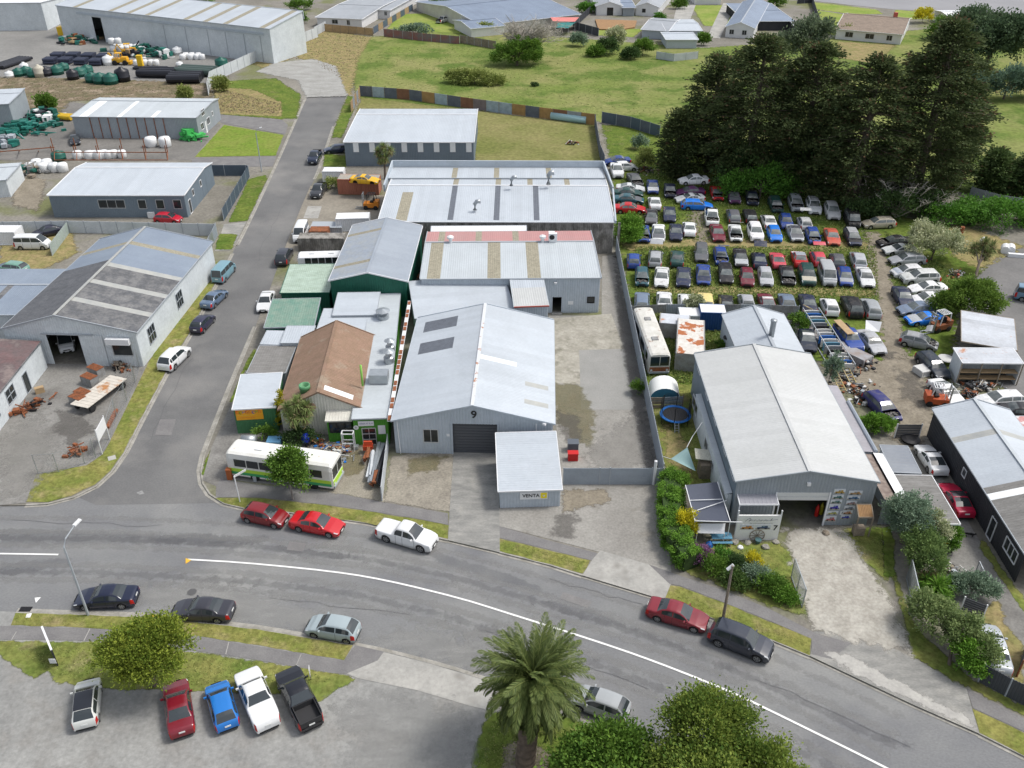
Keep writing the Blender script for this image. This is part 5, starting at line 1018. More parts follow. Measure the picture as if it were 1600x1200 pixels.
def car(kind, label, cat, pos, yaw, col, wreck=False, bonnet=None, z=LZ, group=None, wheels=4, roofcol=None, open_bonnet=False, tilt=0.0, glasscol=None, name=None, canopy=False, tray=None, roll=0.0, rack=False):
    M_ = car_meshes(kind); L, Wd, Ht, wx, rw, rgb, ztr, cowl, zc, ret, wst = M_['dims']
    root = thing(name or ('wrecked_car' if wreck else 'parked_car'), label, cat, (pos.x, pos.y, z), group); root.rotation_euler = (R(tilt), R(roll), R(yaw))
    if wreck: root.scale = (1.07, 1.05, 1.03)
    pm = m_paintw if wreck else m_paint; gm = m_glassd if wreck else m_glassc
    def part(nm, me, c=None, par=root, loc=(0, 0, 0), rot=None):
        o = put(nm, me, par, loc, rot)
        if c is not None: o.color = (*c, 1)
        return o
    fix = lambda me, m: as_wreck(me, m) if wreck else me
    part('body', fix(M_['body'], pm), col)
    if bonnet != 'none':
        if open_bonnet: b = part('bonnet', fix(M_['bonnet'], pm), bonnet or col, loc=(0, -.15, .95), rot=(R(-38), 0, 0)); part('engine', M_['engine'])
        else: part('bonnet', fix(M_['bonnet'], pm), bonnet or col)
    else: part('engine', M_['engine'])
    for c, nm in (('windscreen', 'windscreen'), ('rear_window', 'rear_window'), ('side_window0', 'side_window'), ('side_window1', 'side_window')):
        if c in M_: part(nm, fix(M_[c], gm))
    for c in ('headlight0', 'headlight1'): part('headlight', M_[c] if not (wreck and random.random() < .35) else fix(M_[c], m_engine))
    for c in ('tail_light0', 'tail_light1'): part('tail_light', M_[c])
    if 'tray' in M_:
        if tray is None: part('tray_cover', fix(M_['tray'], pm), col)
        else:
            tb = MB(); l0 = rgb+.06-L/2; l1 = L/2-.05; ww = Wd*.80; zt = ztr+.01
            tb.box((0, (l0+l1)/2, .66), (ww, l1-l0, .04)); 
            for sg in (-1, 1): tb.box((sg*ww/2, (l0+l1)/2, (zt+.66)/2), (.05, l1-l0, zt-.62))
            for yy in (l0, l1): tb.box((0, yy, (zt+.66)/2), (ww, .05, zt-.62))
            key = 'traybox'
            if key not in CM: CM[key] = mesh('tray_mesh', tb.v, tb.f, plain('tray_liner', (.03, .03, .032), .7))
            part('tray', CM[key])
    for k in range(4):
        if k >= wheels: break
        yy = wx[k // 2]-L/2; sg = 1 if k % 2 == 0 else -1
        if wreck: part('wheel', M_['wheel_simple'], loc=(sg*(Wd/2-.12), yy, rw), rot=(0, 0, 0 if sg > 0 else math.pi))
        else:
            wo = part('wheel', M_['wheel'], loc=(sg*(Wd/2-.125), yy, rw), rot=(0, 0, 0 if sg > 0 else math.pi)); part('rim', M_['rim'], par=wo)
    if not wreck:
        part('mirror', M_['mirror0'], col); part('mirror', M_['mirror1'], col); part('number_plate', M_['rear_plate']); part('number_plate', M_['front_plate'])
    elif random.random() < .5: part('mirror', M_['mirror%d' % random.randint(0, 1)], col)
    if roofcol:
        key = ('roof', kind, roofcol)
        if key not in CM:
            mb = MB(); y0 = wst-L/2+.03; y1 = ret-L/2-.03; hw = Wd*.345 if kind != 'van' else Wd*.4; n = 6
            for i in range(n+1):
                t = i/n; zz = Ht+.018-.04*(2*t-1)**4
                for a, dz in ((-1, -.012), (-.5, .006), (0, .012), (.5, .006), (1, -.012)): mb.v.append(Vector((a*hw, y0+(y1-y0)*t, zz+dz)))
            mb.f = [(i*5+k, i*5+k+1, i*5+k+6, i*5+k+5) for i in range(n) for k in range(4)]
            CM[key] = mesh('roof_mesh', mb.v, mb.f, pm, smooth=True)
        part('roof', CM[key], roofcol)
    if rack:
        mb = MB()
        for sg in (-1, 1): mb.beam((sg*.55, wst-L/2+.1, Ht+.1), (sg*.55, ret-L/2-.1, Ht+.1), .05)
        for t in (.2, .5, .8): yy = wst-L/2+(ret-wst)*t; mb.beam((-.6, yy, Ht+.08), (.6, yy, Ht+.08), .05)
        part('roof_rack', mesh('rack_mesh', mb.v, mb.f, m_black))
    return root
def yaw_of(p_front, p_rear):
    d = p_front-p_rear; return math.degrees(math.atan2(d.x, -d.y))
WHITE = (.70, .71, .71); SILVER = (.40, .42, .44); BLACK = (.012, .012, .016); NAVY = (.014, .022, .058); BLUE = (.014, .055, .27); BRIGHT = (.01, .19, .72); RED = (.50, .012, .018); DRED = (.20, .010, .014)
GREY = (.12, .125, .14); TEAL = (.02, .09, .12); GREEN = (.012, .06, .055); MAROON = (.15, .012, .03); PINK = (.55, .07, .10); YELLOW = (.72, .60, .25); SBLUE = (.16, .21, .29); PURPLE = (.09, .015, .09); ORANGE = (.50, .10, .06); BEIGE = (.42, .38, .30)
# (kind, colour, front pixel, rear pixel, label, category, extras) ; pixels are where the car's ends stand at wheel height
STREET = [
 ('hatch', DRED, (446, 812), (383, 799), 'dark red hatchback parked nose to tail behind the bright red sedan', 'car', dict()),
 ('sedan', RED, (534, 826), (457, 811), 'bright red sedan parked on the street by the young green tree', 'car', dict()),
 ('ute', WHITE, (681, 850), (591, 824), 'white double-cab ute with hard tray lid at the kerb', 'ute', dict()),
 ('sedan', (.008, .012, .035), (120, 935), (213, 931), 'glossy black sedan parked behind the lamp post', 'car', dict()),
 ('sedan', (.035, .035, .045), (274, 951), (361, 955), 'charcoal sedan with pale roof reflections on the south kerb', 'car', dict()),
 ('hatch', (.33, .39, .41), (485, 975), (556, 988), 'pale silver-green hatchback near the crossing on the south kerb', 'car', dict()),
 ('sedan', (.20, .012, .022), (1103, 973), (1015, 947), 'maroon sedan parked in front of the garden hedge', 'car', dict()),
 ('suv', (.028, .034, .05), (1204, 1020), (1112, 984), 'dark blue-grey SUV parked beside the power pole', 'SUV', dict()),
 ('hatch', (.35, .37, .38), (901, 1087), (976, 1115), 'silver hatchback half hidden by the palm fronds', 'car', dict()),
 ('hatch', (.62, .63, .60), (139, 1070), (134, 1130), 'cream-white hatchback with black glass roof in the car park', 'car', dict(roofcol=(.012, .014, .02))),
 ('sedan', (.17, .008, .018), (275, 1072), (285, 1143), 'dark red sedan standing beside the blue hatchback', 'car', dict()),
 ('hatch', (.012, .16, .50), (338, 1070), (357, 1138), 'bright blue hatchback in the car park', 'car', dict()),
 ('ute', WHITE, (385, 1053), (420, 1136), 'white ute with covered tray between blue hatchback and black pickup', 'ute', dict()),
 ('ute', (.008, .009, .014), (448, 1052), (488, 1135), 'black pickup with open tray and sunroof at the end of the row', 'pickup', dict(tray=1)),
 ('van', (.16, .30, .36), (363, 412), (336, 442), 'teal minivan parked highest on the left verge', 'van', dict()),
 ('sedan', (.10, .15, .23), (347, 455), (322, 478), 'steel-blue sedan between the teal van and dark hatchback', 'car', dict()),
 ('hatch', (.02, .02, .05), (328, 493), (305, 517), 'dark purple hatchback with glossy back window on the side street', 'car', dict()),
 ('suv', WHITE, (287, 546), (258, 574), 'white four-wheel drive with spare wheel on its back door', 'SUV', dict()),
 ('sedan', WHITE, (408, 491), (423, 452), 'white sedan facing down the side street by the green roof', 'car', dict()),
 ('suv', (.02, .02, .028), (451, 388), (437, 417), 'black SUV with red tail lamps beside the green lean-to', 'SUV', dict()),
 ('van', WHITE, (463, 384), (478, 350), 'white van with black windows parked outside the forecourt', 'van', dict()),
 ('ute', (.035, .037, .042), (490, 312), (506, 287), 'dark grey pickup parked by the forecourt kerb', 'pickup', dict(tray=1)),
 ('ute', (.012, .02, .045), (485, 259), (499, 235), 'navy ute at the top of the side street facing the viewer', 'ute', dict(tray=1)),
 ('wagon', (.012, .02, .055), (507, 236), (545, 233), 'navy station wagon nosed in beside the slate-blue shed', 'car', dict()),
 ('van', WHITE, (84, 383), (20, 383), 'white van with deep blue lower flank on the dry grass', 'van', dict()),
 ('sedan', (.02, .02, .04), (62, 366), (90, 360), 'dark stripped car beside the paling fence', 'car', dict()),
 ('hatch', (.45, .012, .03), (289, 344), (237, 342), 'crimson hatchback beside the slate-blue office', 'car', dict()),
 ('sedan', (.02, .022, .028), (119, 229), (116, 210), 'black car in front of the shed with rusty rails', 'car', dict()),
 ('wagon', (.16, .32, .25), (0, 416), (37, 421), 'pale green old car at the left edge', 'car', dict(bonnet=(.05, .08, .16))),
 ('van', (.12, .22, .32), (1640, 470), (1594, 462), 'blue vehicle nose at the right edge of the rear yard', 'van', dict()),
 ('coupe', WHITE, (1440, 697), (1470, 742), 'white coupe parked beside the grey-roofed shelter', 'car', dict()),
 ('coupe', (.42, .01, .045), (1478, 757), (1510, 808), 'raspberry red convertible with black soft top by the charcoal wall', 'car', dict(roofcol=(.02, .02, .024))),
 ('sedan', (.42, .45, .48), (1540, 980), (1562, 1050), 'silver car tucked behind the charcoal corner fence', 'car', dict()),
 ('ute', (.6, .6, .6), (703, 29), (681, 36), 'silver flatbed ute on the dry lawn of the white cottage', 'ute', dict(tray=1)),
 ('van', WHITE, (105, 548), (104, 520), 'white van standing inside the garage doorway', 'van', dict()),
]
allc = []
for kind, col, pf, pr, label, cat, ex in STREET:
    south = pf[1] > 930 and pf[0] < 1000 and pf[1] > 1040
    hh = .45
    a, b = P(*pf, LZ+hh), P(*pr, LZ+hh); zz = LZ if (south or pf[1] < 400 or pf[0] > 1400 or pf == (105, 548) or pf[0] < 20) else 0.0
    if pf[0] < 1400 and not south and 400 <= pf[1]: zz = 0.0 if not (pf == (105, 548)) else LZ
    c = (a+b)/2
    car(kind, label, cat, c, yaw_of(a, b), col, z=zz, name={'van': 'parked_van', 'ute': 'pickup_truck'}.get(kind, 'parked_car'), **ex)
# ---------------- wrecks: rows of (x, y, kind, colour name, colour, yaw, extras)
CN = dict(w=('white', WHITE), s=('silver', SILVER), k=('black', BLACK), n=('navy', NAVY), b=('blue', BLUE), B=('bright blue', BRIGHT), r=('red', RED), m=('maroon', MAROON), g=('grey', GREY), t=('teal', TEAL), G=('dark green', GREEN), p=('pink-red', PINK), y=('pale yellow', YELLOW), S=('slate-blue', SBLUE), u=('purple', PURPLE), o=('faded orange', ORANGE), e=('beige', BEIGE))
KN_ = dict(sedan='sedan', hatch='hatchback', wagon='station wagon', suv='four-wheel drive', van='van', ute='pickup', coupe='coupe')
ROWS = [
 ('the row backing onto the cypress trees', 'A', -6, [
  (1020, 291, 'sedan', 'b'), (1047, 297, 'sedan', 'n', dict(bonnet='none')), (1120, 301, 'sedan', 'r'), (1146, 306, 'wagon', 'u', dict(rack=True)), (1175, 308, 'sedan', 'n', dict(bonnet='none')), (1212, 319, 'wagon', 'G', dict(bonnet='none')),
  (1243, 318, 'suv', 's', dict(bonnet='none')), (1271, 322, 'suv', 'w', dict(rack=True)), (1300, 330, 'suv', 'w', dict(open_bonnet=False)), (1331, 343, 'van', 'k', dict())]),
 ('the back line of the second row', 'B', -6, [
  (1018, 338, 'sedan', 'k'), (1046, 334, 'sedan', 'n'), (1077, 356, 'sedan', 'w', dict(y=174)), (1112, 339, 'ute', 'w', dict(bonnet='none', tray=1)), (1146, 336, 'wagon', 'g', dict(y=174)), (1172, 336, 'wagon', 'k', dict(y=174)), (1201, 345, 'sedan', 'w', dict(y=174)), (1228, 346, 'hatch', 'b'), (1257, 348, 'hatch', 'w', dict(y=174))]),
 ('the front line of the second row', 'C', -6, [
  (1005, 364, 'sedan', 'b', dict(bonnet='none')), (1029, 363, 'sedan', 'w'), (1056, 362, 'sedan', 'n'), (1121, 363, 'sedan', 'm'), (1149, 363, 'sedan', 'w'), (1180, 363, 'suv', 'w'), (1210, 365, 'hatch', 'B'), (1242, 363, 'sedan', 's', dict(roofcol=(.06, .065, .08))), (1270, 368, 'hatch', 'b'), (1300, 369, 'sedan', 'o', dict(bonnet=(.5, .08, .05))), (1332, 370, 'wagon', 'n', dict(roofcol=(.35, .36, .38)))]),
 ('the back line of the third row', 'D', -7, [
  (990, 406, 'hatch', 'b', dict(y=174)), (1024, 402, 'wagon', 's', dict(y=172)), (1058, 402, 'sedan', 'G', dict(y=173)), (1096, 394, 'wagon', 'g'), (1126, 400, 'hatch', 'b'), (1157, 402, 'sedan', 'k'), (1186, 405, 'sedan', 'n', dict(y=172)), (1215, 405, 'coupe', 'p', dict(y=172)), (1249, 403, 'sedan', 'r', dict(roofcol=(.30, .33, .37), y=172)), (1278, 403, 'hatch', 'p', dict(y=172)), (1308, 406, 'hatch', 'g', dict(y=172)), (1341, 405, 'wagon', 's', dict(y=172))]),
 ('the front line of the third row', 'E', -8, [
  (1003, 432, 'hatch', 't'), (1034, 432, 'sedan', 'w', dict(bonnet=(.62, .62, .62))), (1068, 432, 'sedan', 'n'), (1099, 428, 'sedan', 'b'), (1134, 427, 'wagon', 'k'), (1167, 433, 'hatch', 'm', dict()), (1196, 432, 'hatch', 's'), (1230, 429, 'sedan', 'k', dict(bonnet='none')), (1261, 430, 'suv', 'G', dict(bonnet=(.45, .42, .34))), (1292, 430, 'van', 's'), (1320, 432, 'hatch', 'b', dict(bonnet=(.3, .32, .34))), (1352, 432, 'sedan', 'w')]),
 ('the row behind the grey fence', 'F', 174, [
  (1003, 470, 'wagon', 'S'), (1038, 469, 'sedan', 'w'), (1071, 471, 'hatch', 'w'), (1103, 470, 'wagon', 'y'), (1134, 472, 'hatch', 'k'), (1166, 471, 'hatch', 's'), (1198, 471, 'coupe', 'm', dict(roofcol=(.62, .6, .6))), (1230, 472, 'sedan', 'S'), (1262, 472, 'sedan', 'n'), (1296, 478, 'hatch', 'w'), (1331, 478, 'suv', 'k'), (1361, 480, 'wagon', 's')]),
 ('the right-hand line under the blossom tree', 'G', -84, [
  (1398, 377, 'sedan', 'k', dict(bonnet='none')), (1406, 389, 'coupe', 'w'), (1418, 405, 'wagon', 's'), (1418, 424, 'hatch', 'w', dict(bonnet=(.4, .44, .5))), (1438, 434, 'suv', 'w'), (1450, 450, 'sedan', 'w'), (1450, 467, 'sedan', 'w'), (1434, 482, 'sedan', 'S', dict()), (1446, 497, 'coupe', 'B', dict())]),
 ('the left-hand line along the tall fence', 'H', 84, [
  (964, 251, 'sedan', 'b', dict(y=-80)), (985, 293, 'coupe', 'w', dict()), (981, 301, 'sedan', 'G'), (982, 311, 'sedan', 't'), (984, 325, 'sedan', 'r')]),
]
labels_seen = set()
for rowname, rk, ryaw, cars in ROWS:
    for i, cdef in enumerate(cars):
        x, y, kind, ck = cdef[:4]; ex = dict(cdef[4]) if len(cdef) > 4 else {}
        yw = ex.pop('y', ryaw)+random.uniform(-2.5, 2.5); cname, col = CN[ck]
        kf = random.uniform(.8, 1.1); col = tuple(max(0.004, c*kf*random.uniform(.985, 1.015)) for c in col); kn = KN_[kind]
        nb = [CN[cars[j][3]][0]+' '+KN_[cars[j][2]] for j in (i-1, i+1) if 0 <= j < len(cars)]
        st = 'without bonnet ' if ex.get('bonnet') == 'none' else ''
        rn = {'A': 'backing onto the trees', 'B': 'second row back line', 'C': 'second row front line', 'D': 'third row back line', 'E': 'third row front line', 'F': 'behind the grey fence', 'G': 'beneath the blossom tree', 'H': 'against the tall shed'}[rk]
        if len(nb) == 2: label = f'{cname} {kn} {st}{rn}, between {nb[0]} and {nb[1]}'
        else: label = f'{cname} {kn} {st}{rn}, end car beside the {nb[0]}'
        w_ = label.split()
        if len(w_) > 16: label = ' '.join(w_).replace('station wagon', 'wagon').replace('four-wheel drive', 'jeep').replace('without bonnet ', '')
        if label in labels_seen: label = label.replace('between', 'squeezed between')
        labels_seen.add(label)
        p = P(x, y, LZ+.7); h_ = random.random()
        if rk != 'F' and 'bonnet' not in ex and h_ < .3: ex['bonnet'] = random.choice([GREY, BLACK, WHITE, SILVER, 'none', 'none', NAVY])
        if rk in 'ABCDE' and 'bonnet' not in ex and h_ > .93: ex['open_bonnet'] = True
        car(kind, label, 'wrecked car', p, yw, col, wreck=True, group='wrecked cars in the yard', tilt=random.uniform(-1, 1), **ex)
EXTRA = [
 (964, 266, 'ute', WHITE, 0, 'silver-white pickup facing forward beneath the blue car with raised panel', {}), (977, 260, 'hatch', WHITE, 100, 'white hatchback peeping out behind the silver-white pickup', {}),
 (992, 280, 'sedan', (.1, .1, .11), 8, 'dark sedan with white bonnet piece and stripped nose', dict(bonnet='none')), (1023, 316, 'sedan', WHITE, 176, 'white stripped car facing away beside the red sideways sedan', dict()),
 (1078, 299, 'sedan', PURPLE, -82, 'dark purple sedan lying under the white stacked sedan', {}), (1078, 309, 'coupe', WHITE, -80, 'white coupe squeezed between purple sedan and bright blue wreck', {}),
 (1089, 320, 'wagon', BRIGHT, 86, 'bright blue wreck heaped with salvaged panels', {}), (1373, 348, 'wagon', BEIGE, -84, 'beige station wagon side-on under the dead branches', {}),
 (1411, 463, 'sedan', NAVY, -5, 'navy sedan facing forward beside the white right-hand line', {}), (1436, 533, 'hatch', (.30, .31, .32), 62, 'silver hatchback with raised bonnet beside the rusty forklift', dict(open_bonnet=True)),
 (1458, 570, 'wagon', (.02, .03, .045), 8, 'dark navy wagon behind the white overturned front end', {}), (1479, 612, 'coupe', WHITE, 12, 'white coupe behind the orange and white forklift', {}),
 (1563, 624, 'wagon', WHITE, -84, 'white station wagon with open door beside the charcoal building', {}), (1600, 643, 'sedan', BLACK, 80, 'black car at the right edge below the white wagon', {}),
 (1361, 533, 'sedan', (.38, .39, .41), 8, 'silver sedan with bonnet scoop alone beside the dirt track', dict()), (1325, 528, 'ute', BLUE, 4, 'blue pickup with a plank laid along its back', dict(tray=1)),
 (1378, 634, 'wagon', (.02, .022, .13), 14, 'purple-blue wreck with missing front end near the clipped shrub', dict(bonnet='none', wheels=3)),
]
for x, y, kind, col, yw, label, ex in EXTRA:
    car(kind, label, 'wrecked car', P(x, y, LZ+.7), yw, col, wreck=True, group='wrecked cars in the yard', **ex)
car('sedan', 'white sedan stacked on top of the purple sedan', 'wrecked car', P(1084, 280, LZ+2.1), -84, WHITE, wreck=True, z=LZ+1.35, group='wrecked cars in the yard')
car('coupe', 'small blue car with a cream roof box', 'wrecked car', P(1262, 530, LZ+.7), -10, (.012, .02, .04), wreck=True, group='wrecked cars in the yard', roofcol=(.6, .6, .58))
# ============================================================ VEGETATION
def leafm(name, a, b, r=.75): return mat(name, a, b, leaf=True, rough=r, famt=0, spec=.25)
m_bark = mat('bark', (.16, .13, .105), (.10, .08, .065), rough=.95, sc=2, famt=.25); m_barkg = mat('bark_grey', (.27, .25, .235), (.19, .175, .165), rough=.95, sc=2, famt=.2)
def leaf_cloud(cen, spread, n, size, asp=1.6, droop=0.0, flat=.55, outward=None, rng=RNG):
    """n leaf quads scattered round the points cen (K,3); returns verts, quads, value per face"""
    K = len(cen); k = rng.integers(0, K, n); d = rng.normal(0, 1, (n, 3))*np.array(spread)[None, :]; p = cen[k]+d
    a = rng.uniform(0, 2*np.pi, n); z = rng.normal(0, flat, n)-droop; t = np.stack([np.cos(a), np.sin(a), z], 1)
    if outward is not None:
        o = p-outward[k]; o /= np.linalg.norm(o, axis=1, keepdims=True)+1e-6; t = t*.55+o*.9; t[:, 2] -= droop
    t /= np.linalg.norm(t, axis=1, keepdims=True); r = rng.normal(0, 1, (n, 3)); s = np.cross(t, r); s /= np.linalg.norm(s, axis=1, keepdims=True)+1e-6
    ln = size*rng.uniform(.6, 1.35, n)[:, None]; w = ln/asp
    V = np.stack([p-t*ln*.5, p+s*w*.5, p+t*ln*.5, p-s*w*.5], 1).reshape(-1, 3); Q = np.arange(4*n).reshape(n, 4)
    val = rng.uniform(0, 1, K)[k]*.55+rng.uniform(0, 1, n)*.45
    return V, Q, val
def limbs(mb, base, top, r, ends, mi=0, rr=random):
    mb.tube([base, base.lerp(top, .5)+Vector((rr.uniform(-.1, .1), rr.uniform(-.1, .1), 0)), top], [r, r*.75, r*.5], 8, mi)
    for e in ends:
        a = base.lerp(top, rr.uniform(.45, .98)); m_ = a.lerp(e, .5)+Vector((0, 0, rr.uniform(.0, .3))); mb.tube([a, m_, e], [r*.38, r*.25, r*.08], 5, mi, cap=False)
def crown_tree(label, px, py, hc, lobes, n, size, m, base=None, trunk=.15, cat='tree', name='tree', clumps=70, asp=1.6, group=None, spread=.32, barkm=None, droop=.1, name2='crown', z0=LZ, flat=.5, shell=.55):
    """crown centre at pixel (px, py) and height hc; lobes = (dx, dy, dz, rx, ry, rz) about it"""
    c = P(px, py, hc); b = Vector((c.x, c.y, z0)) if base is None else P(*base, z0)
    root = thing(name, label, cat, b, group); C_ = []; O_ = []
    vol = [l[3]*l[4]*l[5] for l in lobes]; tot = sum(vol)
    for l, v in zip(lobes, vol):
        k = max(6, int(clumps*v/tot)); u = RNG.normal(0, 1, (k, 3)); u /= np.linalg.norm(u, axis=1, keepdims=True); u[:, 2] = np.where(u[:, 2] < -.5, -u[:, 2], u[:, 2])
        rad = RNG.uniform(shell, 1, (k, 1))*RNG.uniform(.82, 1.08, (k, 1)); C_.append(np.array([c.x+l[0], c.y+l[1], hc+l[2]])+u*rad*np.array(l[3:6])); O_.append(np.tile([c.x+l[0], c.y+l[1], hc+l[2]-.4*l[5]], (k, 1)))
    C_ = np.concatenate(C_); O_ = np.concatenate(O_); kk = RNG.integers(0, len(C_), max(4, len(C_)//14)); bmp = np.zeros(len(C_)); cc_ = np.array([c.x, c.y, hc])
    for q in kk: bmp += np.exp(-((C_-C_[q])**2).sum(1)/(2*(.3*lobes[0][3])**2))*RNG.uniform(-.22, .22)
    C_ = C_+(C_-O_)*np.clip(bmp, -.4, .35)[:, None]; C_[:, 2] = np.maximum(C_[:, 2], z0+.25)
    V, Q, val = leaf_cloud(C_, (spread, spread, spread*.8), n, size, asp, droop, flat, O_)
    V[:, 2] = np.maximum(V[:, 2], z0+.03)
    o = put(name2, np_mesh(name2, V-np.array(b)[None, :], Q, m, ('v', 'FACE', val)), root)
    if trunk:
        mb = MB(); idx = RNG.choice(len(C_), min(len(C_), 16), replace=False); ends = [Vector(C_[i]).lerp(Vector((c.x, c.y, hc)), .25) for i in idx]
        limbs(mb, b-Vector((0, 0, .1)), Vector((c.x, c.y, hc)), trunk, ends); mb.obj('trunk', barkm or m_bark, root)
    return root
L_green = leafm('leaf_green', (0.054, 0.132, 0.019), (0.186, 0.310, 0.046)); L_olive = leafm('leaf_olive', (0.155, 0.217, 0.046), (0.403, 0.434, 0.139)); L_dark = leafm('leaf_dark', (0.028, 0.065, 0.022), (0.093, 0.155, 0.046))
L_hedge = leafm('leaf_hedge', (0.078, 0.186, 0.023), (0.202, 0.372, 0.046)); L_pohut = leafm('leaf_pohut', (0.085, 0.155, 0.019), (0.341, 0.388, 0.054)); L_grey = leafm('leaf_greygreen', (0.109, 0.178, 0.116), (0.310, 0.403, 0.279))
L_yellow = leafm('leaf_yellow', (0.402, 0.368, 0.023), (0.747, 0.667, 0.034)); L_purple = leafm('flower_purple', (0.184, 0.081, 0.172), (0.391, 0.196, 0.368)); L_blossom = leafm('leaf_blossom', (0.161, 0.218, 0.081), (0.713, 0.713, 0.483)); L_lush = leafm('leaf_lush', (0.054, 0.155, 0.023), (0.155, 0.341, 0.046))
L_cyp = leafm('cypress_spray', (.028, .052, .018), (.135, .170, .062)); L_cypb = leafm('cypress_brown', (0.088, 0.058, 0.032), (0.193, 0.131, 0.070)); L_conif = leafm('leaf_gold_conifer', (0.253, 0.253, 0.011), (0.483, 0.437, 0.023)); L_euc = leafm('leaf_gum', (0.078, 0.116, 0.070), (0.232, 0.287, 0.171))
L_palm = leafm('palm_leaflet', (.055, .095, .022), (.21, .25, .075), .55); L_palmd = leafm('palm_dead', (0.161, 0.115, 0.069), (0.310, 0.230, 0.149)); L_cab = leafm('cabbage_leaf', (0.109, 0.171, 0.046), (0.310, 0.372, 0.139)); L_straw = leafm('straw_leaf', (0.253, 0.196, 0.092), (0.460, 0.380, 0.230))
def ell(*a): return a
crown_tree('young bushy green tree growing from the verge in front of the bus', 449, 733, 3.4, [(0, 0, 0, 1.9, 1.8, 1.9), (.2, .1, 1.5, 1.0, 1.0, .8), (-.6, .2, -.6, 1.4, 1.2, 1.0), (.9, -.2, -.7, 1.3, 1.2, .9)], 9000, .22, L_green, base=(458, 781), trunk=.10, barkm=m_barkg, clumps=110, spread=.25)
crown_tree('broad yellow-green tree on the lawn above the car park', 225, 1018, 3.6, [(-.6, -.3, 0, 2.6, 2.1, 1.7), (1.0, .7, .3, 2.1, 1.9, 1.5), (.5, -1.0, -.3, 2.2, 1.6, 1.2), (-1.6, .3, -.4, 1.5, 1.4, 1.1), (.9, 1.6, .4, 1.4, 1.1, 1.0)], 30000, .17, L_pohut, trunk=.22, clumps=330, spread=.28)
crown_tree('large leafy tree filling the bottom edge right of the palm', 1118, 1152, 4.6, [(-.6, .3, 0, 2.9, 2.6, 2.3), (-2.6, -1.3, -.6, 2.3, 2.0, 1.7), (2.3, -1.2, -.5, 2.2, 2.1, 1.8), (-.5, 1.9, .3, 1.5, 1.2, 1.2), (1.5, 1.0, .2, 1.5, 1.3, 1.2), (3.2, -3.4, -.5, 2.6, 2.4, 1.9), (-1.0, -3.5, 0, 3.4, 2.6, 2.0)], 52000, .20, leafm('leaf_mixed', (.06, .13, .02), (.27, .33, .06)), trunk=.3, clumps=520, spread=.36)
crown_tree('dense bushy tree at the foot of the palm', 945, 1170, 3.0, [(0, 0, 0, 2.8, 2.2, 1.8), (-1.9, -1.2, -.3, 2.0, 2.0, 1.5), (2.0, -.7, -.3, 2.0, 1.8, 1.4), (.3, -3.0, 0, 3.4, 2.2, 1.6)], 17000, .24, L_green, trunk=.22, clumps=260, spread=.3)
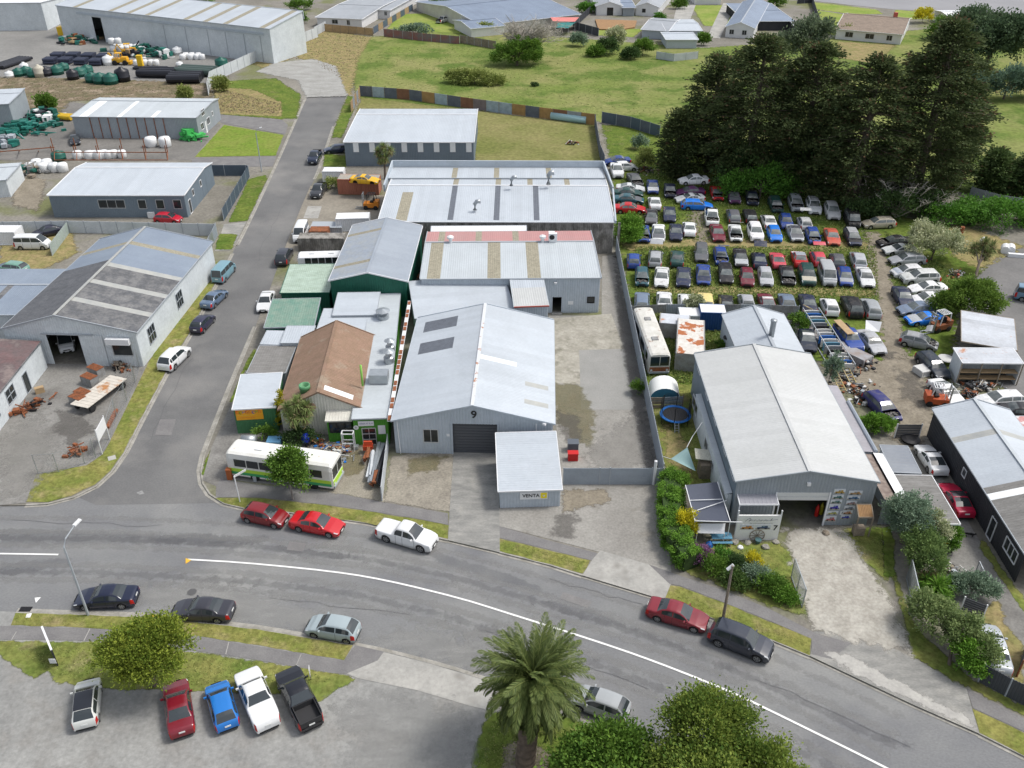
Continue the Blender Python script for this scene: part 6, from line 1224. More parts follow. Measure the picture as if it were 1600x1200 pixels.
# ---- phoenix palm
def palm(px, py, hc, base):
    c = P(px, py, hc); b = P(*base); root = thing('palm_tree', 'tall date palm with arching feather fronds beside the car park entrance', 'palm tree', b)
    mb = MB(); n = 26; prof = []
    for i in range(n): t = i/(n-1); prof.append(((.60+.06*(i % 2))*(1+.35*max(0, t-.75)), t*(c.z-LZ)))
    mb.lathe(b, prof, 16); off = Vector((c.x-b.x, c.y-b.y, 0))
    mb.v = [v+off*((v.z-b.z)/(c.z-b.z)) for v in mb.v]
    mb.obj('trunk', mat('palm_trunk', (.16, .12, .09), (.09, .07, .055), rough=.95, sc=4, famt=.3, bump=.8), root)
    meshes = []
    for var in range(5):
        rr = np.random.default_rng(var+5); Ln = 4.1; N_ = 58; V = []; Q = []; val = []; droop = (.35, .55, .8, 1.1, 1.5)[var]
        def rach(t): a = .95-droop*t*1.25; return None
        pts = [np.array([0., 0., 0.])]; ang = (1.25, .95, .6, .25, -.15)[var]
        for i in range(20): an = ang-droop*1.5*(i/20)**1.15; pts.append(pts[-1]+np.array([math.cos(an), 0, math.sin(an)])*Ln/20)
        pts = np.array(pts)
        for i in range(20):       # rachis
            w = .05*(1-i/22); a, bb = pts[i], pts[i+1]; k = len(V); V += [a+[0, w, 0], a-[0, w, 0], bb-[0, w, 0], bb+[0, w, 0]]; Q.append([k, k+1, k+2, k+3]); val.append(.9)
        for j in range(N_):
            t = .12+.88*j/N_; f = t*20; i = min(19, int(f)); p = pts[i]+(pts[i+1]-pts[i])*(f-i); d = pts[i+1]-pts[i]; d = d/np.linalg.norm(d)
            ll = .58*math.sin(math.pi*min(1, t*.9+.12))**.6+.14
            for sg in (1, -1):
                dirv = d*.95+np.array([0, sg*.62, 0])+np.array([0, 0, rr.uniform(-.5, .15)]); dirv /= np.linalg.norm(dirv); e = p+dirv*ll; up_ = np.cross(dirv, [0, 0, 1]); up_ /= np.linalg.norm(up_)+1e-6
                w = .028; k = len(V); mid_ = p+dirv*ll*.5; V += [p, mid_+up_*w, e-[0, 0, .07], mid_-up_*w]; Q.append([k, k+1, k+2, k+3]); val.append(rr.uniform(.1, .9)*(.6+.4*t))
        meshes.append((np.array(V), np.array(Q), np.array(val)))
    ms = [np_mesh('frond_mesh', v, q, L_palm, ('v', 'FACE', a)) for v, q, a in meshes]
    md = np_mesh('frond_dead', meshes[4][0], meshes[4][1], L_palmd, ('v', 'FACE', meshes[4][2])); k = 0
    loc = c-b
    for ring, cnt, mi, tilt in ((0, 9, 0, 6), (1, 15, 0, -6), (2, 22, 1, -2), (3, 26, 2, 0), (4, 28, 3, 0), (5, 28, 4, 3), (6, 24, 4, 14)):
        for i in range(cnt):
            a = 2*math.pi*(i+.5*(ring % 2)+random.uniform(-.25, .25))/cnt; o = put('frond', ms[mi], root, loc+Vector((0, 0, .35-.08*ring)))
            o.rotation_euler = (random.uniform(-.3, .3), R(-tilt+random.uniform(-6, 6)), a); s = random.uniform(.88, 1.08)*(.82 if ring == 0 else 1); o.scale = (s, s, s)
    for i in range(22):
        a = 2*math.pi*i/22+random.uniform(-.1, .1); o = put('dead_frond', md, root, loc+Vector((0, 0, -.3))); o.rotation_euler = (0, R(30+random.uniform(-8, 10)), a); o.scale = (.8, .8, .8)
palm(833, 1066, 6.0, (820, 1196))
# ---- cypress shelter trees
def cypress(label, px, py, top_y, rad, n=15000, dead=.05, m=None, h=None, prof=None, name='cypress_tree', lean=0.0, cat='tree', group='dark shelter trees behind the wrecking yard'):
    b = P(px, py); H_ = h or height_at(b.x, b.y, top_y)-LZ; root = thing(name, label, cat, b, group); K = int(rad*7+16); C_ = []; O_ = []; ends = []
    for i in range(K):
        t = (i+.5)/K; z = H_*(.06+.93*t); w = rad*(min(1, .62+.9*t) if t < .4 else 1)*max(.06, (1-((t-.25)/.78)**2 if t > .25 else 1))**.75
        w0 = w
        for q in range(4 if t < .8 else 3):
            w = w0*random.uniform(.62, 1.12); a = random.uniform(0, 2*math.pi); dx, dy = math.cos(a), math.sin(a)
            for s in (.4, .6, .75, .75, .88, .88, 1.0):
                j = random.uniform(-.16, .16)*s*w; C_.append((dx*w*s-dy*j, dy*w*s+dx*j, z+.10*w*s-.16*w*s*s*s)); O_.append((0, 0, z-.6))
            ends.append(Vector((dx*w*.95, dy*w*.95, z+.02*w)))
    C_ = np.array(C_)+RNG.normal(0, .25, (len(C_), 3)); O_ = np.array(O_, float)
    V, Q, val = leaf_cloud(C_, (.58, .58, .15), int(n*1.6), .5, 2.4, .05, .18, O_)
    brown = RNG.uniform(0, 1, len(Q)) < dead
    V[:, 2] = np.maximum(V[:, 2], .05)
    put('crown', np_mesh('crown', V, Q, m or L_cyp, ('v', 'FACE', val)), root)
    ix = np.where(RNG.uniform(0, 1, len(C_)) < dead*3)[0]
    if len(ix):
        V2, Q2, v2 = leaf_cloud(C_[ix]+[0, 0, .2], (.5, .5, .2), int(n*dead)+10, .55, 2.4, .02, .25, O_[ix]); put('dry_sprays', np_mesh('dry', V2, Q2, L_cypb, ('v', 'FACE', v2)), root)
    mb = MB(); mb.tube([(0, 0, -.2), (0, 0, H_*.5), (0, 0, H_*.97)], [rad*.09+.15, rad*.06+.08, .05], 8)
    for e in ends[::2]: mb.tube([(0, 0, e.z-.5), e*.5+Vector((0, 0, e.z*.5-.1)), e], [.09, .06, .02], 4, cap=False)
    mb.v = [v+b for v in mb.v]; mb.obj('trunk', m_bark, root); return root
CY = [((1425, 318), 30, 8.8, 'pointed dark cypress, tallest of the trees behind the wrecks', 30000, .05), ((1330, 322), 88, 8.6, 'wide dark cypress directly left of the tallest pointed one', 22000, .07), ((1245, 300), 66, 8.4, 'tall mid-group cypress above the middle of the back car row', 22000, .04),
      ((1165, 290), 55, 8.8, 'broad left-hand cypress with a rounded top above the red wreck', 24000, .05), ((1105, 268), 86, 6.6, 'left shoulder cypress leaning over the paddock', 15000, .05), ((1055, 277), 172, 3.6, 'low dark cypress on the left rim of the shelter group', 8000, .03), ((1478, 292), 130, 3.6, 'right-hand cypress with a ragged edge over the bright paddock', 14000, .08)]
for (p, ty, rad, lab, n, dd) in CY: cypress(lab, p[0], p[1], ty, rad, n, dd)
crown_tree('thin grey-green gum tree rising between the cypresses and the houses', 1262, 62, 11, [(0, 0, 0, 4.5, 3.5, 4.5), (3, 0, 1, 3, 3, 3), (-4.5, 0, -1, 3, 3, 3)], 6500, .55, L_euc, trunk=.35, clumps=90, spread=.7, group='dark shelter trees behind the wrecking yard')
crown_tree('lush creeper-covered bush below the cypresses behind the navy wreck', 1190, 288, 2.6, [(0, 0, 0, 5.2, 2.0, 3.4), (-4, .5, -1, 3, 2, 2.2), (4, .5, -.6, 3, 2, 2.4)], 9000, .36, L_lush, trunk=.15, clumps=150, spread=.45, cat='bush', name='bush')
crown_tree('dark undergrowth filling the middle of the shelter trees', 1290, 262, 4.5, [(0, 0, 0, 9, 3.5, 5), (-11, 0, 0, 7, 3, 4.5), (9, 0, 0, 6, 3, 4.5)], 12000, .5, L_dark, trunk=.2, clumps=200, spread=.6, cat='bush', name='undergrowth')
crown_tree('low ivy mound on the right beneath the tallest cypress', 1395, 325, 2.2, [(0, 0, 0, 4.5, 2.0, 2.6), (-4.5, 0, -.4, 2.8, 1.6, 1.8), (5, 1, .2, 3, 2, 2.2)], 6500, .34, L_dark, trunk=.12, clumps=100, spread=.45, cat='bush', name='bush')
# dead branches at the foot of the group
def twigs(label, px, py, hgt, rad, cnt=26, m=None, name='dead_branch', cat='dead branches', seed=1, parent=None, z=LZ, up_=.5, thick=.09):
    b = P(px, py, z); rr = random.Random(seed); mb = MB()
    for i in range(cnt):
        a = rr.uniform(0, 2*math.pi); l = rad*rr.uniform(.5, 1); e = b+Vector((math.cos(a)*l, math.sin(a)*l, hgt*rr.uniform(up_, 1))); m1 = b.lerp(e, .5)+Vector((rr.uniform(-.3, .3), rr.uniform(-.3, .3), rr.uniform(0, .4)))
        mb.tube([b, m1, e], [thick, thick*.6, thick*.2], 4, cap=False)
        for q in range(6):
            s = m1.lerp(e, rr.random()); f = s+Vector((rr.uniform(-1, 1), rr.uniform(-1, 1), rr.uniform(-.2, .9)))*rad*.26; mb.tube([s, s.lerp(f, .5)+Vector((0, 0, .1)), f], [thick*.35, thick*.22, thick*.1], 3, cap=False)
            for w in range(3): g = s.lerp(f, rr.uniform(.3, 1)); mb.tube([g, g+Vector((rr.uniform(-1, 1), rr.uniform(-1, 1), rr.uniform(-.1, .8)))*rad*.13], [thick*.16, thick*.06], 3, cap=False)
    if parent: return mb.obj('bare_twigs', m or m_barkg, parent)
    o = mb.obj(name, m or m_barkg); return tag(o, label, cat)
TWM = mat('dead_wood_pale', (.46, .43, .39), (.34, .31, .28), rough=.9)
twigs('sprawling bare grey branches above the beige station wagon', 1400, 340, 6.5, 5.0, 22, TWM, seed=3, thick=.13); twigs('smaller bare grey branches against the dark cypress skirt', 1355, 322, 6.5, 4.0, 16, TWM, seed=4, thick=.12); twigs('bare dry branches hanging at the right foot of the tallest cypress', 1445, 335, 5.0, 4.5, 18, TWM, seed=6, thick=.12)
# ---- other trees
crown_tree('huge dark grey-green tree in the top right corner', 1552, 62, 8, [(0, 0, 0, 9.5, 8, 7.5), (-6, -2, -2, 5.5, 5, 5), (7, 0, 0, 6, 6, 6), (2, -3, 3, 6, 5, 4)], 26000, .62, leafm('leaf_corner', (0.046, 0.085, 0.043), (0.155, 0.225, 0.116)), trunk=.6, clumps=420, spread=.75)
crown_tree('bluish shrubby trees below the huge corner tree', 1575, 130, 3.5, [(0, 0, 0, 6, 3.5, 3.5), (-7, .5, -.4, 4, 3, 2.8), (7, 0, 0, 5, 4, 4)], 13000, .5, leafm('leaf_bluegreen', (0.070, 0.132, 0.093), (0.186, 0.264, 0.186)), trunk=.25, clumps=200, spread=.6)
crown_tree('small yellow-flowering bush beyond the cream bungalow', 1443, 25, 2, [(0, 0, 0, 4, 2.5, 2)], 1800, .5, L_yellow, trunk=.1, clumps=30, spread=.4, cat='bush', name='bush'); crown_tree('green garden trees right of the yellow bush', 1475, 45, 3, [(0, 0, 0, 5, 3, 3), (4, 1, 0, 3, 2, 2)], 4500, .5, L_green, trunk=.2, clumps=70, spread=.5)
cypress('left of two small cypresses at the right paddock edge', 1545, 300, 235, 3.2, 7000, .04, leafm('cypress_green', (0.044, 0.088, 0.032), (0.140, 0.201, 0.061)), group=None); cypress('right one of the small cypresses, cut by the frame edge', 1598, 305, 238, 3.4, 7000, .04, MC['cypress_green'], group=None)
crown_tree('thick bank of bright green scrub along the rear yard', 1565, 338, 1.3, [(0, 0, 0, 8, 3.4, 2.0), (-7.5, 1, 0, 5, 3.0, 1.8), (9, -1, 0, 6, 3.2, 1.8), (-3, 3.2, .2, 5, 2.5, 1.6)], 22000, .33, L_lush, trunk=.1, clumps=380, spread=.45, cat='bush', name='scrub')
crown_tree('cream-blossomed tree covering the rear of the right-hand wrecks', 1462, 378, 2.8, [(-1.0, 1.2, .3, 2.6, 2.4, 1.9), (1.2, -1.2, 0, 2.6, 2.2, 1.8), (2.2, .8, -.2, 2.0, 1.8, 1.6), (-2.2, -.2, -.4, 1.8, 1.6, 1.4)], 15000, .24, L_blossom, trunk=.22, clumps=260, spread=.27)
crown_tree('wide rounded green bush behind the rusty zinc roof', 1511, 466, 2.4, [(0, 0, 0, 3.8, 2.4, 2.2), (-2.6, -.2, -.4, 2.2, 1.8, 1.6), (2.6, -1.0, -.4, 2.4, 1.8, 1.6), (.6, 1.4, .2, 2.6, 1.4, 1.3)], 18000, .25, leafm('leaf_bush2', (0.062, 0.132, 0.019), (0.217, 0.326, 0.054)), trunk=.15, clumps=300, spread=.3, cat='bush', name='bush')
crown_tree('bright green bush pressed against the tall grey fence', 984, 356, 2.0, [(0, 0, 0, 2.1, 2.8, 1.9), (-.3, -2.0, -.3, 1.7, 1.6, 1.4)], 9000, .26, L_hedge, trunk=.1, clumps=150, spread=.28, cat='bush', name='bush')
crown_tree('pale yellow-green shrub near the blue drum', 1007, 250, 1.8, [(0, 0, 0, 2.0, 1.8, 1.8)], 3600, .28, L_olive, trunk=.08, clumps=50, spread=.3, cat='bush', name='shrub'); crown_tree('grey-green shrub beside the paddock corner', 999, 222, 1.4, [(0, 0, 0, 1.6, 1.4, 1.3)], 2000, .28, L_grey, trunk=.06, clumps=30, spread=.3, cat='bush', name='shrub')
g = crown_tree('grey leafless twiggy tree with a green lower crown in the paddock', 808, 82, 3.2, [(0, 0, 0, 5.4, 3.6, 4.0), (-3, 0, -.6, 3, 2.4, 2.6), (3.4, .5, -.8, 3, 2.4, 2.2)], 13000, .4, L_green, trunk=.35, clumps=140, spread=.45)
mbp = P(812, 95); tw = MB(); rr_ = random.Random(8)
for i in range(130):
    a = rr_.uniform(0, 2*math.pi); e = mbp+Vector((math.cos(a)*rr_.uniform(3, 10.0)+3.0, math.sin(a)*rr_.uniform(2, 5), rr_.uniform(5, 9.5))); s = mbp+Vector((0, 0, 2)); m1 = s.lerp(e, .55)+Vector((0, 0, 1)); tw.tube([s, m1, e], [.16, .09, .03], 4, cap=False)
    for q in range(9): k = m1.lerp(e, rr_.random()); tw.tube([k, k+Vector((rr_.uniform(-1, 1), rr_.uniform(-1, 1), rr_.uniform(-.5, .8)))*2.0], [.05, .02], 3, cap=False)
tw.obj('bare_twigs', mat('twig_pale', (.45, .42, .36), (.36, .33, .29), rough=.9), g)
crown_tree('spreading olive-green thicket in the middle of the paddock', 742, 122, 1.4, [(0, 0, 0, 5.2, 2.4, 2.0), (-4.5, 1, -.2, 2.6, 1.8, 1.4), (4.6, -1.4, -.3, 3, 1.8, 1.5)], 11000, .36, L_olive, trunk=.12, clumps=190, spread=.4, cat='bush', name='thicket')
for (x, y, hc, rx, m_, lab) in ((903, 62, 1.8, 2.6, L_grey, 'round grey-green shrub by the shade sails at the paddock edge'), (948, 72, 2.2, 3.6, L_dark, 'dark shrub clump below the timber deck'), (962, 58, 2.8, 2.8, L_blossom, 'pale flowering shrub below the timber deck'), (1005, 74, 2.2, 3.2, L_green, 'green shrub clump beside the nearest white garage'), (930, 80, 1.4, 2.6, L_green, 'low shrub at the left foot of the dark clump'), (985, 84, 1.5, 2.4, L_dark, 'small dark shrub between the two paddock clumps')):
    crown_tree(lab, x, y, hc, [(0, 0, 0, rx, rx*.7, hc*.95)], 3800, .38, m_, trunk=.1, clumps=60, spread=.4, cat='bush', name='shrub')
for x, y, r_, m_, lab in ((690, 8, 4, L_green, 'garden tree behind the parked flatbed ute'), (725, 2, 3, L_olive, 'small garden tree at the top edge'), (1062, 6, 2.5, L_green, 'tree beside the far driveway'), (1215, 2, 3, L_green, 'tree beyond the blue-roofed verandah'), (1030, 30, 1.6, L_lush, 'little tree at the white gable corner'), (470, 8, 5, L_green, 'trees between the long factory and the white house'), (1100, 62, 1.5, L_green, 'hedge beside the nearest pale garage'), (645, 47, 5, L_grey, 'long reedy shrub strip behind the red rusty fence'), (770, 15, 3, L_green, 'garden tree between the garage and the blue-roofed house'), (918, 12, 3.5, L_lush, 'tall hedge between the blue-roofed house and the white gable'), (305, 4, 6, L_green, 'dark hedge top above the long factory'), (1320, 50, 2, L_olive, 'dry shrub left of the cream bungalow'), (760, 45, 2.5, L_olive, 'small tree beside the blue-roofed garden room'), (288, 148, 1.6, L_olive, 'olive scrub mound on the bank beside the grey shed'), (345, 132, 1.8, L_olive, 'bush behind the white factory fence'), (70, 160, 2.2, L_green, 'green scrub on the bank behind the grey shed'), (465, 28, 3, L_green, 'bush between factory and white house')):
    crown_tree(lab, x, y, 1.6, [(0, 0, 0, r_, r_*.4, 1.7)], 2600, .42, m_, trunk=.08, clumps=50, spread=.4, cat='bush', name='bush')
def cabbage(label, px, py, hc, base, heads, m=L_cab, name='cabbage_tree', dead=True, ln=1.0, nleaf=150, cat='tree'):
    c = P(px, py, hc); b = P(*base); root = thing(name, label, cat, b); mb = MB(); mid_ = b.lerp(c, .6); mb.tube([b-Vector((0, 0, .1)), mid_], [.22, .16], 8)
    for (dx, dy, dz, r_) in heads:
        h = c+Vector((dx, dy, dz)); mb.tube([mid_, mid_.lerp(h, .5)+Vector((0, 0, .1)), h], [.13, .1, .08], 6, cap=False); V = []; Q = []; val = []
        for i in range(nleaf):
            a = random.uniform(0, 2*math.pi); e = random.uniform(-.75, 1.4); d = Vector((math.cos(a)*math.cos(e), math.sin(a)*math.cos(e), math.sin(e))); L1 = r_*ln*random.uniform(.75, 1.1); s = d.cross(Vector((0, 0, 1))).normalized()*.035
            m1 = h+d*L1*.55; e1 = h+d*L1-Vector((0, 0, .16*L1)); k = len(V); V += [h+s*.5, m1+s, e1, m1-s, h-s*.5]; Q.append((k, k+1, k+3, k+4)); val.append(random.random()); Q.append((k+1, k+2, k+3, k+3)); val.append(random.random())
        V = np.array([tuple(v-b) for v in V]); Qa = np.array([q for q in Q if len(set(q)) == 4]); va = np.array([random.random() for _ in Qa])
        T = np.array([q[:3] for q in Q if len(set(q)) == 3]); 
        put('leaf_head', np_mesh('leaf_head', V, Qa, m, ('v', 'FACE', va)), root); put('leaf_tips', np_mesh('leaf_tips', V, T, m, ('v', 'FACE', np.random.default_rng(1).uniform(0, 1, len(T)))), root)
        if dead:
            Cc = np.array([tuple(h-b-Vector((0, 0, .35)))]); V2, Q2, v2 = leaf_cloud(Cc, (.22, .22, .3), 160, .5*r_, 5, .8, .3); put('dead_skirt', np_mesh('skirt', V2, Q2, L_straw, ('v', 'FACE', v2)), root)
    mb.obj('trunk', m_bark, root); return root
cabbage('spiky cabbage tree with tan flower heads in front of the brown roof', 464, 640, 3.6, (466, 692), [(0, 0, .6, 1.3), (-.9, .2, 0, 1.2), (.9, .1, .2, 1.2), (-.3, -.7, -.5, 1.2), (.7, -.5, -.5, 1.1), (.1, .9, .3, 1.1)], cat='tree')
cabbage('spiky cabbage tree standing against the slate-blue shed', 600, 238, 4.4, (602, 280), [(0, 0, .8, 1.4), (-1.0, .2, 0, 1.3), (1.0, 0, .3, 1.3), (.2, -.8, -.7, 1.2), (-.6, -.5, -1.0, 1.1)])
cabbage('shaggy cabbage palm at the edge of the rear asphalt', 1536, 388, 3.4, (1520, 450), [(0, 0, .6, 1.5), (-1.1, 0, 0, 1.3), (1.2, .1, .1, 1.4), (.2, -.9, -.4, 1.3), (.5, .8, .2, 1.3)], leafm('palm_olive', (0.078, 0.124, 0.039), (0.232, 0.264, 0.093)))
cabbage('bright spiky yucca clump beside the grey gate', 1463, 920, .9, (1463, 930), [(0, 0, .3, 1.35), (.9, .2, .2, 1.2), (-.6, .6, .1, 1.1), (.2, -.8, 0, 1.1)], L_hedge, name='yucca', dead=False, cat='plant')
crown_tree('narrow golden conifer beside the cabbage tree', 440, 640, 2.3, [(0, 0, 1.2, .55, .55, 1.1), (0, 0, 0, .8, .8, 1.3), (0, 0, -1.1, .95, .95, 1.0)], 3600, .16, L_conif, trunk=.08, clumps=90, spread=.13)
crown_tree('tangled shrub under the cabbage tree behind the bus', 470, 682, 1.0, [(0, 0, 0, 1.9, .8, .9)], 2200, .2, L_dark, trunk=.05, clumps=40, spread=.22, cat='bush', name='shrub'); crown_tree('scrappy shrub against the corner shop wall', 415, 678, .8, [(0, 0, 0, 1.2, .6, .8)], 1600, .18, L_green, trunk=.05, clumps=30, spread=.2, cat='bush', name='shrub')
crown_tree('yellow-green shrub at the end of the rusty container', 518, 287, .9, [(0, 0, 0, 1.3, .9, 1.0)], 1600, .22, L_olive, trunk=.05, clumps=30, spread=.25, cat='bush', name='shrub')
# ---- clipped hedge
def hedge(label, line, wid, hgt, n, m, size=.13, name='hedge', cat='hedge', rnd=.35):
    w = [P(x, y, LZ) for x, y in line]; L_ = sum((w[i+1]-w[i]).length for i in range(len(w)-1)); c0 = w[len(w)//2]; root = thing(name, label, cat, c0)
    k = max(30, int(L_*(wid+2*hgt)*3.2)); C_ = []; ds = [(w[i+1]-w[i]).length for i in range(len(w)-1)]
    for _ in range(k):
        t = random.uniform(0, L_); i = 0
        while i < len(ds)-1 and t > ds[i]: t -= ds[i]; i += 1
        d = (w[i+1]-w[i]).normalized(); nrm = Vector((-d.y, d.x, 0)); p = w[i]+d*t; u = random.uniform(-1, 1); side = random.random() < wid/(wid+2*hgt)
        if side: q = p+nrm*u*wid*.46+Vector((0, 0, hgt-rnd*u**4*.5))
        else: q = p+nrm*math.copysign(wid*.48, u)+Vector((0, 0, random.uniform(.1, hgt-.1)))
        C_.append(tuple(q-c0))
    V, Q, val = leaf_cloud(np.array(C_), (.16, .16, .10), n, size, 1.5, 0, .5); V[:, 2] = np.maximum(V[:, 2], .02)
    put('foliage', np_mesh('hedge', V, Q, m, ('v', 'FACE', val)), root)
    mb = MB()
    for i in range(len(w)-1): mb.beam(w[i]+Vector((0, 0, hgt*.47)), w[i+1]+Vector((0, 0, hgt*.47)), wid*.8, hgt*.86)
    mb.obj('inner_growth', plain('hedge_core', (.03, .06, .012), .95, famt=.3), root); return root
hedge('tall clipped bright green hedge running along the drive to the footpath', [(1050, 757), (1046, 800), (1050, 840), (1062, 870), (1080, 890)], 1.9, 1.9, 26000, L_hedge)
crown_tree('rounded end of the clipped hedge by the grey gate', 1060, 752, 1.2, [(0, 0, 0, 1.1, .8, .8)], 2500, .15, L_hedge, trunk=.05, clumps=50, spread=.15, cat='hedge', name='hedge')
crown_tree('clipped dome shrub with white flowers beside the purple wreck', 1372, 664, 1.0, [(0, 0, 0, 1.8, 1.2, 1.05), (-.8, .2, 0, 1.3, 1.0, .95), (.8, .2, 0, 1.2, 1.0, .95)], 12000, .15, L_hedge, trunk=.05, clumps=120, spread=.15, cat='shrub', name='shrub')
crown_tree('upright clipped shrub at the corner of the felt-roofed carport', 1486, 842, 1.2, [(0, 0, 0, .85, .8, 1.3)], 4000, .15, L_hedge, trunk=.05, clumps=80, spread=.14, cat='shrub', name='shrub')
crown_tree('tall grey-green pittosporum in front of the carport', 1420, 808, 3.0, [(0, 0, 0, 1.9, 1.7, 1.7), (-.8, .6, .3, 1.3, 1.2, 1.1), (.6, -1.0, -.3, 1.4, 1.3, 1.3)], 12000, .17, L_grey, trunk=.14, clumps=240, spread=.19)
crown_tree('green shrubby tree in front of the grey-green one', 1442, 858, 2.2, [(0, 0, 0, 1.8, 1.6, 1.6), (.2, -1.3, -.4, 1.5, 1.3, 1.3), (.5, 1.2, .2, 1.3, 1.2, 1.2)], 12000, .17, leafm('leaf_mid', (0.085, 0.155, 0.046), (0.248, 0.341, 0.109)), trunk=.14, clumps=240, spread=.19)
crown_tree('pale variegated shrub leaning on the felt carport roof', 1458, 812, 3.0, [(0, 0, 0, .9, .9, 1.0), (.5, -.9, -.3, .8, .8, .9)], 3000, .16, L_blossom, trunk=.07, clumps=60, spread=.18, cat='shrub', name='shrub')
crown_tree('spreading grey-green shrub above the charcoal slat fence', 1522, 912, 1.4, [(0, 0, 0, 1.9, 1.0, .9), (.9, -.6, -.1, 1.2, .8, .7), (-1.0, .2, 0, 1.1, .9, .8)], 7500, .17, L_grey, trunk=.08, clumps=140, spread=.18, cat='shrub', name='shrub')
crown_tree('long tangle of trees over the footpath verge beside the charcoal fence', 1490, 985, 1.9, [(-.6, 1.2, 0, 1.7, 1.5, 1.5), (.6, -.4, 0, 1.8, 1.5, 1.4), (1.4, -1.8, -.2, 1.3, 1.3, 1.3), (-1.1, 2.4, -.2, 1.3, 1.2, 1.1)], 17000, .19, leafm('leaf_tangle', (0.093, 0.155, 0.046), (0.372, 0.449, 0.186)), trunk=.14, clumps=330, spread=.2, base=(1483, 1040))
crown_tree('light green tree at the foot of the verge tangle', 1515, 1020, 1.6, [(0, 0, 0, 1.3, 1.3, 1.3), (.2, -.9, -.4, 1.0, .9, 1.0)], 6000, .19, L_hedge, trunk=.1, clumps=110, spread=.2)
crown_tree('brownish low shrub behind the grey gate', 1452, 905, .8, [(0, 0, 0, 1.0, .8, .7)], 2200, .16, L_straw, trunk=.05, clumps=40, spread=.17, cat='shrub', name='shrub')
for (x, y, hc, r_, m_, n, lab) in ((1071, 820, 1.5, 1.0, L_yellow, 4000, 'golden-yellow shrub beside the dark tarpaulin shelter'), (1092, 868, .9, 1.0, L_purple, 3600, 'purple-flowered shrub at the hedge foot'), (1118, 885, .8, 1.15, L_green, 4000, 'green shrub right of the purple flowers'), (1150, 882, .9, 1.0, L_dark, 3400, 'dark green shrub beside the orange pot'),
     (1176, 878, .8, .8, L_yellow, 2000, 'small yellow-flowered bush in the garden bed'), (1178, 895, .9, 1.3, L_grey, 4600, 'grey-green shrub below the small yellow bush'), (1205, 915, .8, 1.4, L_green, 5200, 'spreading green shrub near the mesh gate'), (1148, 905, .7, 1.2, leafm('leaf_low', (0.046, 0.109, 0.023), (0.155, 0.232, 0.062)), 4200, 'low dark shrub along the footpath behind the power pole'),
     (1225, 930, .6, 1.0, L_hedge, 3000, 'bright low shrub at the mesh gate foot'), (1130, 868, .6, .8, L_lush, 2000, 'small leafy plant beside the picnic things'), (1005, 500, 1.0, 1.3, L_dark, 2600, 'dark bush beside the derelict bus'), (1085, 478, 1.6, 1.3, L_blossom, 3400, 'white-flowered bush poking over the grey fence'),
     (1250, 505, 1.2, 1.6, L_green, 3400, 'green bush beside the stacked panel rack'), (1140, 540, .8, 1.6, L_green, 3400, 'green bush below the blue container'), (1025, 500, .8, .9, L_olive, 1500, 'weedy shrub at the derelict bus corner'), (996, 605, .9, .8, L_green, 1600, 'shrub between the tall fence and the tent'), (1010, 560, .6, .8, L_green, 1400, 'weeds between tall fence and derelict bus'), (1300, 575, 2.2, .9, L_grey, 1800, 'greyish shrub at the foot of the ladder rack'), (835, 132, .5, .9, L_dark, 900, 'dark weed clump right of the paddock thicket')):
    crown_tree(lab, x, y, hc, [(0, 0, 0, r_, r_*.8, hc*1.0), (r_*.5, -.3, -.1, r_*.6, r_*.6, hc*.7)], n, .15 if y > 600 else .22, m_, trunk=.04, clumps=max(30, n//45), spread=.17, cat='bush', name='shrub')
# tufts of taller grass on verges and paddocks
def tufts(name, label, polys, n, m, h=.10, sz=.10):
    V = []; Qn = 0; vs = []
    for poly in polys:
        w = np.array([tuple(P(x, y)[:2]) for x, y in poly]); lo, hi = w.min(0), w.max(0); p = RNG.uniform(lo, hi, (n, 2)); p = p[sdist(p[:, 0], p[:, 1], [tuple(q) for q in w]) > .15]; vs.append(p)
    p = np.concatenate(vs); k = len(p); a = RNG.uniform(0, 2*np.pi, k); s = RNG.uniform(.5, 1.2, k)*sz; hh = RNG.uniform(.4, 1.2, k)*h
    d = np.stack([np.cos(a)*s, np.sin(a)*s, np.zeros(k)], 1); c = np.concatenate([p, np.full((k, 1), LZ)], 1); l = RNG.normal(0, h*.5, (k, 3)); l[:, 2] = hh
    V = np.stack([c-d, c+d, c+l+d*.1, c+l-d*.1], 1).reshape(-1, 3); o = put(name, np_mesh(name, V, np.arange(4*k).reshape(k, 4), m, ('v', 'FACE', RNG.uniform(0, 1, k)))); return tag(o, label, 'grass', kind='stuff')
L_gr = leafm('grass_blade', (0.190, 0.266, 0.067), (0.456, 0.456, 0.171))
tufts('verge_grass', 'short patchy grass on the street verges', [[(25, 960), (300, 974), (550, 1010), (537, 1028), (290, 988), (20, 975)], [(340, 780), (540, 795), (700, 824), (699, 838), (560, 812), (390, 792)], [(782, 844), (920, 877), (909, 893), (782, 860)], [(1048, 917), (1265, 1000), (1263, 1020), (1045, 938)], [(60, 745), (230, 575), (330, 430), (345, 420), (225, 640), (110, 770), (45, 782)]], 5000, L_gr, .06, .07)
tufts('lawn_grass', 'shaggy grass over the car park lawn and garden', [[(0, 1003), (300, 1018), (550, 1060), (450, 1080), (90, 1062)], [(765, 1125), (740, 1200), (1000, 1200), (850, 1115)], [(1065, 850), (1235, 860), (1260, 960), (1070, 890)], [(1015, 600), (1085, 595), (1140, 770), (1045, 735)], [(1295, 830), (1380, 825), (1385, 900)]], 6000, L_gr, .08, .08)
L_gr2 = leafm('yard_blade', (0.133, 0.228, 0.057), (0.361, 0.380, 0.133))
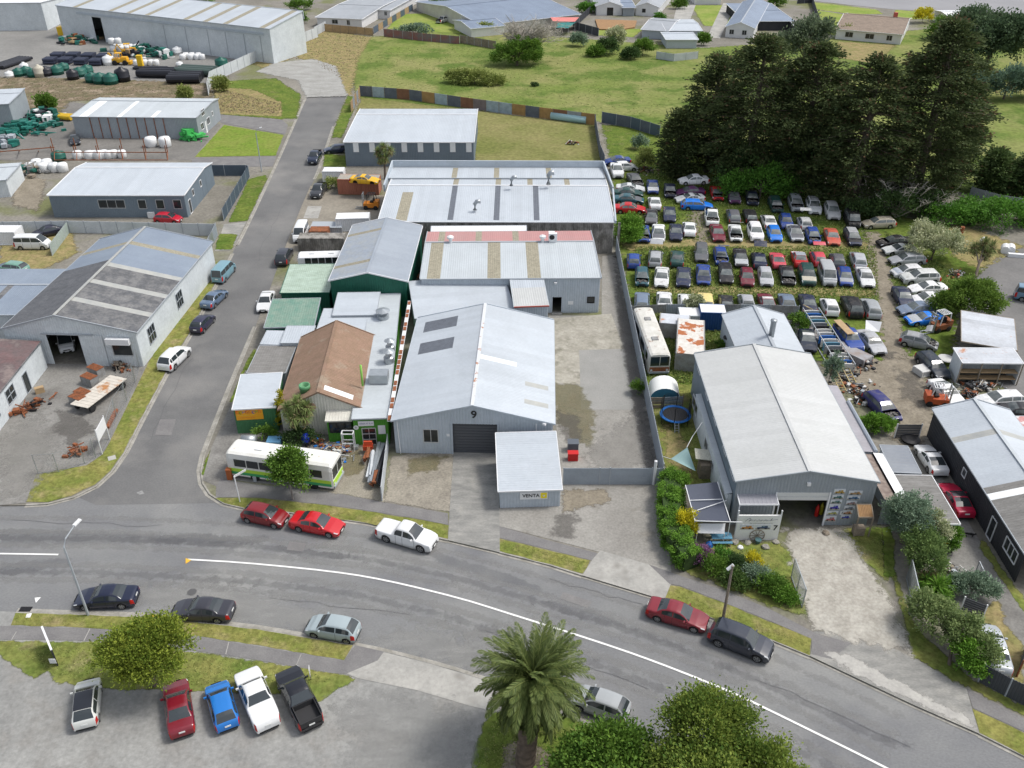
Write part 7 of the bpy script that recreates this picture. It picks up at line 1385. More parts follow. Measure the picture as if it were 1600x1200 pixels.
tufts('yard_weeds', 'rank grass and weeds among the wrecked cars', [[(990, 385), (1370, 385), (1375, 470), (990, 476)], [(965, 260), (1100, 215), (1350, 340), (1370, 380), (985, 380)], [(1380, 360), (1500, 430), (1440, 520), (1400, 480)], [(985, 485), (1175, 485), (1090, 600), (1015, 600)]], 14000, L_gr2, .28, .16)
tufts('paddock_tussock', 'tussocks of longer grass across the paddock', [[(565, 80), (760, 60), (1040, 85), (1050, 190), (930, 185), (570, 140)]], 5000, L_gr2, .16, .24)
L_scr = leafm('scrub_blade', (.17, .13, .09), (.36, .30, .20)); tufts('dry_scrub', 'dry brown scrub on the bank above the grey shed', [[(0, 122), (330, 132), (333, 150), (110, 158), (60, 178), (0, 140)], [(340, 138), (440, 162), (438, 180), (338, 176)], [(400, 95), (500, 48), (575, 58), (540, 130), (480, 92)]], 4500, L_scr, .16, .22)
# ============================================================ FENCES, STREET FURNITURE, YARD THINGS
def fence(label, pts, h, mats, pw=2.4, cat='fence', name='fence', ribs=.2, post=None, th=.04, gap=0.0, slats=0, rail=None, tz=None):
    w = [P(x, y, LZ) for x, y in pts]; root = thing(name, label, cat, w[len(w)//2]); mats = mats if isinstance(mats, list) else [mats]; k = 0; posts = []
    for i in range(len(w)-1):
        a, b = w[i], w[i+1]; L_ = (b-a).length; n = max(1, round(L_/pw)); U = (b-a)/L_; N_ = Vector((U.y, -U.x, 0))
        for j in range(n):
            p, q = a+U*(L_*j/n+.03), a+U*(L_*(j+1)/n-.03); m = mats[k % len(mats)]; k += 1; mb = MB()
            if slats:
                for s in range(slats):
                    z0 = h*(s+.08)/slats; mb = MB(); mb.beam(p+Vector((0, 0, z0+h*.4/slats)), q+Vector((0, 0, z0+h*.4/slats)), th, h*.8/slats, up=Vector((0, 0, 1))); mb.obj('slat', m, root)
            else:
                l = (q-p).length; nr = max(1, round(l/ribs)); xs = []
                for r in range(nr):
                    for dx, o in ((.0, 0), (.3, 0), (.4, .03), (.8, .03), (.9, 0)): xs.append(((r+dx)*l/nr, o))
                xs.append((l, 0)); f = [p+U*x+N_*o for x, o in xs]; bk = [p+U*x+N_*(o-th) for x, o in xs]; nn = len(f); z0 = Vector((0, 0, .03)); z1 = Vector((0, 0, h))
                mb.v = [v+z0 for v in f]+[v+z1 for v in f]+[v+z0 for v in bk]+[v+z1 for v in bk]
                mb.f = [(t, t+1, nn+t+1, nn+t) for t in range(nn-1)]+[(2*nn+t+1, 2*nn+t, 3*nn+t, 3*nn+t+1) for t in range(nn-1)]+[(nn+t, nn+t+1, 3*nn+t+1, 3*nn+t) for t in range(nn-1)]; mb.mi = [0]*len(mb.f)
                mb.obj('panel', m, root)
            posts.append(p-U*.03)
    posts.append(w[-1])
    if post is not False:
        for p in posts: mb = MB(); mb.beam(p, p+Vector((0, 0, h+.08)), .09, .09); mb.obj('post', post or m_trimg, root)
    return root
m_fgrey = mat('fence_grey_steel', (.33, .37, .41), (.28, .315, .35), rough=.6, sc=.6, famt=.08); m_fwhite = mat('fence_white', (.58, .61, .63), (.50, .53, .55), rough=.7, sc=.6, famt=.08); m_fdark = mat('fence_charcoal', (.07, .075, .085), (.055, .06, .07), rough=.7, famt=.08)
m_fblue = mat('fence_slate', (.10, .135, .175), (.085, .115, .15), rough=.6, famt=.06); m_old = mat('old_iron', (.30, .31, .31), (.22, .21, .20), rough=.8, sc=1.5, famt=.15)
fence('tall grey steel fence dividing the concrete drive from the gardens and wrecks', [(962, 394), (1034, 756)], 2.3, m_fgrey, 2.4)
gt = fence('grey ribbed double gate closing the concrete drive', [(880, 757), (936, 757), (952, 757), (1017, 757), (1034, 757)], 1.9, m_fgrey, 3.2, 'gate', 'gate', slats=14)
mb = MB(); q = P(1021, 757); mb.lathe(q, [(.14, 0), (.14, 2.7), (.05, 2.75)], 12); mb.obj('gate_post', m_trim, gt)
fence('grey steel fence between the derelict bus and the first row of wrecks', [(985, 500), (1040, 497), (1110, 497), (1200, 498), (1245, 500)], 1.9, [m_old, m_fgrey, m_old], 3.0)
pc = [mat('panel_'+n, c, tuple(x*.75 for x in c), rough=.8, sc=1, famt=.15) for n, c in (('slate', (.14, .16, .20)), ('sky', (.38, .47, .54)), ('rust', (.26, .13, .08)), ('ochre', (.42, .26, .11)), ('mauve', (.24, .20, .21)), ('pale', (.34, .37, .41)))]
fence('patchwork fence of old coloured roofing sheets along the paddock', [(563, 150), (640, 156), (720, 168), (800, 179), (930, 196)], 2.2, [pc[0], pc[1], pc[0], pc[2], pc[0], pc[3], pc[1], pc[0], pc[2], pc[4], pc[1], pc[1], pc[3], pc[0], pc[3], pc[2], pc[5], pc[3], pc[5]], 3.2, ribs=.3, post=m_timber)
fence('leaning timber-braced end of the patchwork fence', [(563, 152), (549, 176)], 2.2, [m_wood, pc[5]], 2.4, post=m_wood)
fence('weathered steel fence from the paddock corner to the big shed', [(929, 197), (937, 245), (944, 262)], 2.2, pc[0], 3, ribs=.3); fence('blue-grey iron fence sagging towards the dark trees', [(940, 192), (985, 200), (1030, 214)], 2.2, [m_fblue, pc[0]], 3, ribs=.3)
fence('brown paling fence below the white house', [(508, 49), (583, 56)], 2.0, m_wood, 2.4, ribs=.3, post=m_timber); fence('paling fence with a blue side dividing the two house lots', [(584, 53), (645, 16)], 1.8, [m_fblue, m_wood], 4, ribs=.4, post=m_timber)
fence('red-brown rusty iron fence at the paddock head', [(600, 57), (660, 64), (718, 69)], 2.0, [mat('iron_red', (.26, .12, .11), (.20, .16, .16), rough=.85, sc=.5, thr=(.4, .6), famt=.2)], 3, ribs=.4); fence('pale paling fence between the rusty iron and the thicket tree', [(719, 67), (775, 77)], 2.0, m_timber, 2.4, ribs=.4)
fence('black timber fence beside the curved deck', [(895, 46), (935, 57)], 2.2, m_fdark, 3); fence('black side fence climbing past the blue-roofed house', [(895, 46), (925, 18)], 2.0, m_fdark, 3); fence('low white fence under the nearest garage', [(1025, 92), (1052, 96), (1090, 92)], 1.8, m_fwhite, 3); 
fence('dark slatted fence between two back lawns', [(1245, 6), (1268, 5), (1285, 60)], 2.0, m_fdark, 3)
fence('white ribbed boundary wall sloping up beside the long factory', [(326, 150), (330, 130), (402, 96), (497, 58)], 2.6, m_fwhite, 3.0, ribs=.4); fence('small white fence joining factory and paling fence', [(492, 57), (510, 47)], 2.4, m_fwhite, 3)
fence('slate-blue screen fence enclosing the office courtyard', [(318, 275), (386, 275), (390, 276), (350, 345)], 1.9, m_fblue, 3.0)
fence('white panelled steel fence between garage yard and office', [(-40, 366), (60, 365), (110, 364), (338, 369)], 1.9, m_fwhite, 2.4, post=m_trimg); fence('silvery mesh-and-panel fence at the side street end of the garage yard', [(340, 368), (312, 425)], 1.9, [m_fgrey, m_steel], 2.4)
fence('pale green sheet fence beside the white and blue van', [(110, 362), (82, 400)], 1.7, mat('sheet_palegreen', (.40, .46, .43), (.34, .40, .37)), 2.4)
fence('charcoal corrugated fence at the corner of the footpath', [(1528, 1065), (1570, 1088), (1612, 1108)], 1.8, m_fdark, 2.4); fence('charcoal slat fence below the grey-green shrub', [(1500, 955), (1534, 968)], 1.5, m_fdark, 2.4, slats=7, post=m_trim); fence('rusty-posted dark gate at the right edge', [(1588, 1058), (1600, 1018)], 1.7, m_fdark, 2.4, 'gate', 'gate', slats=8, post=m_rust)
fence('dark ribbed gate behind the carport beside the clipped shrub', [(1397, 684), (1435, 684)], 1.6, m_fdark, 4, 'gate', 'gate', slats=8, post=m_trim)
fence('grey boards leaning behind the trampoline', [(1013, 638), (1036, 638), (1066, 636)], 1.4, [m_timber, m_fgrey], 1.6, slats=3, post=m_timber)
fence('silver-blue fence across the paddock on the right', [(1515, 305), (1560, 318), (1640, 330)], 1.4, m_fgrey, 3)
def mesh_gate(label, a, b, h, name='mesh_gate'):
    A, B = P(*a), P(*b); root = thing(name, label, 'gate', A); up = Vector((0, 0, 1)); U = (B-A).normalized(); L_ = (B-A).length; mb = MB()
    for p, q in ((A, B), (A+up*h, B+up*h), (A, A+up*h), (B, B+up*h), (A+U*L_*.5, A+U*L_*.5+up*h)): mb.beam(p+up*.1, q+up*.1, .07)
    mb.obj('frame', m_steel, root); mb = MB()
    for i in range(int(L_/.14)): p = A+U*(i*.14+.07); mb.beam(p+up*.1, p+up*(h+.1), .018)
    for i in range(int(h/.2)): mb.beam(A+up*(.2*i+.15), B+up*(.2*i+.15), .018)
    o = mb.obj('wire_mesh', m_steel, root); o['kind'] = 'stuff'; return root
mesh_gate('open wire-mesh gate at the left of the pale gravel drive', (1236, 902), (1253, 950), 1.9); mesh_gate('open steel gate right of the pale gravel drive', (1416, 905), (1429, 965), 2.0); mesh_gate('small tilted wire gate in the right-hand driveway', (1522, 900), (1530, 918), 1.5)
# chain-link posts of the garage yard
cl = thing('chain_link_fence', 'chain-link fence with slender pipe posts round the garage yard', 'fence', P(140, 720))
line = [(60, 740), (92, 738), (133, 725), (150, 715), (160, 708), (172, 686), (183, 650), (199, 627), (212, 597), (218, 574)]
for x, y in line: p = P(x, y); mb = MB(); mb.tube([p, p+Vector((0, 0, 2.2))], .035, 6); mb.obj('post', m_steel, cl)
mb = MB()
for a, b in zip(line, line[1:]):
    A, B = P(*a), P(*b); n = int((B-A).length/.35)
    for z in (.1, 2.15): mb.beam(A+Vector((0, 0, z)), B+Vector((0, 0, z)), .02)
    for i in range(n): p = A.lerp(B, i/n); q = A.lerp(B, min(1, (i+5.5)/n)); mb.beam(p+Vector((0, 0, .1)), q+Vector((0, 0, 2.1)), .008); mb.beam(q+Vector((0, 0, .1)), p+Vector((0, 0, 2.1)), .008)
o = mb.obj('wire_netting', m_steel, cl); o['kind'] = 'stuff'
# lamp post, poles, signs
def lamp_post(label, px, py, h, arm, m=m_trimg):
    b = P(px, py); r = thing('lamp_post', label, 'street lamp', b); a = Vector(arm); mb = MB(); mb.tube([b, b+Vector((0, 0, h*.88)), b+Vector((0, 0, h*.95))+a*.2, b+Vector((0, 0, h))+a*.85], [.10, .07, .05, .04], 8); mb.obj('pole', m, r)
    mb = MB(); mb.beam(b+Vector((0, 0, h))+a*.8, b+Vector((0, 0, h+.06))+a*1.2, .26, .12); mb.obj('lamp_head', m_trim, r); return r
lamp_post('grey lamp post with curved arm on the south verge beside the black sedan', 138, 961, 7.9, (.55, 1.6, 0)); lamp_post('slender lamp post on the lawn by the office courtyard', 409, 268, 7.5, (.9, .1, 0))
b = P(1130, 965); r = thing('power_pole', 'grey timber power pole with a small white lamp on the verge', 'power pole', b); mb = MB(); mb.tube([b, b+Vector((0, 0, 5.4))], [.13, .09], 8); mb.obj('pole', m_timber, r); mb = MB(); mb.beam(b+Vector((-.35, 0, 5.0)), b+Vector((.1, .1, 5.4)), .2, .14); mb.obj('lamp_head', m_trim, r)
b = P(375, 784); r = thing('street_sign', 'white street-name post leaning over the verge by the dark red hatchback', 'street sign', b); mb = MB(); mb.tube([b, b+Vector((-.05, 0, 2.9))], .06, 8); mb.obj('post', m_trim, r); mb = MB(); mb.beam(b+Vector((-.05, 0, 2.85)), b+Vector((.75, .9, 2.9)), .04, .22); mb.obj('blade', m_trim, r)
b = P(83, 1018); r = thing('sign_board', 'narrow roadside sign board seen edge-on on the car park lawn', 'sign', b)
mb = MB(); a_, c_ = P(77, 1008), P(91, 1042); mb.beam(a_+up*1.1, c_+up*.9, .12, 1.7); mb.obj('board', m_wdark, r); mb = MB(); mb.beam(a_+up*1.98, c_+up*1.78, .14, .06); mb.obj('capping', m_trim, r); mb = MB(); mb.box(P(82, 1033, .9), (.45, .04, .45)); mb.obj('plate', m_trim, r)
b = P(486, 1062); r = thing('sign_board', 'small white board on a stake beside the black pickup', 'sign', b); mb = MB(); mb.beam(b, b+up*1.2, .05); mb.obj('stake', m_timber, r); mb = MB(); mb.beam(b+Vector((-.05, .25, .9)), b+Vector((.05, -.25, .9)), .03, .7, up=up); mb.obj('board', m_trim, r)
b = P(165, 690); r = thing('sign_board', 'white sign board on two posts at the garage yard fence', 'sign', b); a_, c_ = P(160, 710), P(172, 687); mb = MB(); mb.beam(a_, a_+up*2.9, .07); mb.beam(c_, c_+up*2.9, .07); mb.obj('post', m_trim, r); mb = MB(); mb.beam(a_+up*2.1, c_+up*2.1, .05, 1.3, up=up); mb.obj('board', m_trim, r)
for x, y, w_, d_, h_, m_, nm, lab, ct in ((372, 740, .9, .6, 1.3, plain('cabinet_green', (.05, .09, .075), .6), 'utility_cabinet', 'dark green utility cabinet at the bus corner', 'cabinet'), (360, 748, .45, .45, 1.1, plain('bin_orange', (.35, .10, .03), .7), 'waste_bin', 'rusty orange bin beside the green cabinet', 'bin'), (399, 752, .3, .2, .5, m_trimg, 'meter_box', 'little grey meter box in front of the bus', 'box'),
     (895, 718, .95, .6, .8, plain('bin_red', (.50, .012, .012), .5), 'rubbish_bin', 'red bin in front of the grey-topped one by the office annex', 'bin'), (895, 703, 1.0, .8, .95, plain('box_slate', (.10, .115, .135), .6), 'storage_box', 'dark slate lidded box behind the red bin', 'box')):
    b = P(x, y); r = thing(nm, lab, ct, b); mb = MB(); mb.box((b.x, b.y, LZ+h_/2), (w_, d_, h_)); mb.obj('body', m_, r); mb = MB(); mb.box((b.x, b.y, LZ+h_+.03), (w_*1.08, d_*1.08, .07)); mb.obj('lid', m_, r)
mb = MB(); g0 = P(40, 952, .02); mb.box((g0.x, g0.y, .03), (.9, .5, .03)); [mb.box((g0.x-.35+i*.12, g0.y, .05), (.04, .44, .02)) for i in range(7)]; tag(mb.obj('drain_grate', m_black), 'iron drain grate in the south gutter', 'drain')
# buses
def bus(label, front, rear, h, wd, col, low=None, name='bus', rust=False, z=LZ, rows=7):
    a, b_ = P(*front, LZ+1), P(*rear, LZ+1); c = (a+b_)/2; L_ = (a-b_).length; r = thing(name, label, 'bus', (c.x, c.y, z)); r.rotation_euler.z = R(yaw_of(a, b_)); q = lambda mb, nm, m, sm=False: (setattr(mb.obj(nm, m, None, sm, True), 'parent', r))
    n = 10; prof = [(-wd/2, .35), (-wd/2, 1.2), (-wd/2+.02, 2.25), (-wd/2+.12, h-.18), (-wd/2+.4, h-.04), (0, h), (wd/2-.4, h-.04), (wd/2-.12, h-.18), (wd/2-.02, 2.25), (wd/2, 1.2), (wd/2, .35)]
    mb = MB(); V = []
    for y, s in ((-L_/2, .94), (-L_/2+.25, 1), (L_/2-.2, 1), (L_/2, .95)): V += [Vector((x*s, y, (z_-.35)*s+.35)) for x, z_ in prof]
    k = len(prof); mb.v = V; mb.f = [(i*k+j, i*k+j+1, (i+1)*k+j+1, (i+1)*k+j) for i in range(3) for j in range(k-1)]+[tuple(range(k))[::-1], tuple(range(3*k, 4*k))]; mb.mi = [0]*len(mb.f); q(mb, 'body', col)
    mb = MB(); mb.box((0, 0, .5), (wd*.9, L_*.96, .4)); q(mb, 'chassis', m_black)
    for sg in (-1, 1):
        for i in range(rows):
            y0 = -L_/2+.9+i*(L_-1.6)/rows; mb = MB(); mb.box((sg*(wd/2-.0), y0+(L_-1.6)/rows/2, 1.85), (.05, (L_-1.6)/rows-.12, .78)); q(mb, 'side_window', m_glass if not (rust and i % 3 == 1) else m_fgrey)
        if low:
            for z0, z1, m_ in ((.55, .85, low[0]), (.85, 1.2, low[1])): mb = MB(); mb.box((sg*(wd/2+.012), 0, (z0+z1)/2), (.03, L_*.97, z1-z0)); q(mb, 'livery_band', m_)
    mb = MB(); mb.beam((-wd*.42, -L_/2-.0, 1.85), (wd*.42, -L_/2-.0, 1.85), .06, 1.1, up=up); q(mb, 'windscreen', m_glass); mb = MB(); mb.beam((0, -L_/2-.03, 1.3), (0, -L_/2-.03, 2.4), .06); q(mb, 'centre_pillar', col)
    mb = MB(); mb.beam((-wd*.44, -L_/2-.02, .85), (wd*.44, -L_/2-.02, .85), .05, .5, up=up); q(mb, 'front_panel', (low[1] if low else m_rust)); mb = MB(); mb.beam((-wd*.46, -L_/2-.06, .48), (wd*.46, -L_/2-.06, .48), .14, .2, up=up); q(mb, 'bumper', m_trimg)
    for sg in (-1, 1): mb = MB(); mb.lathe((sg*wd*.36, -L_/2-.05, .75), [(.13, -.02), (.13, .02)], 12, axis='Y'); q(mb, 'headlight', m_lamp)
    for y in (-L_/2+1.9, L_/2-2.6):
        for sg in (-1, 1): mb = MB(); mb.lathe((sg*(wd/2-.13), y, .48), [(.3, -.15), (.46, -.14), (.48, 0), (.46, .14), (.3, .16), (.26, .1)], 16, axis='X'); q(mb, 'wheel', m_tyre)
    for y in (-L_*.2, L_*.22): mb = MB(); mb.box((0, y, h+.04), (.7, .7, .09)); q(mb, 'roof_hatch', m_trim if not rust else m_old)
    return r
m_bus = mat('bus_cream', (.72, .72, .69), (.66, .65, .60), rough=.6, sc=1.2, famt=.06, c3=(.50, .42, .33), c3sc=1.4, c3w=(.66, .74))
bus('old white bus with green and lime bands parked behind the young tree', (528, 742), (366, 720), 2.9, 2.5, m_bus, (plain('band_green', (.05, .33, .12), .6), plain('band_lime', (.42, .66, .06), .6)))
bus('derelict long bus with peeling white roof and rusty nose', (1030, 575), (1003, 500), 2.8, 2.4, mat('bus_derelict', (.62, .61, .57), (.50, .49, .44), rough=.8, sc=.9, famt=.12, c3=(.26, .15, .10), c3sc=1.1, c3w=(.60, .68)), rust=True, name='derelict_bus', rows=9)
bus('small white coach with blue roof stripe between the lean-to and the green workshop', (468, 412), (540, 410), 2.5, 2.1, m_trim, name='coach', rows=5)
# containers and small sheds
def container(label, c, rz, L_, w, h, m, name='shipping_container', top=None, z=LZ, cat='container'):
    b = P(*c); r = thing(name, label, cat, (b.x, b.y, z)); r.rotation_euler.z = R(rz); up_ = Vector((0, 0, 1)); pr = lambda mb, nm, mm: setattr(mb.obj(nm, mm, None, False, True), 'parent', r)
    for (ax, ay, bx, by) in ((-L_/2, -w/2, L_/2, -w/2), (L_/2, w/2, -L_/2, w/2)):
        A, B = Vector((ax, ay, 0)), Vector((bx, by, 0)); U = (B-A).normalized(); N_ = Vector((U.y, -U.x, 0)); n = int(L_/.28); mb = MB(); xs = []
        for i in range(n):
            for dx, o in ((0, 0), (.35, 0), (.5, -.04), (.85, -.04)): xs.append(((i+dx)*L_/n, o))
        xs.append((L_, 0)); f = [A+U*x+N_*o for x, o in xs]; k = len(f); mb.v = [v+up_*.05 for v in f]+[v+up_*(h-.05) for v in f]; mb.f = [(t, t+1, k+t+1, k+t) for t in range(k-1)]; mb.mi = [0]*len(mb.f); pr(mb, 'side_panel', m)
    for sg in (-1, 1): mb = MB(); mb.box((sg*L_/2, 0, h/2), (.06, w, h-.1)); pr(mb, 'door' if sg < 0 else 'end_panel', m)
    mb = MB(); mb.box((0, 0, h), (L_, w, .06)); pr(mb, 'roof', top or m)
    mb = MB()
    for sx in (-1, 1):
        for sy in (-1, 1): mb.beam((sx*L_/2, sy*w/2, 0), (sx*L_/2, sy*w/2, h), .14)
    for sy in (-1, 1): mb.beam((-L_/2, sy*w/2, .08), (L_/2, sy*w/2, .08), .13); mb.beam((-L_/2, sy*w/2, h-.03), (L_/2, sy*w/2, h-.03), .13)
    pr(mb, 'frame', m); return r
m_contr = mat('container_salmon', (.42, .17, .11), (.34, .13, .08), rough=.8, sc=.8, famt=.14, stretch=(3, 3, .4)); container('salmon-red shipping container beside the orange forklift yard', (563, 300), -3, 6.5, 2.4, 2.5, m_contr, top=mat('container_top', (.28, .32, .31), (.36, .30, .24), sc=1, famt=.15))
container('deep blue container with a cluttered white roof behind the derelict bus', (1110, 510), -4, 2.9, 2.2, 2.4, plain('container_blue', (.012, .06, .20), .6), top=m_trim); container('white flat-roofed hut left of the blue container', (1076, 508), -4, 2.6, 2.0, 1.8, m_wwhite, top=m_trim, name='garden_hut', cat='hut')
container('long hut with rusty white striped roof beside the derelict bus', (1076, 553), 80, 8.0, 3.0, 2.3, m_old, top=mat('hut_roof', (.66, .64, .60), (.55, .52, .47), sc=2, famt=.15, c3=(.38, .13, .05), c3sc=.6, c3w=(.56, .60)), name='garden_hut', cat='hut'); container('low rusty-roofed hut behind the striped hut', (1052, 522), 80, 2.4, 3.4, 2.0, m_old, top=m_rustzinc, name='garden_hut', cat='hut')
container('pale blue steel cabinet with a round fan beside the small white shed', (1143, 546), 80, 3.2, 1.6, 1.8, m_fwhite, top=m_zinc2, name='plant_cabinet', cat='cabinet'); mb = MB(); mb.lathe(P(1137, 528, 2.1), [(.5, 0), (.5, .12), (.4, .14)], 18); tag(mb.obj('cooling_fan', m_black), 'round black fan on top of the pale blue cabinet', 'fan')
container('white box van body beside the salmon container', (523, 282), 0, 3.4, 2.0, 1.9, m_trim, name='box_trailer', cat='trailer'); container('white truck box with green lettering block by the grey trailer', (553, 357), 4, 4.8, 2.2, 2.0, m_trim, name='truck_body', cat='truck body'); container('rusty open bin on the grey trailer', (500, 371), 0, 2.6, 1.8, 1.3, m_rust, name='skip_bin', cat='skip'); container('open grey cage trailer near the white van', (512, 360), 0, 4.6, 2.2, .9, m_trimg, name='cage_trailer', cat='trailer')
container('flat grey concrete roofed store beside the small coach', (505, 388), 0, 6.4, 1.9, 1.9, m_block, name='block_store', cat='store'); container('row of small lean-to boxes behind the garage fence, white topped', (12, 378), 0, 4, 2.4, 2.0, m_trim, name='truck_body', cat='truck body')
# yellow car body on the container
yb = car('coupe', 'bright yellow car shell lying on the salmon container', 'car body', P(570, 280, 3.0), 80, (.75, .42, .01), wreck=True, z=LZ+2.2, wheels=0)
# forklifts
def forklift(label, px, py, rz, m, cage=m_black, sc=1.0):
    b = P(px, py); r = thing('forklift', label, 'forklift', b); r.rotation_euler.z = R(rz); r.scale = (sc,)*3; pr = lambda mb, nm, mm: setattr(mb.obj(nm, mm, None, False, True), 'parent', r)
    mb = MB(); mb.box((0, .1, .62), (1.15, 2.0, .55)); mb.box((0, .85, .95), (1.1, .6, .55)); pr(mb, 'body', m); mb = MB(); mb.box((0, .2, 1.05), (.5, .5, .15)); mb.box((0, .42, 1.3), (.5, .12, .5)); pr(mb, 'seat', m_black)
    mb = MB()
    for sx in (-.5, .5): mb.beam((sx, -.5, .9), (sx, -.35, 2.1), .07); mb.beam((sx, .75, 1.1), (sx, .6, 2.1), .07); mb.beam((sx, -.4, 2.1), (sx, .65, 2.1), .07)
    for y in (-.35, -.1, .15, .4, .6): mb.beam((-.5, y, 2.12), (.5, y, 2.12), .06)
    pr(mb, 'overhead_guard', cage); mb = MB()
    for sx in (-.35, .35): mb.beam((sx, -1.0, .1), (sx, -1.0, 2.2), .12)
    for z_ in (.5, 1.3, 2.1): mb.beam((-.35, -1.0, z_), (.35, -1.0, z_), .08)
    pr(mb, 'mast', m_steel)
    for sx in (-.28, .28): mb = MB(); mb.beam((sx, -1.0, .12), (sx, -2.1, .12), .13, .05); pr(mb, 'fork', m_steel)
    for sx in (-.5, .5):
        for y in (-.6, .75): mb = MB(); mb.lathe((sx, y, .32), [(.2, -.12), (.31, -.1), (.32, 0), (.31, .1), (.2, .13)], 14, axis='X'); pr(mb, 'wheel', m_tyre)
m_or = plain('forklift_orange', (.65, .22, .02), .5); forklift('orange forklift with black guard in the side-street forecourt', 580, 326, -95, m_or, sc=1.15); forklift('red-orange forklift with white cab pillars by the coupe wreck', 1462, 632, 80, plain('forklift_red', (.45, .09, .03), .6), m_trim, 1.1); forklift('rusted forklift beside the bright blue coupe wreck', 1466, 516, -70, m_rust, m_trim, 1.15)
# trampoline
b = P(1054, 658); r = thing('trampoline', 'round trampoline with blue edge pad, dark net and little ladder', 'trampoline', b); mb = MB(); mb.lathe(b+up*.85, [(1.28, 0), (1.28, .01)], 28); mb.obj('jumping_mat', m_black, r); mb = MB()
mb.v = []; n = 32
for i in range(n):
    a = 2*math.pi*i/n
    for rr2, z_ in ((1.27, .86), (1.30, .91), (1.55, .92), (1.58, .84)): mb.v.append(b+Vector((rr2*math.cos(a), rr2*math.sin(a), z_)))
mb.f = [(i*4+k, (i*4+k+4) % (4*n), (i*4+k+5) % (4*n), i*4+k+1) for i in range(n) for k in range(3)]; mb.mi = [0]*len(mb.f); mb.obj('edge_pad', plain('pad_blue', (.012, .15, .50), .6), r)
for i in range(6): a = 2*math.pi*i/6+.3; e = b+Vector((1.5*math.cos(a), 1.5*math.sin(a), 0)); mb = MB(); mb.tube([e, e+up*2.5], .035, 6); mb.obj('net_pole', m_black, r)
mb = MB()
for i in range(64): a = 2*math.pi*i/64; e = b+Vector((1.5*math.cos(a), 1.5*math.sin(a), .9)); mb.beam(e, e+up*1.6, .016)
for z_ in np.arange(1.0, 2.6, .16): mb.tube([b+Vector((1.5*math.cos(t), 1.5*math.sin(t), z_)) for t in np.linspace(0, 2*math.pi, 25)], .011, 3, cap=False)
o = mb.obj('safety_net', m_black, r); o['kind'] = 'stuff'; mb = MB(); l0 = b+Vector((-.1, -1.55, .85)); l1 = b+Vector((-.1, -2.1, 0))
for sx in (-.2, .2): mb.beam(l0+Vector((sx, 0, 0)), l1+Vector((sx, 0, 0)), .05)
for t in (.25, .5, .75): p = l0.lerp(l1, t); mb.beam(p-Vector((.2, 0, 0)), p+Vector((.2, 0, 0)), .05)
mb.obj('ladder', m_steel, r)
# shade sail, tent, tarpaulins
def cloth(name, label, cat, corners, m, sag=.25, n=8, poles=False):
    c = [P(x, y, h) for x, y, h in corners]
    if len(c) == 3: c.append(c[2])
    V = []; 
    for i in range(n+1):
        for j in range(n+1): u, v = i/n, j/n; p = c[0]*(1-u)*(1-v)+c[1]*u*(1-v)+c[2]*u*v+c[3]*(1-u)*v; V.append(p-Vector((0, 0, sag*math.sin(math.pi*u)*math.sin(math.pi*v))))
    F_ = [(i*(n+1)+j, (i+1)*(n+1)+j, (i+1)*(n+1)+j+1, i*(n+1)+j+1) for i in range(n) for j in range(n)]; r = thing(name, label, cat, (c[0].x, c[0].y, LZ)); o = obj('fabric', V, F_, m, r, smooth=True)
    if poles:
        for p in c[:len(corners)]: mb = MB(); mb.beam(p, Vector((p.x, p.y, LZ)), .06); mb.obj('pole', m_trim, r)
    return r
m_sail = plain('sail_teal', (.24, .36, .36), .8)
r = cloth('shade_sail', 'grey-teal three-cornered shade sail over the side garden', 'shade sail', [(1048, 717, 1.9), (1074, 699, 2.6), (1087, 736, 1.7)], m_sail, .3); mb = MB(); e = P(1073, 699, 2.6); mb.tube([e, P(1082, 682, 3.2), P(1097, 660, 4.4)], .03, 5); mb.tube([P(1048, 717, 1.9), P(1033, 712, 2.0)], .02, 5); mb.obj('rope', m_trim, r)
cloth('tarpaulin_shelter', 'dark blue-grey tarpaulin shelter on white poles at the corner of the gallery', 'shelter', [(1071, 758, 2.5), (1121, 753, 2.7), (1141, 814, 2.5), (1086, 814, 2.4)], plain('tarp_dark', (.07, .08, .11), .5), .12, poles=True)
mb = MB()
for a_, c_ in (((1071, 758, 2.56), (1086, 814, 2.46)), ((1121, 753, 2.76), (1141, 814, 2.56)), ((1086, 814, 2.46), (1160, 816, 2.5)), ((1077, 782, 2.5), (1130, 780, 2.6)), ((1082, 800, 2.46), (1135, 782, 2.6))): mb.beam(P(*a_), P(*c_), .06)
tag(mb.obj('pipe_lattice', m_trim), 'white pipe frame laid over the dark tarpaulin', 'frame')
cloth('awning', 'small white awning in front of the tarpaulin shelter', 'awning', [(1091, 818, 1.9), (1133, 818, 1.9), (1132, 834, 1.3), (1089, 833, 1.3)], m_trim, .05, 4, poles=True)
b = P(1110, 850); r = thing('picnic_table', 'blue painted picnic bench beside the white awning', 'table', b); mb = MB(); mb.box(b+Vector((.9, .2, .7)), (1.7, .7, .06)); mb.obj('table_top', plain('paint_blue', (.10, .25, .36), .7), r)
for dy in (-.6, .8): mb = MB(); mb.box(b+Vector((.9, .2+dy*.8, .42)), (1.7, .28, .05)); mb.obj('seat', MC['paint_blue'], r)
for dx in (-.7, .7): mb = MB(); mb.beam(b+Vector((.9+dx, -.4, 0)), b+Vector((.9+dx, .2, .7)), .08); mb.beam(b+Vector((.9+dx, .9, 0)), b+Vector((.9+dx, .2, .7)), .08); mb.obj('leg', m_timber, r)
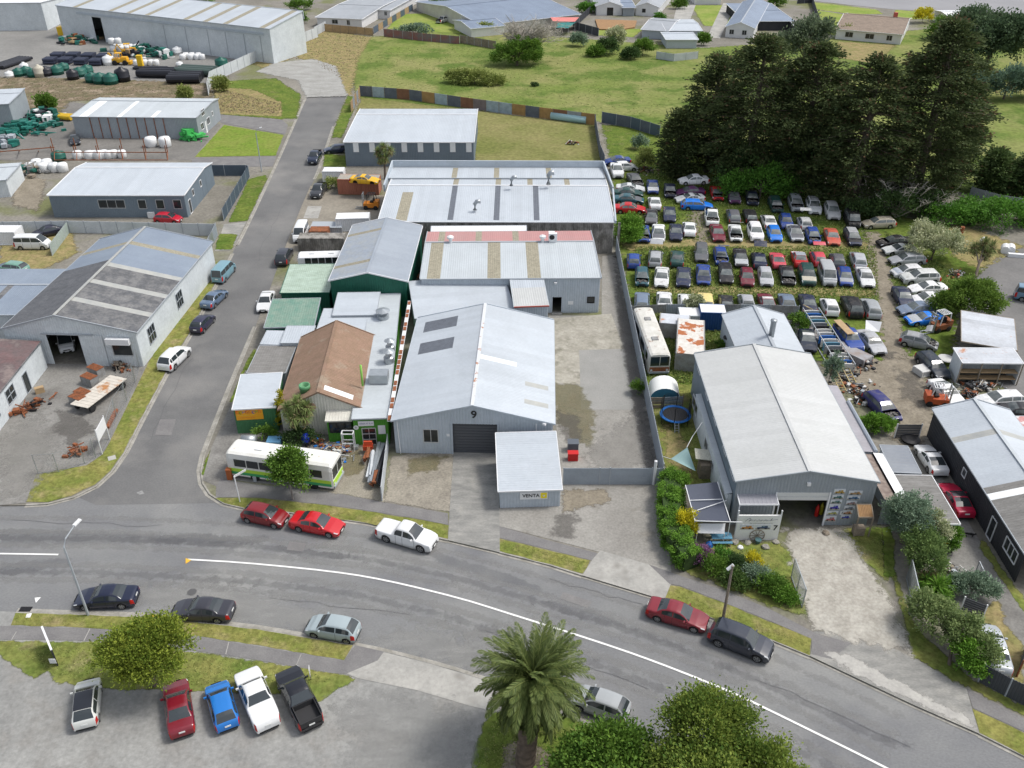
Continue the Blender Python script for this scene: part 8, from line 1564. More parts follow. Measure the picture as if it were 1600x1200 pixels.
mb = MB(); mb.lathe(P(1108, 853), [(.05, 0), (.35, .02), (.28, .3), (.02, .55)], 14); tag(mb.obj('blue_cover', plain('blue_bag', (.02, .14, .45), .5)), 'bright blue covered bundle beside the picnic bench', 'bundle')
# dome tent: half barrel
def barrel(name, label, cat, c, rz, L_, w, h, m, m2):
    b = P(*c); r = thing(name, label, cat, b); r.rotation_euler.z = R(rz); n = 12; V = []; 
    for y in (-L_/2, L_/2): V += [Vector((w/2*math.cos(math.pi*i/n), y, h*math.sin(math.pi*i/n)**.8)) for i in range(n+1)]
    o = obj('cover', V, [(i, i+1, n+2+i, n+1+i) for i in range(n)], m, None, None, True, True); o.parent = r; o = obj('end_wall', V[:n+1]+V[n+1:], [tuple(range(n+1))[::-1], tuple(range(n+1, 2*n+2))], m2, None, None, False, True); o.parent = r
barrel('tent', 'white dome tent with blue ends behind the trampoline', 'tent', (1037, 618), -4, 2.6, 3.2, 1.7, plain('tent_white', (.78, .79, .76), .6), plain('tent_blue', (.04, .18, .28), .7))
# wheel ornament, rocks, pots
b = P(1181, 843); mb = MB(); r = thing('wagon_wheel', 'old wagon wheel standing against the number 7 sign wall', 'wheel', b); mb.tube([b+Vector((.62*math.cos(t), -.12, .55+.62*math.sin(t))) for t in np.linspace(0, 2*math.pi, 25)], .035, 6, cap=False); mb.obj('rim', m_timber, r)
for i in range(10): a = i*math.pi/5; mb = MB(); mb.beam(b+Vector((0, -.12, .55)), b+Vector((.6*math.cos(a), -.12, .55+.6*math.sin(a))), .035); mb.obj('spoke', m_timber, r)
mb = MB(); mb.lathe(b+Vector((.05, -.45, 0)), [(.16, 0), (.26, .4), (.28, .42), (.2, .42)], 14); tag(mb.obj('flower_pot', plain('pot_teal', (.08, .16, .17), .5)), 'teal flower pot in front of the wagon wheel', 'pot')
mb = MB(); q = P(1131, 880); mb.lathe(q, [(.2, 0), (.34, .5), (.38, .52), (.3, .52)], 14); tag(mb.obj('terracotta_pot', plain('terracotta', (.45, .17, .09), .8)), 'orange terracotta pot tipped among the garden shrubs', 'pot')
def rock(label, x, y, s, m=None, cat='rock'):
    c = P(x, y); rr = random.Random(x*7+y); mb = MB(); prof = [(s*.6, 0), (s, s*.3), (s*.8, s*.65), (s*.25, s*.8)]; mb.lathe(c, prof, 9); mb.v = [v+Vector((rr.uniform(-.15, .15)*s, rr.uniform(-.15, .15)*s, rr.uniform(-.05, .1)*s)) for v in mb.v]; return tag(mb.obj('rock', m or mat('rock', (.36, .34, .29), (.26, .25, .22), rough=.95, sc=3, famt=.2)), label, cat)
rock('pale boulder at the left foot of the sign wall', 1148, 848, .38); rock('flat stone left of the teal pot', 1168, 849, .3); rock('long grey stone right of the teal pot', 1196, 856, .35); rock('small dark stone at the right end of the sign wall', 1212, 848, .28); rock('white stone lying on the gallery lawn', 1157, 857, .28, m_trim); rock('brown stump-like stone left of the picture boards', 1290, 834, .32, m_timber)
# person-sized gas bottle / pump in doorway
for x, y, c, lab in ((1275, 806, (.55, .02, .015), 'red gas bottle standing in the gallery doorway'), (1282, 803, (.45, .40, .03), 'yellow cylinder beside the red gas bottle')):
    mb = MB(); q = P(x, y); mb.lathe(q, [(.16, 0), (.18, .1), (.18, .9), (.12, 1.1), (.05, 1.15), (.05, 1.3)], 14); tag(mb.obj('gas_bottle', plain('gas_%.2f' % c[0], c, .4), smooth=True), lab, 'gas bottle')
# garage yard objects
def crate(label, c, rz, s, mtop, mside, name='crate'):
    b = P(*c); r = thing(name, label, 'crate', b); r.rotation_euler.z = R(rz); pr = lambda mb, nm, mm: setattr(mb.obj(nm, mm, None, False, True), 'parent', r); mb = MB(); mb.box((0, 0, s[2]/2), s); pr(mb, 'body', mside)
    n = 6
    for i in range(n): mb = MB(); mb.box((0, -s[1]/2+s[1]*(i+.5)/n, s[2]+.03), (s[0]*1.04, s[1]/n*.8, .05)); pr(mb, 'slat', mtop)
for c, rz, lab in (((142, 600), -28, 'rust-topped white bin at the left of the flat trailer'), ((152, 586), -28, 'rust-topped white bin behind the first one'), ((124, 632), -28, 'rust-striped bin nearest the yard gate'), ((132, 624), -28, 'rust-striped bin touching the flat trailer')): crate(lab, c, rz, (1.6, 1.0, 1.0), m_rust, m_old)
b = P(160, 622); r = thing('flat_trailer', 'white and rust flat-deck trailer parked in the garage yard', 'trailer', b); r.rotation_euler.z = R(-19); pr = lambda mb, nm, mm: setattr(mb.obj(nm, mm, None, False, True), 'parent', r)
m_deck = mat('deck_paint', (.60, .56, .49), (.52, .48, .42), rough=.8, sc=2, famt=.12, c3=(.42, .20, .08), c3sc=.6, c3w=(.56, .66))
for i in range(12): mb = MB(); mb.box((0, -2.9+i*.5, .95), (2.2, .47, .06)); pr(mb, 'deck_board', m_deck)
mb = MB(); [mb.beam((sx, -3.0, .82), (sx, 3.0, .82), .12, .18) for sx in (-.5, .5)]; pr(mb, 'chassis', m_black)
for sx in (-.9, .9):
    for y in (-2.4, 2.2): mb = MB(); mb.lathe((sx, y, .42), [(.25, -.12), (.4, -.1), (.42, 0), (.4, .1), (.25, .12)], 14, axis='X'); pr(mb, 'wheel', m_tyre)
def heap(name, label, cat, c, rad, n, mats, hgt=.7, seed=0, tubes=.3, kind='stuff', sz=.5, z=LZ, asp=1.0, rz=0):
    """loose pile of small parts nobody would count"""
    b = P(*c, z); rr = random.Random(seed+int(c[0])); mb = MB(); ca, sa = math.cos(R(rz)), math.sin(R(rz))
    for i in range(n):
        d = abs(rr.gauss(0, .45))*rad; a = rr.uniform(0, 2*math.pi); X, Y = d*math.cos(a), d*math.sin(a)*asp; x, y = X*ca-Y*sa, X*sa+Y*ca; zz = max(0, hgt*(1-d/rad))*rr.random(); s = sz*rr.uniform(.25, 1); k = rr.randrange(len(mats))
        if rr.random() < tubes: v = Vector((rr.uniform(-1, 1), rr.uniform(-1, 1), rr.uniform(-.15, .25))).normalized()*s*1.3; p = b+Vector((x, y, zz+.15)); mb.beam(p-v, p+v, s*.16, mi=k)
        else: mb.box(b+Vector((x, y, zz+s*.25)), (s, s*rr.uniform(.3, 1), s*rr.uniform(.2, .7)), rz=rr.uniform(0, 3), mi=k)
    o = mb.obj(name, mats); return tag(o, label, cat, kind=kind)
m_junkw = plain('junk_white', (.55, .55, .53), .6); JK = [m_black, m_rust, m_junkw, m_steel, m_timber, m_wdark]
heap('scrap_heap', 'tangle of scrap wood and engine parts at the garage wall', 'scrap heap', (188, 574), 1.6, 60, [m_timber, m_rust, m_black, m_timber]); heap('rusty_frame_heap', 'rusty red steel frames leaning at the white building', 'scrap heap', (48, 640), 1.3, 40, [m_rust, m_rust, m_black], tubes=.6, sz=.7, asp=2.6, rz=-35)
heap('rusty_implement', 'rusted farm implement inside the yard corner fence', 'scrap', (122, 708), 1.0, 30, [m_rust], tubes=.6, sz=.6, hgt=1.0); mb = MB(); mb.beam(P(168, 668, .3), P(182, 640, .3), .35, .25); tag(mb.obj('steel_beam', m_rust), 'rusty steel beam lying along the yard fence', 'steel beam')
mb = MB(); mb.box(P(62, 610, .4), (.9, .5, .8), rz=.6); tag(mb.obj('timber_box', m_wood), 'yellow timber box by the white building wall', 'box')
heap('engine_parts', 'black engine parts and scrap beside the purple-blue wreck', 'scrap heap', (1345, 618), 2.6, 160, JK, asp=1.7); heap('panel_heap', 'heap of bumpers and panels near the small fire pit', 'scrap heap', (1350, 572), 1.7, 60, JK, asp=1); heap('wheel_heap', 'scrap heap under the ladder racks', 'scrap heap', (1318, 585), 2.2, 120, JK, asp=1.8)
heap('workbench_clutter', 'clutter in front of the workbench shelter', 'scrap heap', (1530, 606), 3.2, 140, JK, asp=.5); heap('car_parts', 'loose car parts beside the white wagon with open door', 'scrap heap', (1515, 622), 1.6, 70, [m_black, m_junkw, m_tyre, m_rust]); heap('shop_clutter', 'salvaged frames and tubs between bus and green shop', 'scrap heap', (528, 706), 2.2, 110, [m_rust, m_junkw, MC['pad_blue'], m_wood, m_steel], asp=.8)
heap('porch_clutter', 'odds and ends piled below the yellow conifer', 'scrap heap', (492, 692), 1.8, 70, [m_junkw, MC['pad_blue'], m_rust, m_black, m_wood], asp=.5); heap('garden_clutter', 'pots and chairs in the carport garden', 'garden clutter', (1482, 895), 1.7, 60, [m_junkw, m_timber, m_steel, m_black], asp=1.4); heap('yard_edge_scrap', 'scattered panels in the top left corner of the wreck yard', 'scrap heap', (1010, 268), 3.0, 60, JK); heap('paddock_junk', 'small wrecked chassis lying alone in the fenced paddock', 'scrap', (893, 226), 1.6, 30, [m_junkw, m_rust, m_black])
heap('under_tree_junk', 'parts strewn beneath the blossom tree', 'scrap heap', (1495, 432), 2.4, 60, JK+[m_redcap]); heap('side_gap_scrap', 'scrap stacked in the gap beside the green workshop', 'scrap heap', (652, 450), 1.4, 140, [m_timber, m_rust, m_black, m_steel], asp=6.0, rz=-2)
# steel stock along the shop fence
b = P(592, 735); k = 0
for x, m_, l_, lab in ((574, m_rust, 2.2, 'rusty engine frame at the foot of the steel stacks'), (580, m_fwhite, 3.8, 'bundle of pale roofing sheets beside the engine frame'), (588, m_steel, 6.0, 'long galvanised purlins against the shop fence'), (595, m_wdark, 6.0, 'dark steel lengths nearest the shop fence'), (584, m_rust, 1.8, 'rust-brown steel plates at the footpath end')):
    rr = random.Random(x); y0 = {2.2: 712, 3.8: 730, 6.0: 728, 1.8: 752}[l_]; c = P(x, y0, .4); mb = MB()
    for i in range(5): mb.beam(c+Vector((rr.uniform(-.25, .25), -l_/2, .1+.12*i)), c+Vector((rr.uniform(-.15, .35), l_/2, .1+.12*i)), rr.uniform(.12, .4), .09)
    tag(mb.obj('steel_stack', m_), lab, 'steel stack')
fence('pale steel boundary fence between shop yard and workshop forecourt', [(607, 700), (597, 783)], 1.6, m_fwhite, 2.4); mb = MB(); mb.box(P(575, 698, .8), (.9, .6, .5)); mb.box(P(575, 694, 1.2), (.8, .15, .7)); tag(mb.obj('red_chair', plain('chair_red', (.6, .08, .03), .6)), 'bright orange-red seat by the glass door', 'chair')
mb = MB(); c = P(546, 702); [mb.beam(c+Vector((sx, sy, 0)), c+Vector((sx, sy, 2.0)), .08) for sx in (-.55, .55) for sy in (-.3, .3)]; [mb.beam(c+Vector((-.55, sy, z_)), c+Vector((.55, sy, z_)), .08) for sy in (-.3, .3) for z_ in (.9, 2.0)]; [mb.beam(c+Vector((sx, -.3, 2.0)), c+Vector((sx, .3, 2.0)), .08) for sx in (-.55, .55)]; tag(mb.obj('white_rack', m_trim), 'tall white frame rack in the shop yard', 'rack')
mb = MB(); mb.lathe(P(478, 690, .5), [(.05, 0), (.4, .1), (.45, .45), (.35, .8), (.05, .9)], 16); tag(mb.obj('blue_ball', plain('ball_blue', (.01, .04, .55), .35), smooth=True), 'shiny blue round float behind the bus roof', 'float'); mb = MB(); mb.tube([P(378, 688, .9), P(400, 688, .9)], .55, 18); tag(mb.obj('steel_drum', m_steel, smooth=True), 'large grey drum lying by the corner shop wall', 'drum')
mb = MB(); mb.beam(P(418, 690, .6), P(440, 690, .6), 1.1, .6); tag(mb.obj('jet_ski', plain('ski_blue', (.12, .28, .45), .3)), 'pale blue hull beside the corner shop shrub', 'boat hull')
sw_vent = thing('extractor', 'tall galvanised extractor units on the shop wing roof', 'extractor', P(606, 560, 3.4))
for (x, y, s, h_) in ((599, 497, .7, .9), (610, 548, .5, 1.2), (608, 566, .55, 1.3)): mb = MB(); q = P(x, y, 3.3); mb.lathe(q, [(s, 0), (s, h_*.5), (s*.6, h_*.6), (s*.6, h_), (s*1.2, h_+.05), (.1, h_+.3)], 12); mb.obj('cowl', m_steel, sw_vent)
mb = MB(); mb.box(P(592, 588, 3.9), (1.9, 1.3, 1.0)); mb.obj('plant_box', m_steel, sw_vent)
# wreck-yard rack of stacked front ends
rk = thing('panel_rack', 'long diagonal rack of upright bonnets and bumpers behind the small white shed', 'rack', P(1290, 530)); a_, c_ = P(1263, 500), P(1318, 590)
mb = MB(); U = (c_-a_).normalized(); N_ = Vector((U.y, -U.x, 0))
for sg in (-.95, .95): mb.beam(a_+N_*sg+up*.1, c_+N_*sg+up*.1, .1); mb.beam(a_+N_*sg+up*1.7, c_+N_*sg+up*1.7, .08)
for t in np.linspace(0, 1, 7): p = a_.lerp(c_, t); [mb.beam(p+N_*sg, p+N_*sg+up*1.7, .08) for sg in (-.95, .95)]
mb.obj('frame', m_trimg, rk)
for i in range(17):
    p = a_.lerp(c_, (i+.5)/17); cc = [m_junkw, plain('panel_blue2', (.02, .12, .40), .4), m_junkw, plain('panel_teal2', (.10, .24, .34), .4), plain('panel_grey2', (.3, .31, .33), .4), plain('panel_black2', (.03, .03, .035), .4), m_junkw][i % 7]; mb = MB()
    V = [p+N_*(.95*math.cos(t))-U*(.18*math.sin(t))+up*z_ for z_ in (.5, 1.5) for t in np.linspace(0, math.pi, 9)]; mb.v = V+[v+U*.12-up*.02 for v in V]; mb.f = [(i_, i_+1, i_+10, i_+9) for i_ in range(8)]+[(9+i_, 10+i_, 28+i_, 27+i_) for i_ in range(8)]+[(18+i_+1, 18+i_, 27+i_, 28+i_) for i_ in range(8)]; mb.mi = [0]*len(mb.f); mb.obj('bumper', cc, rk)
container('row of grey steel bins under the diagonal panel rack', (1290, 540), -53, 11, 1.6, .9, mat('bins_grey', (.33, .34, .36), (.26, .22, .20), sc=1, famt=.15), name='steel_bin', cat='bin')
for a_, c_, lab in (((1300, 575), (1318, 612), 'yellowish ladder frame leaning behind the panel rack'), ((1314, 560), (1334, 600), 'long yellow timber ladder beside the scrap heap'), ((1258, 478), (1278, 486), 'grey lattice frame standing on the rack end')):
    A, B = P(*a_, 1.6), P(*c_, .3); mb = MB(); U = (B-A).normalized(); N_ = Vector((U.y, -U.x, 0)).normalized()*.35
    mb.beam(A+N_, B+N_, .08); mb.beam(A-N_, B-N_, .08); n = 9
    for i in range(n): p = A.lerp(B, (i+.5)/n); mb.beam(p+N_, p-N_, .05)
    tag(mb.obj('ladder', mat('ladder_yellow', (.45, .36, .16), (.35, .3, .2))), lab, 'ladder')
mb = MB(); A, B = P(1308, 500, 2.0), P(1330, 522, 2.0); mb.beam(A, B, .9, .08); tag(mb.obj('plank', m_wood), 'long plywood board laid over the blue pickup', 'board'); mb = MB(); A, B = P(1353, 500, 1.9), P(1378, 503, 1.9); V = [A, B, P(1374, 518, 1.0), P(1352, 518, 1.0)]; mb.add(V+[v-up*.08 for v in V], [(0, 1, 2, 3), (4, 7, 6, 5), (0, 4, 5, 1), (1, 5, 6, 2), (2, 6, 7, 3), (3, 7, 4, 0)]); tag(mb.obj('framed_board', m_trim), 'white framed panel standing behind the lone silver sedan', 'panel')
container('white overturned car front end by the dark navy wagon', (1444, 583), 20, 2.0, 1.4, .7, m_junkw, name='car_front_end', cat='car part'); mb = MB(); mb.lathe(P(1478, 560, .8), [(.9, 0), (.85, .08), (.3, .14)], 14); tag(mb.obj('loose_bonnet', m_junkw), 'loose white bonnet beside the workbench shelter', 'bonnet')
mb = MB(); mb.lathe(P(1422, 690), [(.8, .1), (.9, .35), (.5, .45)], 16); tag(mb.obj('black_tub', m_black), 'flat black tub behind the white coupe', 'tub'); mb = MB(); mb.lathe(P(1502, 364), [(.3, 0), (.3, .95), (.28, .97)], 14); tag(mb.obj('rusty_drum', m_rust), 'rusty drum at the edge of the green scrub', 'drum'); mb = MB(); mb.lathe(P(1042, 262), [(.35, 0), (.35, 1.1)], 14); tag(mb.obj('blue_drum', plain('drum_blue', (.01, .07, .5), .5)), 'blue plastic drum under the left cypress', 'drum')
for x, lab in ((1571, 'left white water tank end by the rear asphalt'), (1579, 'right white water tank end by the rear asphalt')): mb = MB(); mb.tube([P(x, 392, .6), P(x, 386, .6)], .6, 14); tag(mb.obj('pipe_end', m_trim), lab, 'concrete pipe')
mb = MB(); mb.box(P(1588, 399, .4), (2.2, .5, .5), rz=-.2); tag(mb.obj('concrete_block', m_trim), 'long white concrete block beside the pipe ends', 'block'); mb = MB(); mb.lathe(P(1536, 378, .5), [(.5, 0), (.5, .3), (.2, .7)], 12); tag(mb.obj('white_dome', m_trim), 'small white dome behind the cabbage palm', 'dome')
# ladder and tyres by charcoal wall
A, B = P(1486, 724, .5), P(1503, 756, .5); mb = MB(); mb.beam(A, B, .08); mb.beam(A+Vector((.5, .1, .3)), B+Vector((.5, .1, .3)), .08)
for i in range(9): p = A.lerp(B, (i+.5)/9); mb.beam(p, p+Vector((.5, .1, .3)), .06)
tag(mb.obj('ladder', m_trim), 'white ladder lying along the charcoal wall', 'ladder'); mb = MB(); mb.box(P(1528, 802, .3), (.5, 1.7, .35), rz=.35); tag(mb.obj('timber_bench', m_wood), 'pale timber bench beside the raspberry convertible', 'bench'); heap('wall_clutter', 'dark clutter at the charcoal wall behind the ladder', 'clutter', (1480, 706), .9, 26, [m_black, m_rust, m_steel])
for x, y, c_, lab, nm in ((1474, 860, (.75, .42, .01), 'yellow bin lid beside the pittosporum', 'yellow_bin'), (1481, 861, (.05, .42, .08), 'green bin lid beside the yellow one', 'green_bin')):
    b = P(x, y); r = thing('wheelie_bin', lab, 'bin', b); mb = MB(); mb.box((b.x, b.y, LZ+.5), (.5, .5, 1.0)); mb.obj('body', m_black, r); mb = MB(); mb.box((b.x, b.y, LZ+1.04), (.58, .6, .08)); mb.obj('lid', plain(nm, c_, .5), r)
b = P(1513, 838); mb = MB(); mb.tube([b+Vector((-.35, .1, .28)), b+Vector((.15, -.05, .3)), b+Vector((.4, -.12, .3))], [.07, .11, .07], 8); mb.tube([b+Vector((.4, -.12, .32)), b+Vector((.5, -.15, .42))], [.05, .07], 8); [mb.tube([b+Vector((dx, dy, .25)), b+Vector((dx, dy, 0))], .025, 5) for dx in (-.25, .3) for dy in (0, -.12)]; mb.tube([b+Vector((-.35, .1, .3)), b+Vector((-.6, .15, .4))], .02, 5); tag(mb.obj('cat', plain('fur_black', (.012, .012, .012), .9), smooth=True), 'black cat standing on the right-hand driveway', 'cat')
def tank(label, x, y, r_, h_, m, z=LZ, group=None):
    mb = MB(); mb.lathe(P(x, y, z), [(r_, 0), (r_, h_*.3), (r_*1.03, h_*.32), (r_*1.03, h_*.38), (r_, h_*.4), (r_, h_*.75), (r_*.9, h_*.86), (r_*.3, h_), (r_*.28, h_*1.06), (.05, h_*1.07)], 16); return tag(mb.obj('water_tank', m, smooth=True), label, 'water tank', group)
m_tk = plain('tank_green', (.012, .10, .075), .45, famt=.1); m_tkb = plain('tank_black', (.015, .016, .022), .4); m_tkw = plain('tank_white', (.75, .76, .76), .5); m_tkc = plain('tank_cream', (.48, .45, .37), .6)
TK = [(145, 128, 1.5, 2.0, 0), (158, 130, 1.6, 2.2, 0), (174, 131, 1.6, 2.3, 0), (193, 127, 1.6, 3.0, 1), (115, 124, 1.3, 2.2, 1), (125, 119, 1.7, 1.9, 0), (137, 115, 1.4, 1.9, 0), (52, 120, 1.2, 1.8, 0), (30, 119, 1.2, 1.8, 0), (63, 120, 1.2, 2.6, 3), (73, 118, 1.6, 2.0, 1), (90, 116, 1.5, 2.0, 0), (42, 117, 1.3, 1.9, 0), (100, 110, 1.3, 1.7, 0), (347, 105, 1.5, 2.2, 0), (40, 113, 1.0, 2.2, 2), (16, 121, 1.0, 1.4, 2), (171, 101, 1.4, 2.2, 2), (278, 85, 1.2, 1.8, 2), (80, 20, 3.5, 6.0, 0), (281, 103, .8, 1.0, 2)]
tcol = ['dark green', 'black', 'white', 'cream']; tm = [m_tk, m_tkb, m_tkw, m_tkc]
TL = ['leftmost of the three ribbed green tanks on the bank edge', 'middle of the three ribbed green tanks on the bank edge', 'right green tank touching the big black pair', 'large black tank right of the green trio', 'black tank left of the open green pair', 'low green tank between black tank and pipe stacks', 'green tank just behind the low one', 'green tank beside the cream cylinder', 'green tank second from the left end of the row', 'tall cream cylinder tank in the left row', 'dark tank lying beside the cream cylinder', 'broad green tank at the right of the left row', 'green tank behind the left row', 'small green tank below the pipe grid', 'dark-topped green tank alone beside the white boundary wall', 'narrow white tank behind the green left row', 'small white tub at the far left of the row', 'white bucket-shaped tank beside the yellow digger', 'white tank among heaped bags near the factory wall', 'huge green tank at the left end of the factory', 'white cap on a black ring in the open yard']
for (x, y, r_, h_, k), l in zip(TK, TL): tank(l, x, y, r_, h_, tm[k], group='water tanks in the industrial yard')
def pipes(label, x0, y0, x1, y1, n, r_, m, rows=1, hollow=True):
    A, B = P(x0, y0, .3), P(x1, y1, .3); root = thing('pipe_stack', label, 'pipe stack', A); U = (B-A).normalized(); N_ = Vector((-U.y, U.x, 0))
    for i in range(n):
        for q in range(rows): a = A+N_*(i*2.05*r_)+up*(r_+q*1.8*r_); mb = MB(); mb.tube([a, a+(B-A)], r_, 10); mb.obj('pipe', m, root)
pipes('thick black corrugated culvert pipes by the boundary wall', 262, 130, 313, 129, 3, .9, m_tkb); pipes('second stack of black culvert pipes behind the first', 215, 120, 270, 121, 3, .8, m_tkb); pipes('green-grey culvert pipes lying behind the black ones', 275, 116, 330, 119, 3, .8, plain('pipe_olive', (.06, .09, .08), .5)); pipes('thin black pipe lengths laid along the yard', 208, 108, 258, 109, 4, .25, m_tkb)
pipes('long black pipes at the left of the yard', 5, 108, 50, 93, 5, .4, m_tkb)
for k, (x, y) in enumerate(((68, 100), (92, 100), (116, 101), (140, 102), (80, 92), (104, 92), (128, 93), (152, 94))): pipes(('first', 'second', 'third', 'fourth', 'rear first', 'rear second', 'rear third', 'rear fourth')[k]+' bundle of blue-black pipe coils in the bundle grid', x, y, x+18, y, 4, .35, plain('pipe_blueblack', (.035, .042, .07), .5), 2)
pipes('yellow pipe lengths behind the grey rail shed', 88, 186, 112, 188, 2, .5, plain('pipe_yellow', (.62, .40, .02), .5))
def bags(label, x, y, n, m=m_tkw, s=1.1, name='bulk_bag', seed=1):
    b = P(x, y); rr = random.Random(seed); root = thing(name, label, 'bulk bags', b)
    for i in range(n): c = b+Vector(((i % 4)*s*1.2-1.5*s+rr.uniform(-.3, .3), (i//4 % 2)*s*1.3, (i//8)*s*1.3)); mb = MB(); mb.lathe(c, [(s*.5, 0), (s*.6, s*.1), (s*.62, s*.8), (s*.5, s*.98), (s*.1, s)], 9); mb.obj('bag', m, root, True)
bags('stack of white bulk bags against the far left white shed', 15, 40, 24, s=1.8); bags('pile of white bags on a green tank beside the factory corner', 62, 24, 6, s=1.6); bags('white wrapped bales among green sheeting by the factory door', 192, 80, 10, s=1.4); bags('white bags at the foot of the factory wall', 300, 93, 7, s=1.3); bags('white plastic tanks beside the yellow post', 228, 102, 5, s=1.3)
bags('pair of white cube tanks below the rail shed', 262, 229, 2, s=1.8, name='cube_tank'); bags('left white bag stack on the rusty racking', 143, 248, 3, s=1.4); bags('middle white bags on the rusty racking', 163, 247, 3, s=1.3, seed=2); bags('right white bags on the rusty racking', 182, 246, 3, s=1.3, seed=3); bags('white bags on yellow legs beside the blue-roofed office', 72, 268, 6, s=1.5)
GS = [m_tk, m_tk, m_tkb, m_tkw, plain('sheet_teal', (.02, .16, .13), .5)]
for x, y, rd, n, mt, sd_, lab in ((222, 82, 7, 130, GS, 1, 'heap of dark green sheeting in front of the factory'), (118, 66, 6, 90, GS+[m_rust, m_wood], 2, 'mixed heap of tarps and tubs left of the factory door'), (256, 88, 4, 60, GS, 3, 'small heap of green covers near the factory wall'), (60, 186, 6, 90, GS, 4, 'green tank mouldings behind the yard at left'), (30, 205, 8, 150, [m_tk, MC['sheet_teal']], 5, 'carpet of stacked green tank lids in the left yard'), (12, 226, 3.5, 40, [m_steel, m_trimg, MC['sheet_teal']], 6, 'pale moulded drums at the left edge'), (300, 218, 3, 40, [plain('crate_green', (.06, .42, .10), .6)], 7, 'bright green crates at the corner of the rail shed'), (50, 272, 4, 40, [m_old, m_tk, m_timber], 8, 'broken sheeting beside the blue container shed'), (205, 88, 3, 20, [m_wood, m_tkb], 9, 'yellow scraps beside the digger')):
    heap('yard_heap', lab, 'heap', (x, y), rd, n, mt, 1.6, sd_, .15, sz=1.7)
# yellow digger
def digger(label, x, y, rz):
    b = P(x, y); r = thing('digger', label, 'digger', b); r.rotation_euler.z = R(rz); my = plain('digger_yellow', (.70, .38, .02), .5); pr = lambda mb, nm, mm: setattr(mb.obj(nm, mm, None, False, True), 'parent', r)
    mb = MB(); mb.box((0, 0, 1.1), (3.6, 1.7, .8)); mb.box((1.0, 0, 1.6), (1.4, 1.3, .5)); pr(mb, 'body', my); mb = MB(); [mb.beam((sx, sy, 1.5), (sx, sy, 2.7), .1) for sx in (-.9, .3) for sy in (-.6, .6)]; mb.box((-.3, 0, 2.75), (1.5, 1.4, .1)); pr(mb, 'cab', my)
    for x_ in (-1.2, 1.3):
        for sy in (-.9, .9): mb = MB(); mb.lathe((x_, sy, .6), [(.35, -.2), (.6, -.18), (.6, .18), (.35, .2)], 14, axis='Y'); pr(mb, 'wheel', m_tyre)
    mb = MB(); mb.beam((-1.6, 0, 1.2), (-2.6, 0, 2.8), .25); mb.beam((-2.6, 0, 2.8), (-3.2, 0, 1.5), .22); mb.box((-3.3, 0, 1.2), (.6, .9, .6)); pr(mb, 'arm', my); mb = MB(); mb.box((2.4, 0, .6), (.6, 2.0, .7)); pr(mb, 'bucket', my)
digger('yellow digger with raised arm between pipes and green sheeting', 190, 101, 0); digger('small yellow machine behind the white factory bags', 203, 86, 20)
mb = MB(); mb.box(P(219, 97, 1.6), (1.2, 1.0, 3.2)); tag(mb.obj('yellow_post', plain('post_yellow', (.8, .5, .02), .5)), 'upright yellow cylinder casing beside the white tanks', 'casing'); mb = MB(); mb.box(P(100, 48, 1.2), (3, 2, 2.2)); tag(mb.obj('yellow_tub', MC['post_yellow']), 'yellow tub on the mixed heap', 'tub')
b = P(388, 88); r = thing('pallet_stack', 'brown timber pallet stack beside the white boundary wall', 'pallets', b)
for i in range(9): mb = MB(); mb.box((b.x+random.uniform(-.1, .1), b.y, LZ+.15+i*.32), (3.4, 2.2, .16)); mb.obj('pallet', m_wood2 if i % 2 else m_timber, r)
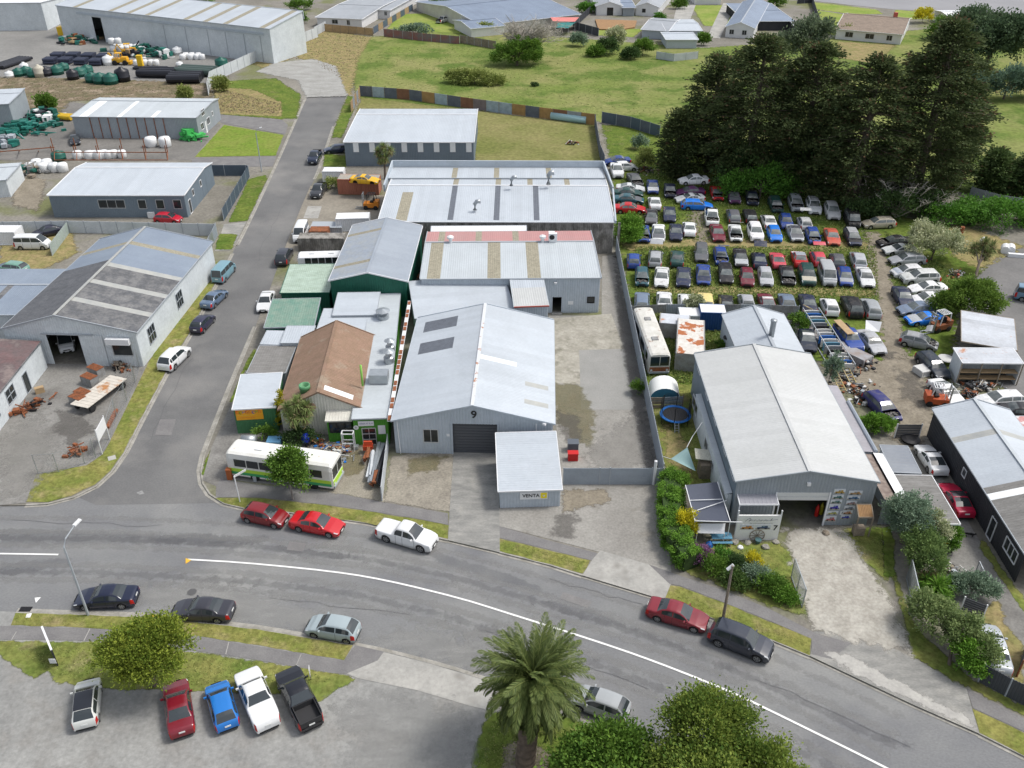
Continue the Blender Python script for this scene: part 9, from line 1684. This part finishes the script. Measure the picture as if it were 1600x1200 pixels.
# rusty racking
rt = thing('steel_racking', 'rust-brown pipe racking in front of the rail shed', 'racking', P(170, 250)); mb = MB()
for y in (238, 250):
    for x in (85, 120, 155, 192, 228, 262): p = P(x, y); mb.beam(p, p+up*2.6, .12)
    mb.beam(P(85, y, 2.6), P(262, y, 2.6), .12); mb.beam(P(85, y, 1.3), P(262, y, 1.3), .1)
for x in (85, 120, 155, 192, 228, 262): mb.beam(P(x, 238, 2.6), P(x, 250, 2.6), .1)
mb.obj('frame', m_rust, rt); mb = MB()
for x in (0, 30, 60, 84): mb.beam(P(x, 236), P(x, 236, 1.6), .12)
mb.beam(P(0, 237, 1.6), P(85, 230, 1.6), .14); mb.beam(P(0, 237, .8), P(85, 230, .8), .14); tag(mb.obj('pipe_rail', m_rust), 'rusty rail running left from the racking', 'rail')
tank('dark green tank on the left end of the racking', 93, 250, 1.2, 1.6, m_tk, group='water tanks in the industrial yard')
container('timber-framed bench with grey top in front of the rail shed', (270, 214), 0, 5, 2, 1.8, m_timber, top=m_trimg, name='work_bench', cat='bench')
# pale blue culvert in the paddock
mb = MB(); mb.tube([P(862, 180, .9), P(917, 187, .9)], .85, 14); tag(mb.obj('culvert_pipe', plain('pipe_paleblue', (.36, .55, .60), .6), smooth=True), 'pale blue pipe lying behind the patchwork fence', 'pipe')
cloth('shade_sail', 'salmon pink shade sail beside the blue-roofed house', 'shade sail', [(860, 27, 2.8), (905, 27, 2.8), (898, 34, 2.6), (864, 33, 2.6)], plain('sail_pink', (.60, .20, .18), .8), .1, 4, True); cloth('shade_sail', 'dark teal shade sail under the pink one', 'shade sail', [(872, 36, 2.4), (900, 34, 2.4), (888, 44, 2.2), (868, 43, 2.2)], plain('sail_dteal', (.03, .18, .17), .8), .1, 4, True)
tw_ = []
for (x, y, lab) in ((160, 598, 'rust'),): pass
# manhole, path marks
mb = MB(); q = P(175, 716, LZ); mb.box((q.x, q.y, LZ+.03), (.7, .7, .04), rz=.5); tag(mb.obj('valve_cover', m_conc), 'square concrete cover in the left verge', 'cover')
mb = MB(); mb.box(P(1140, 700, 1.1)[:2]+(1.9,), (.01, .01, .01)) if False else None
r = thing('aviary', 'small timber-framed hutch with a pale ribbed roof by the gallery wall', 'hutch', P(1103, 740)); c = P(1103, 742); mb = MB(); mb.box(c+up*.8, (1.5, 1.3, 1.6)); mb.obj('body', m_timber, r); mb = MB(); q = P(1104, 712, 2.2); mb.beam(q+Vector((-1.0, .3, 0)), q+Vector((1.0, .1, -.1)), 1.6, .07); mb.obj('roof', mat('hutch_roof', (.45, .45, .38), (.38, .38, .32)), r)
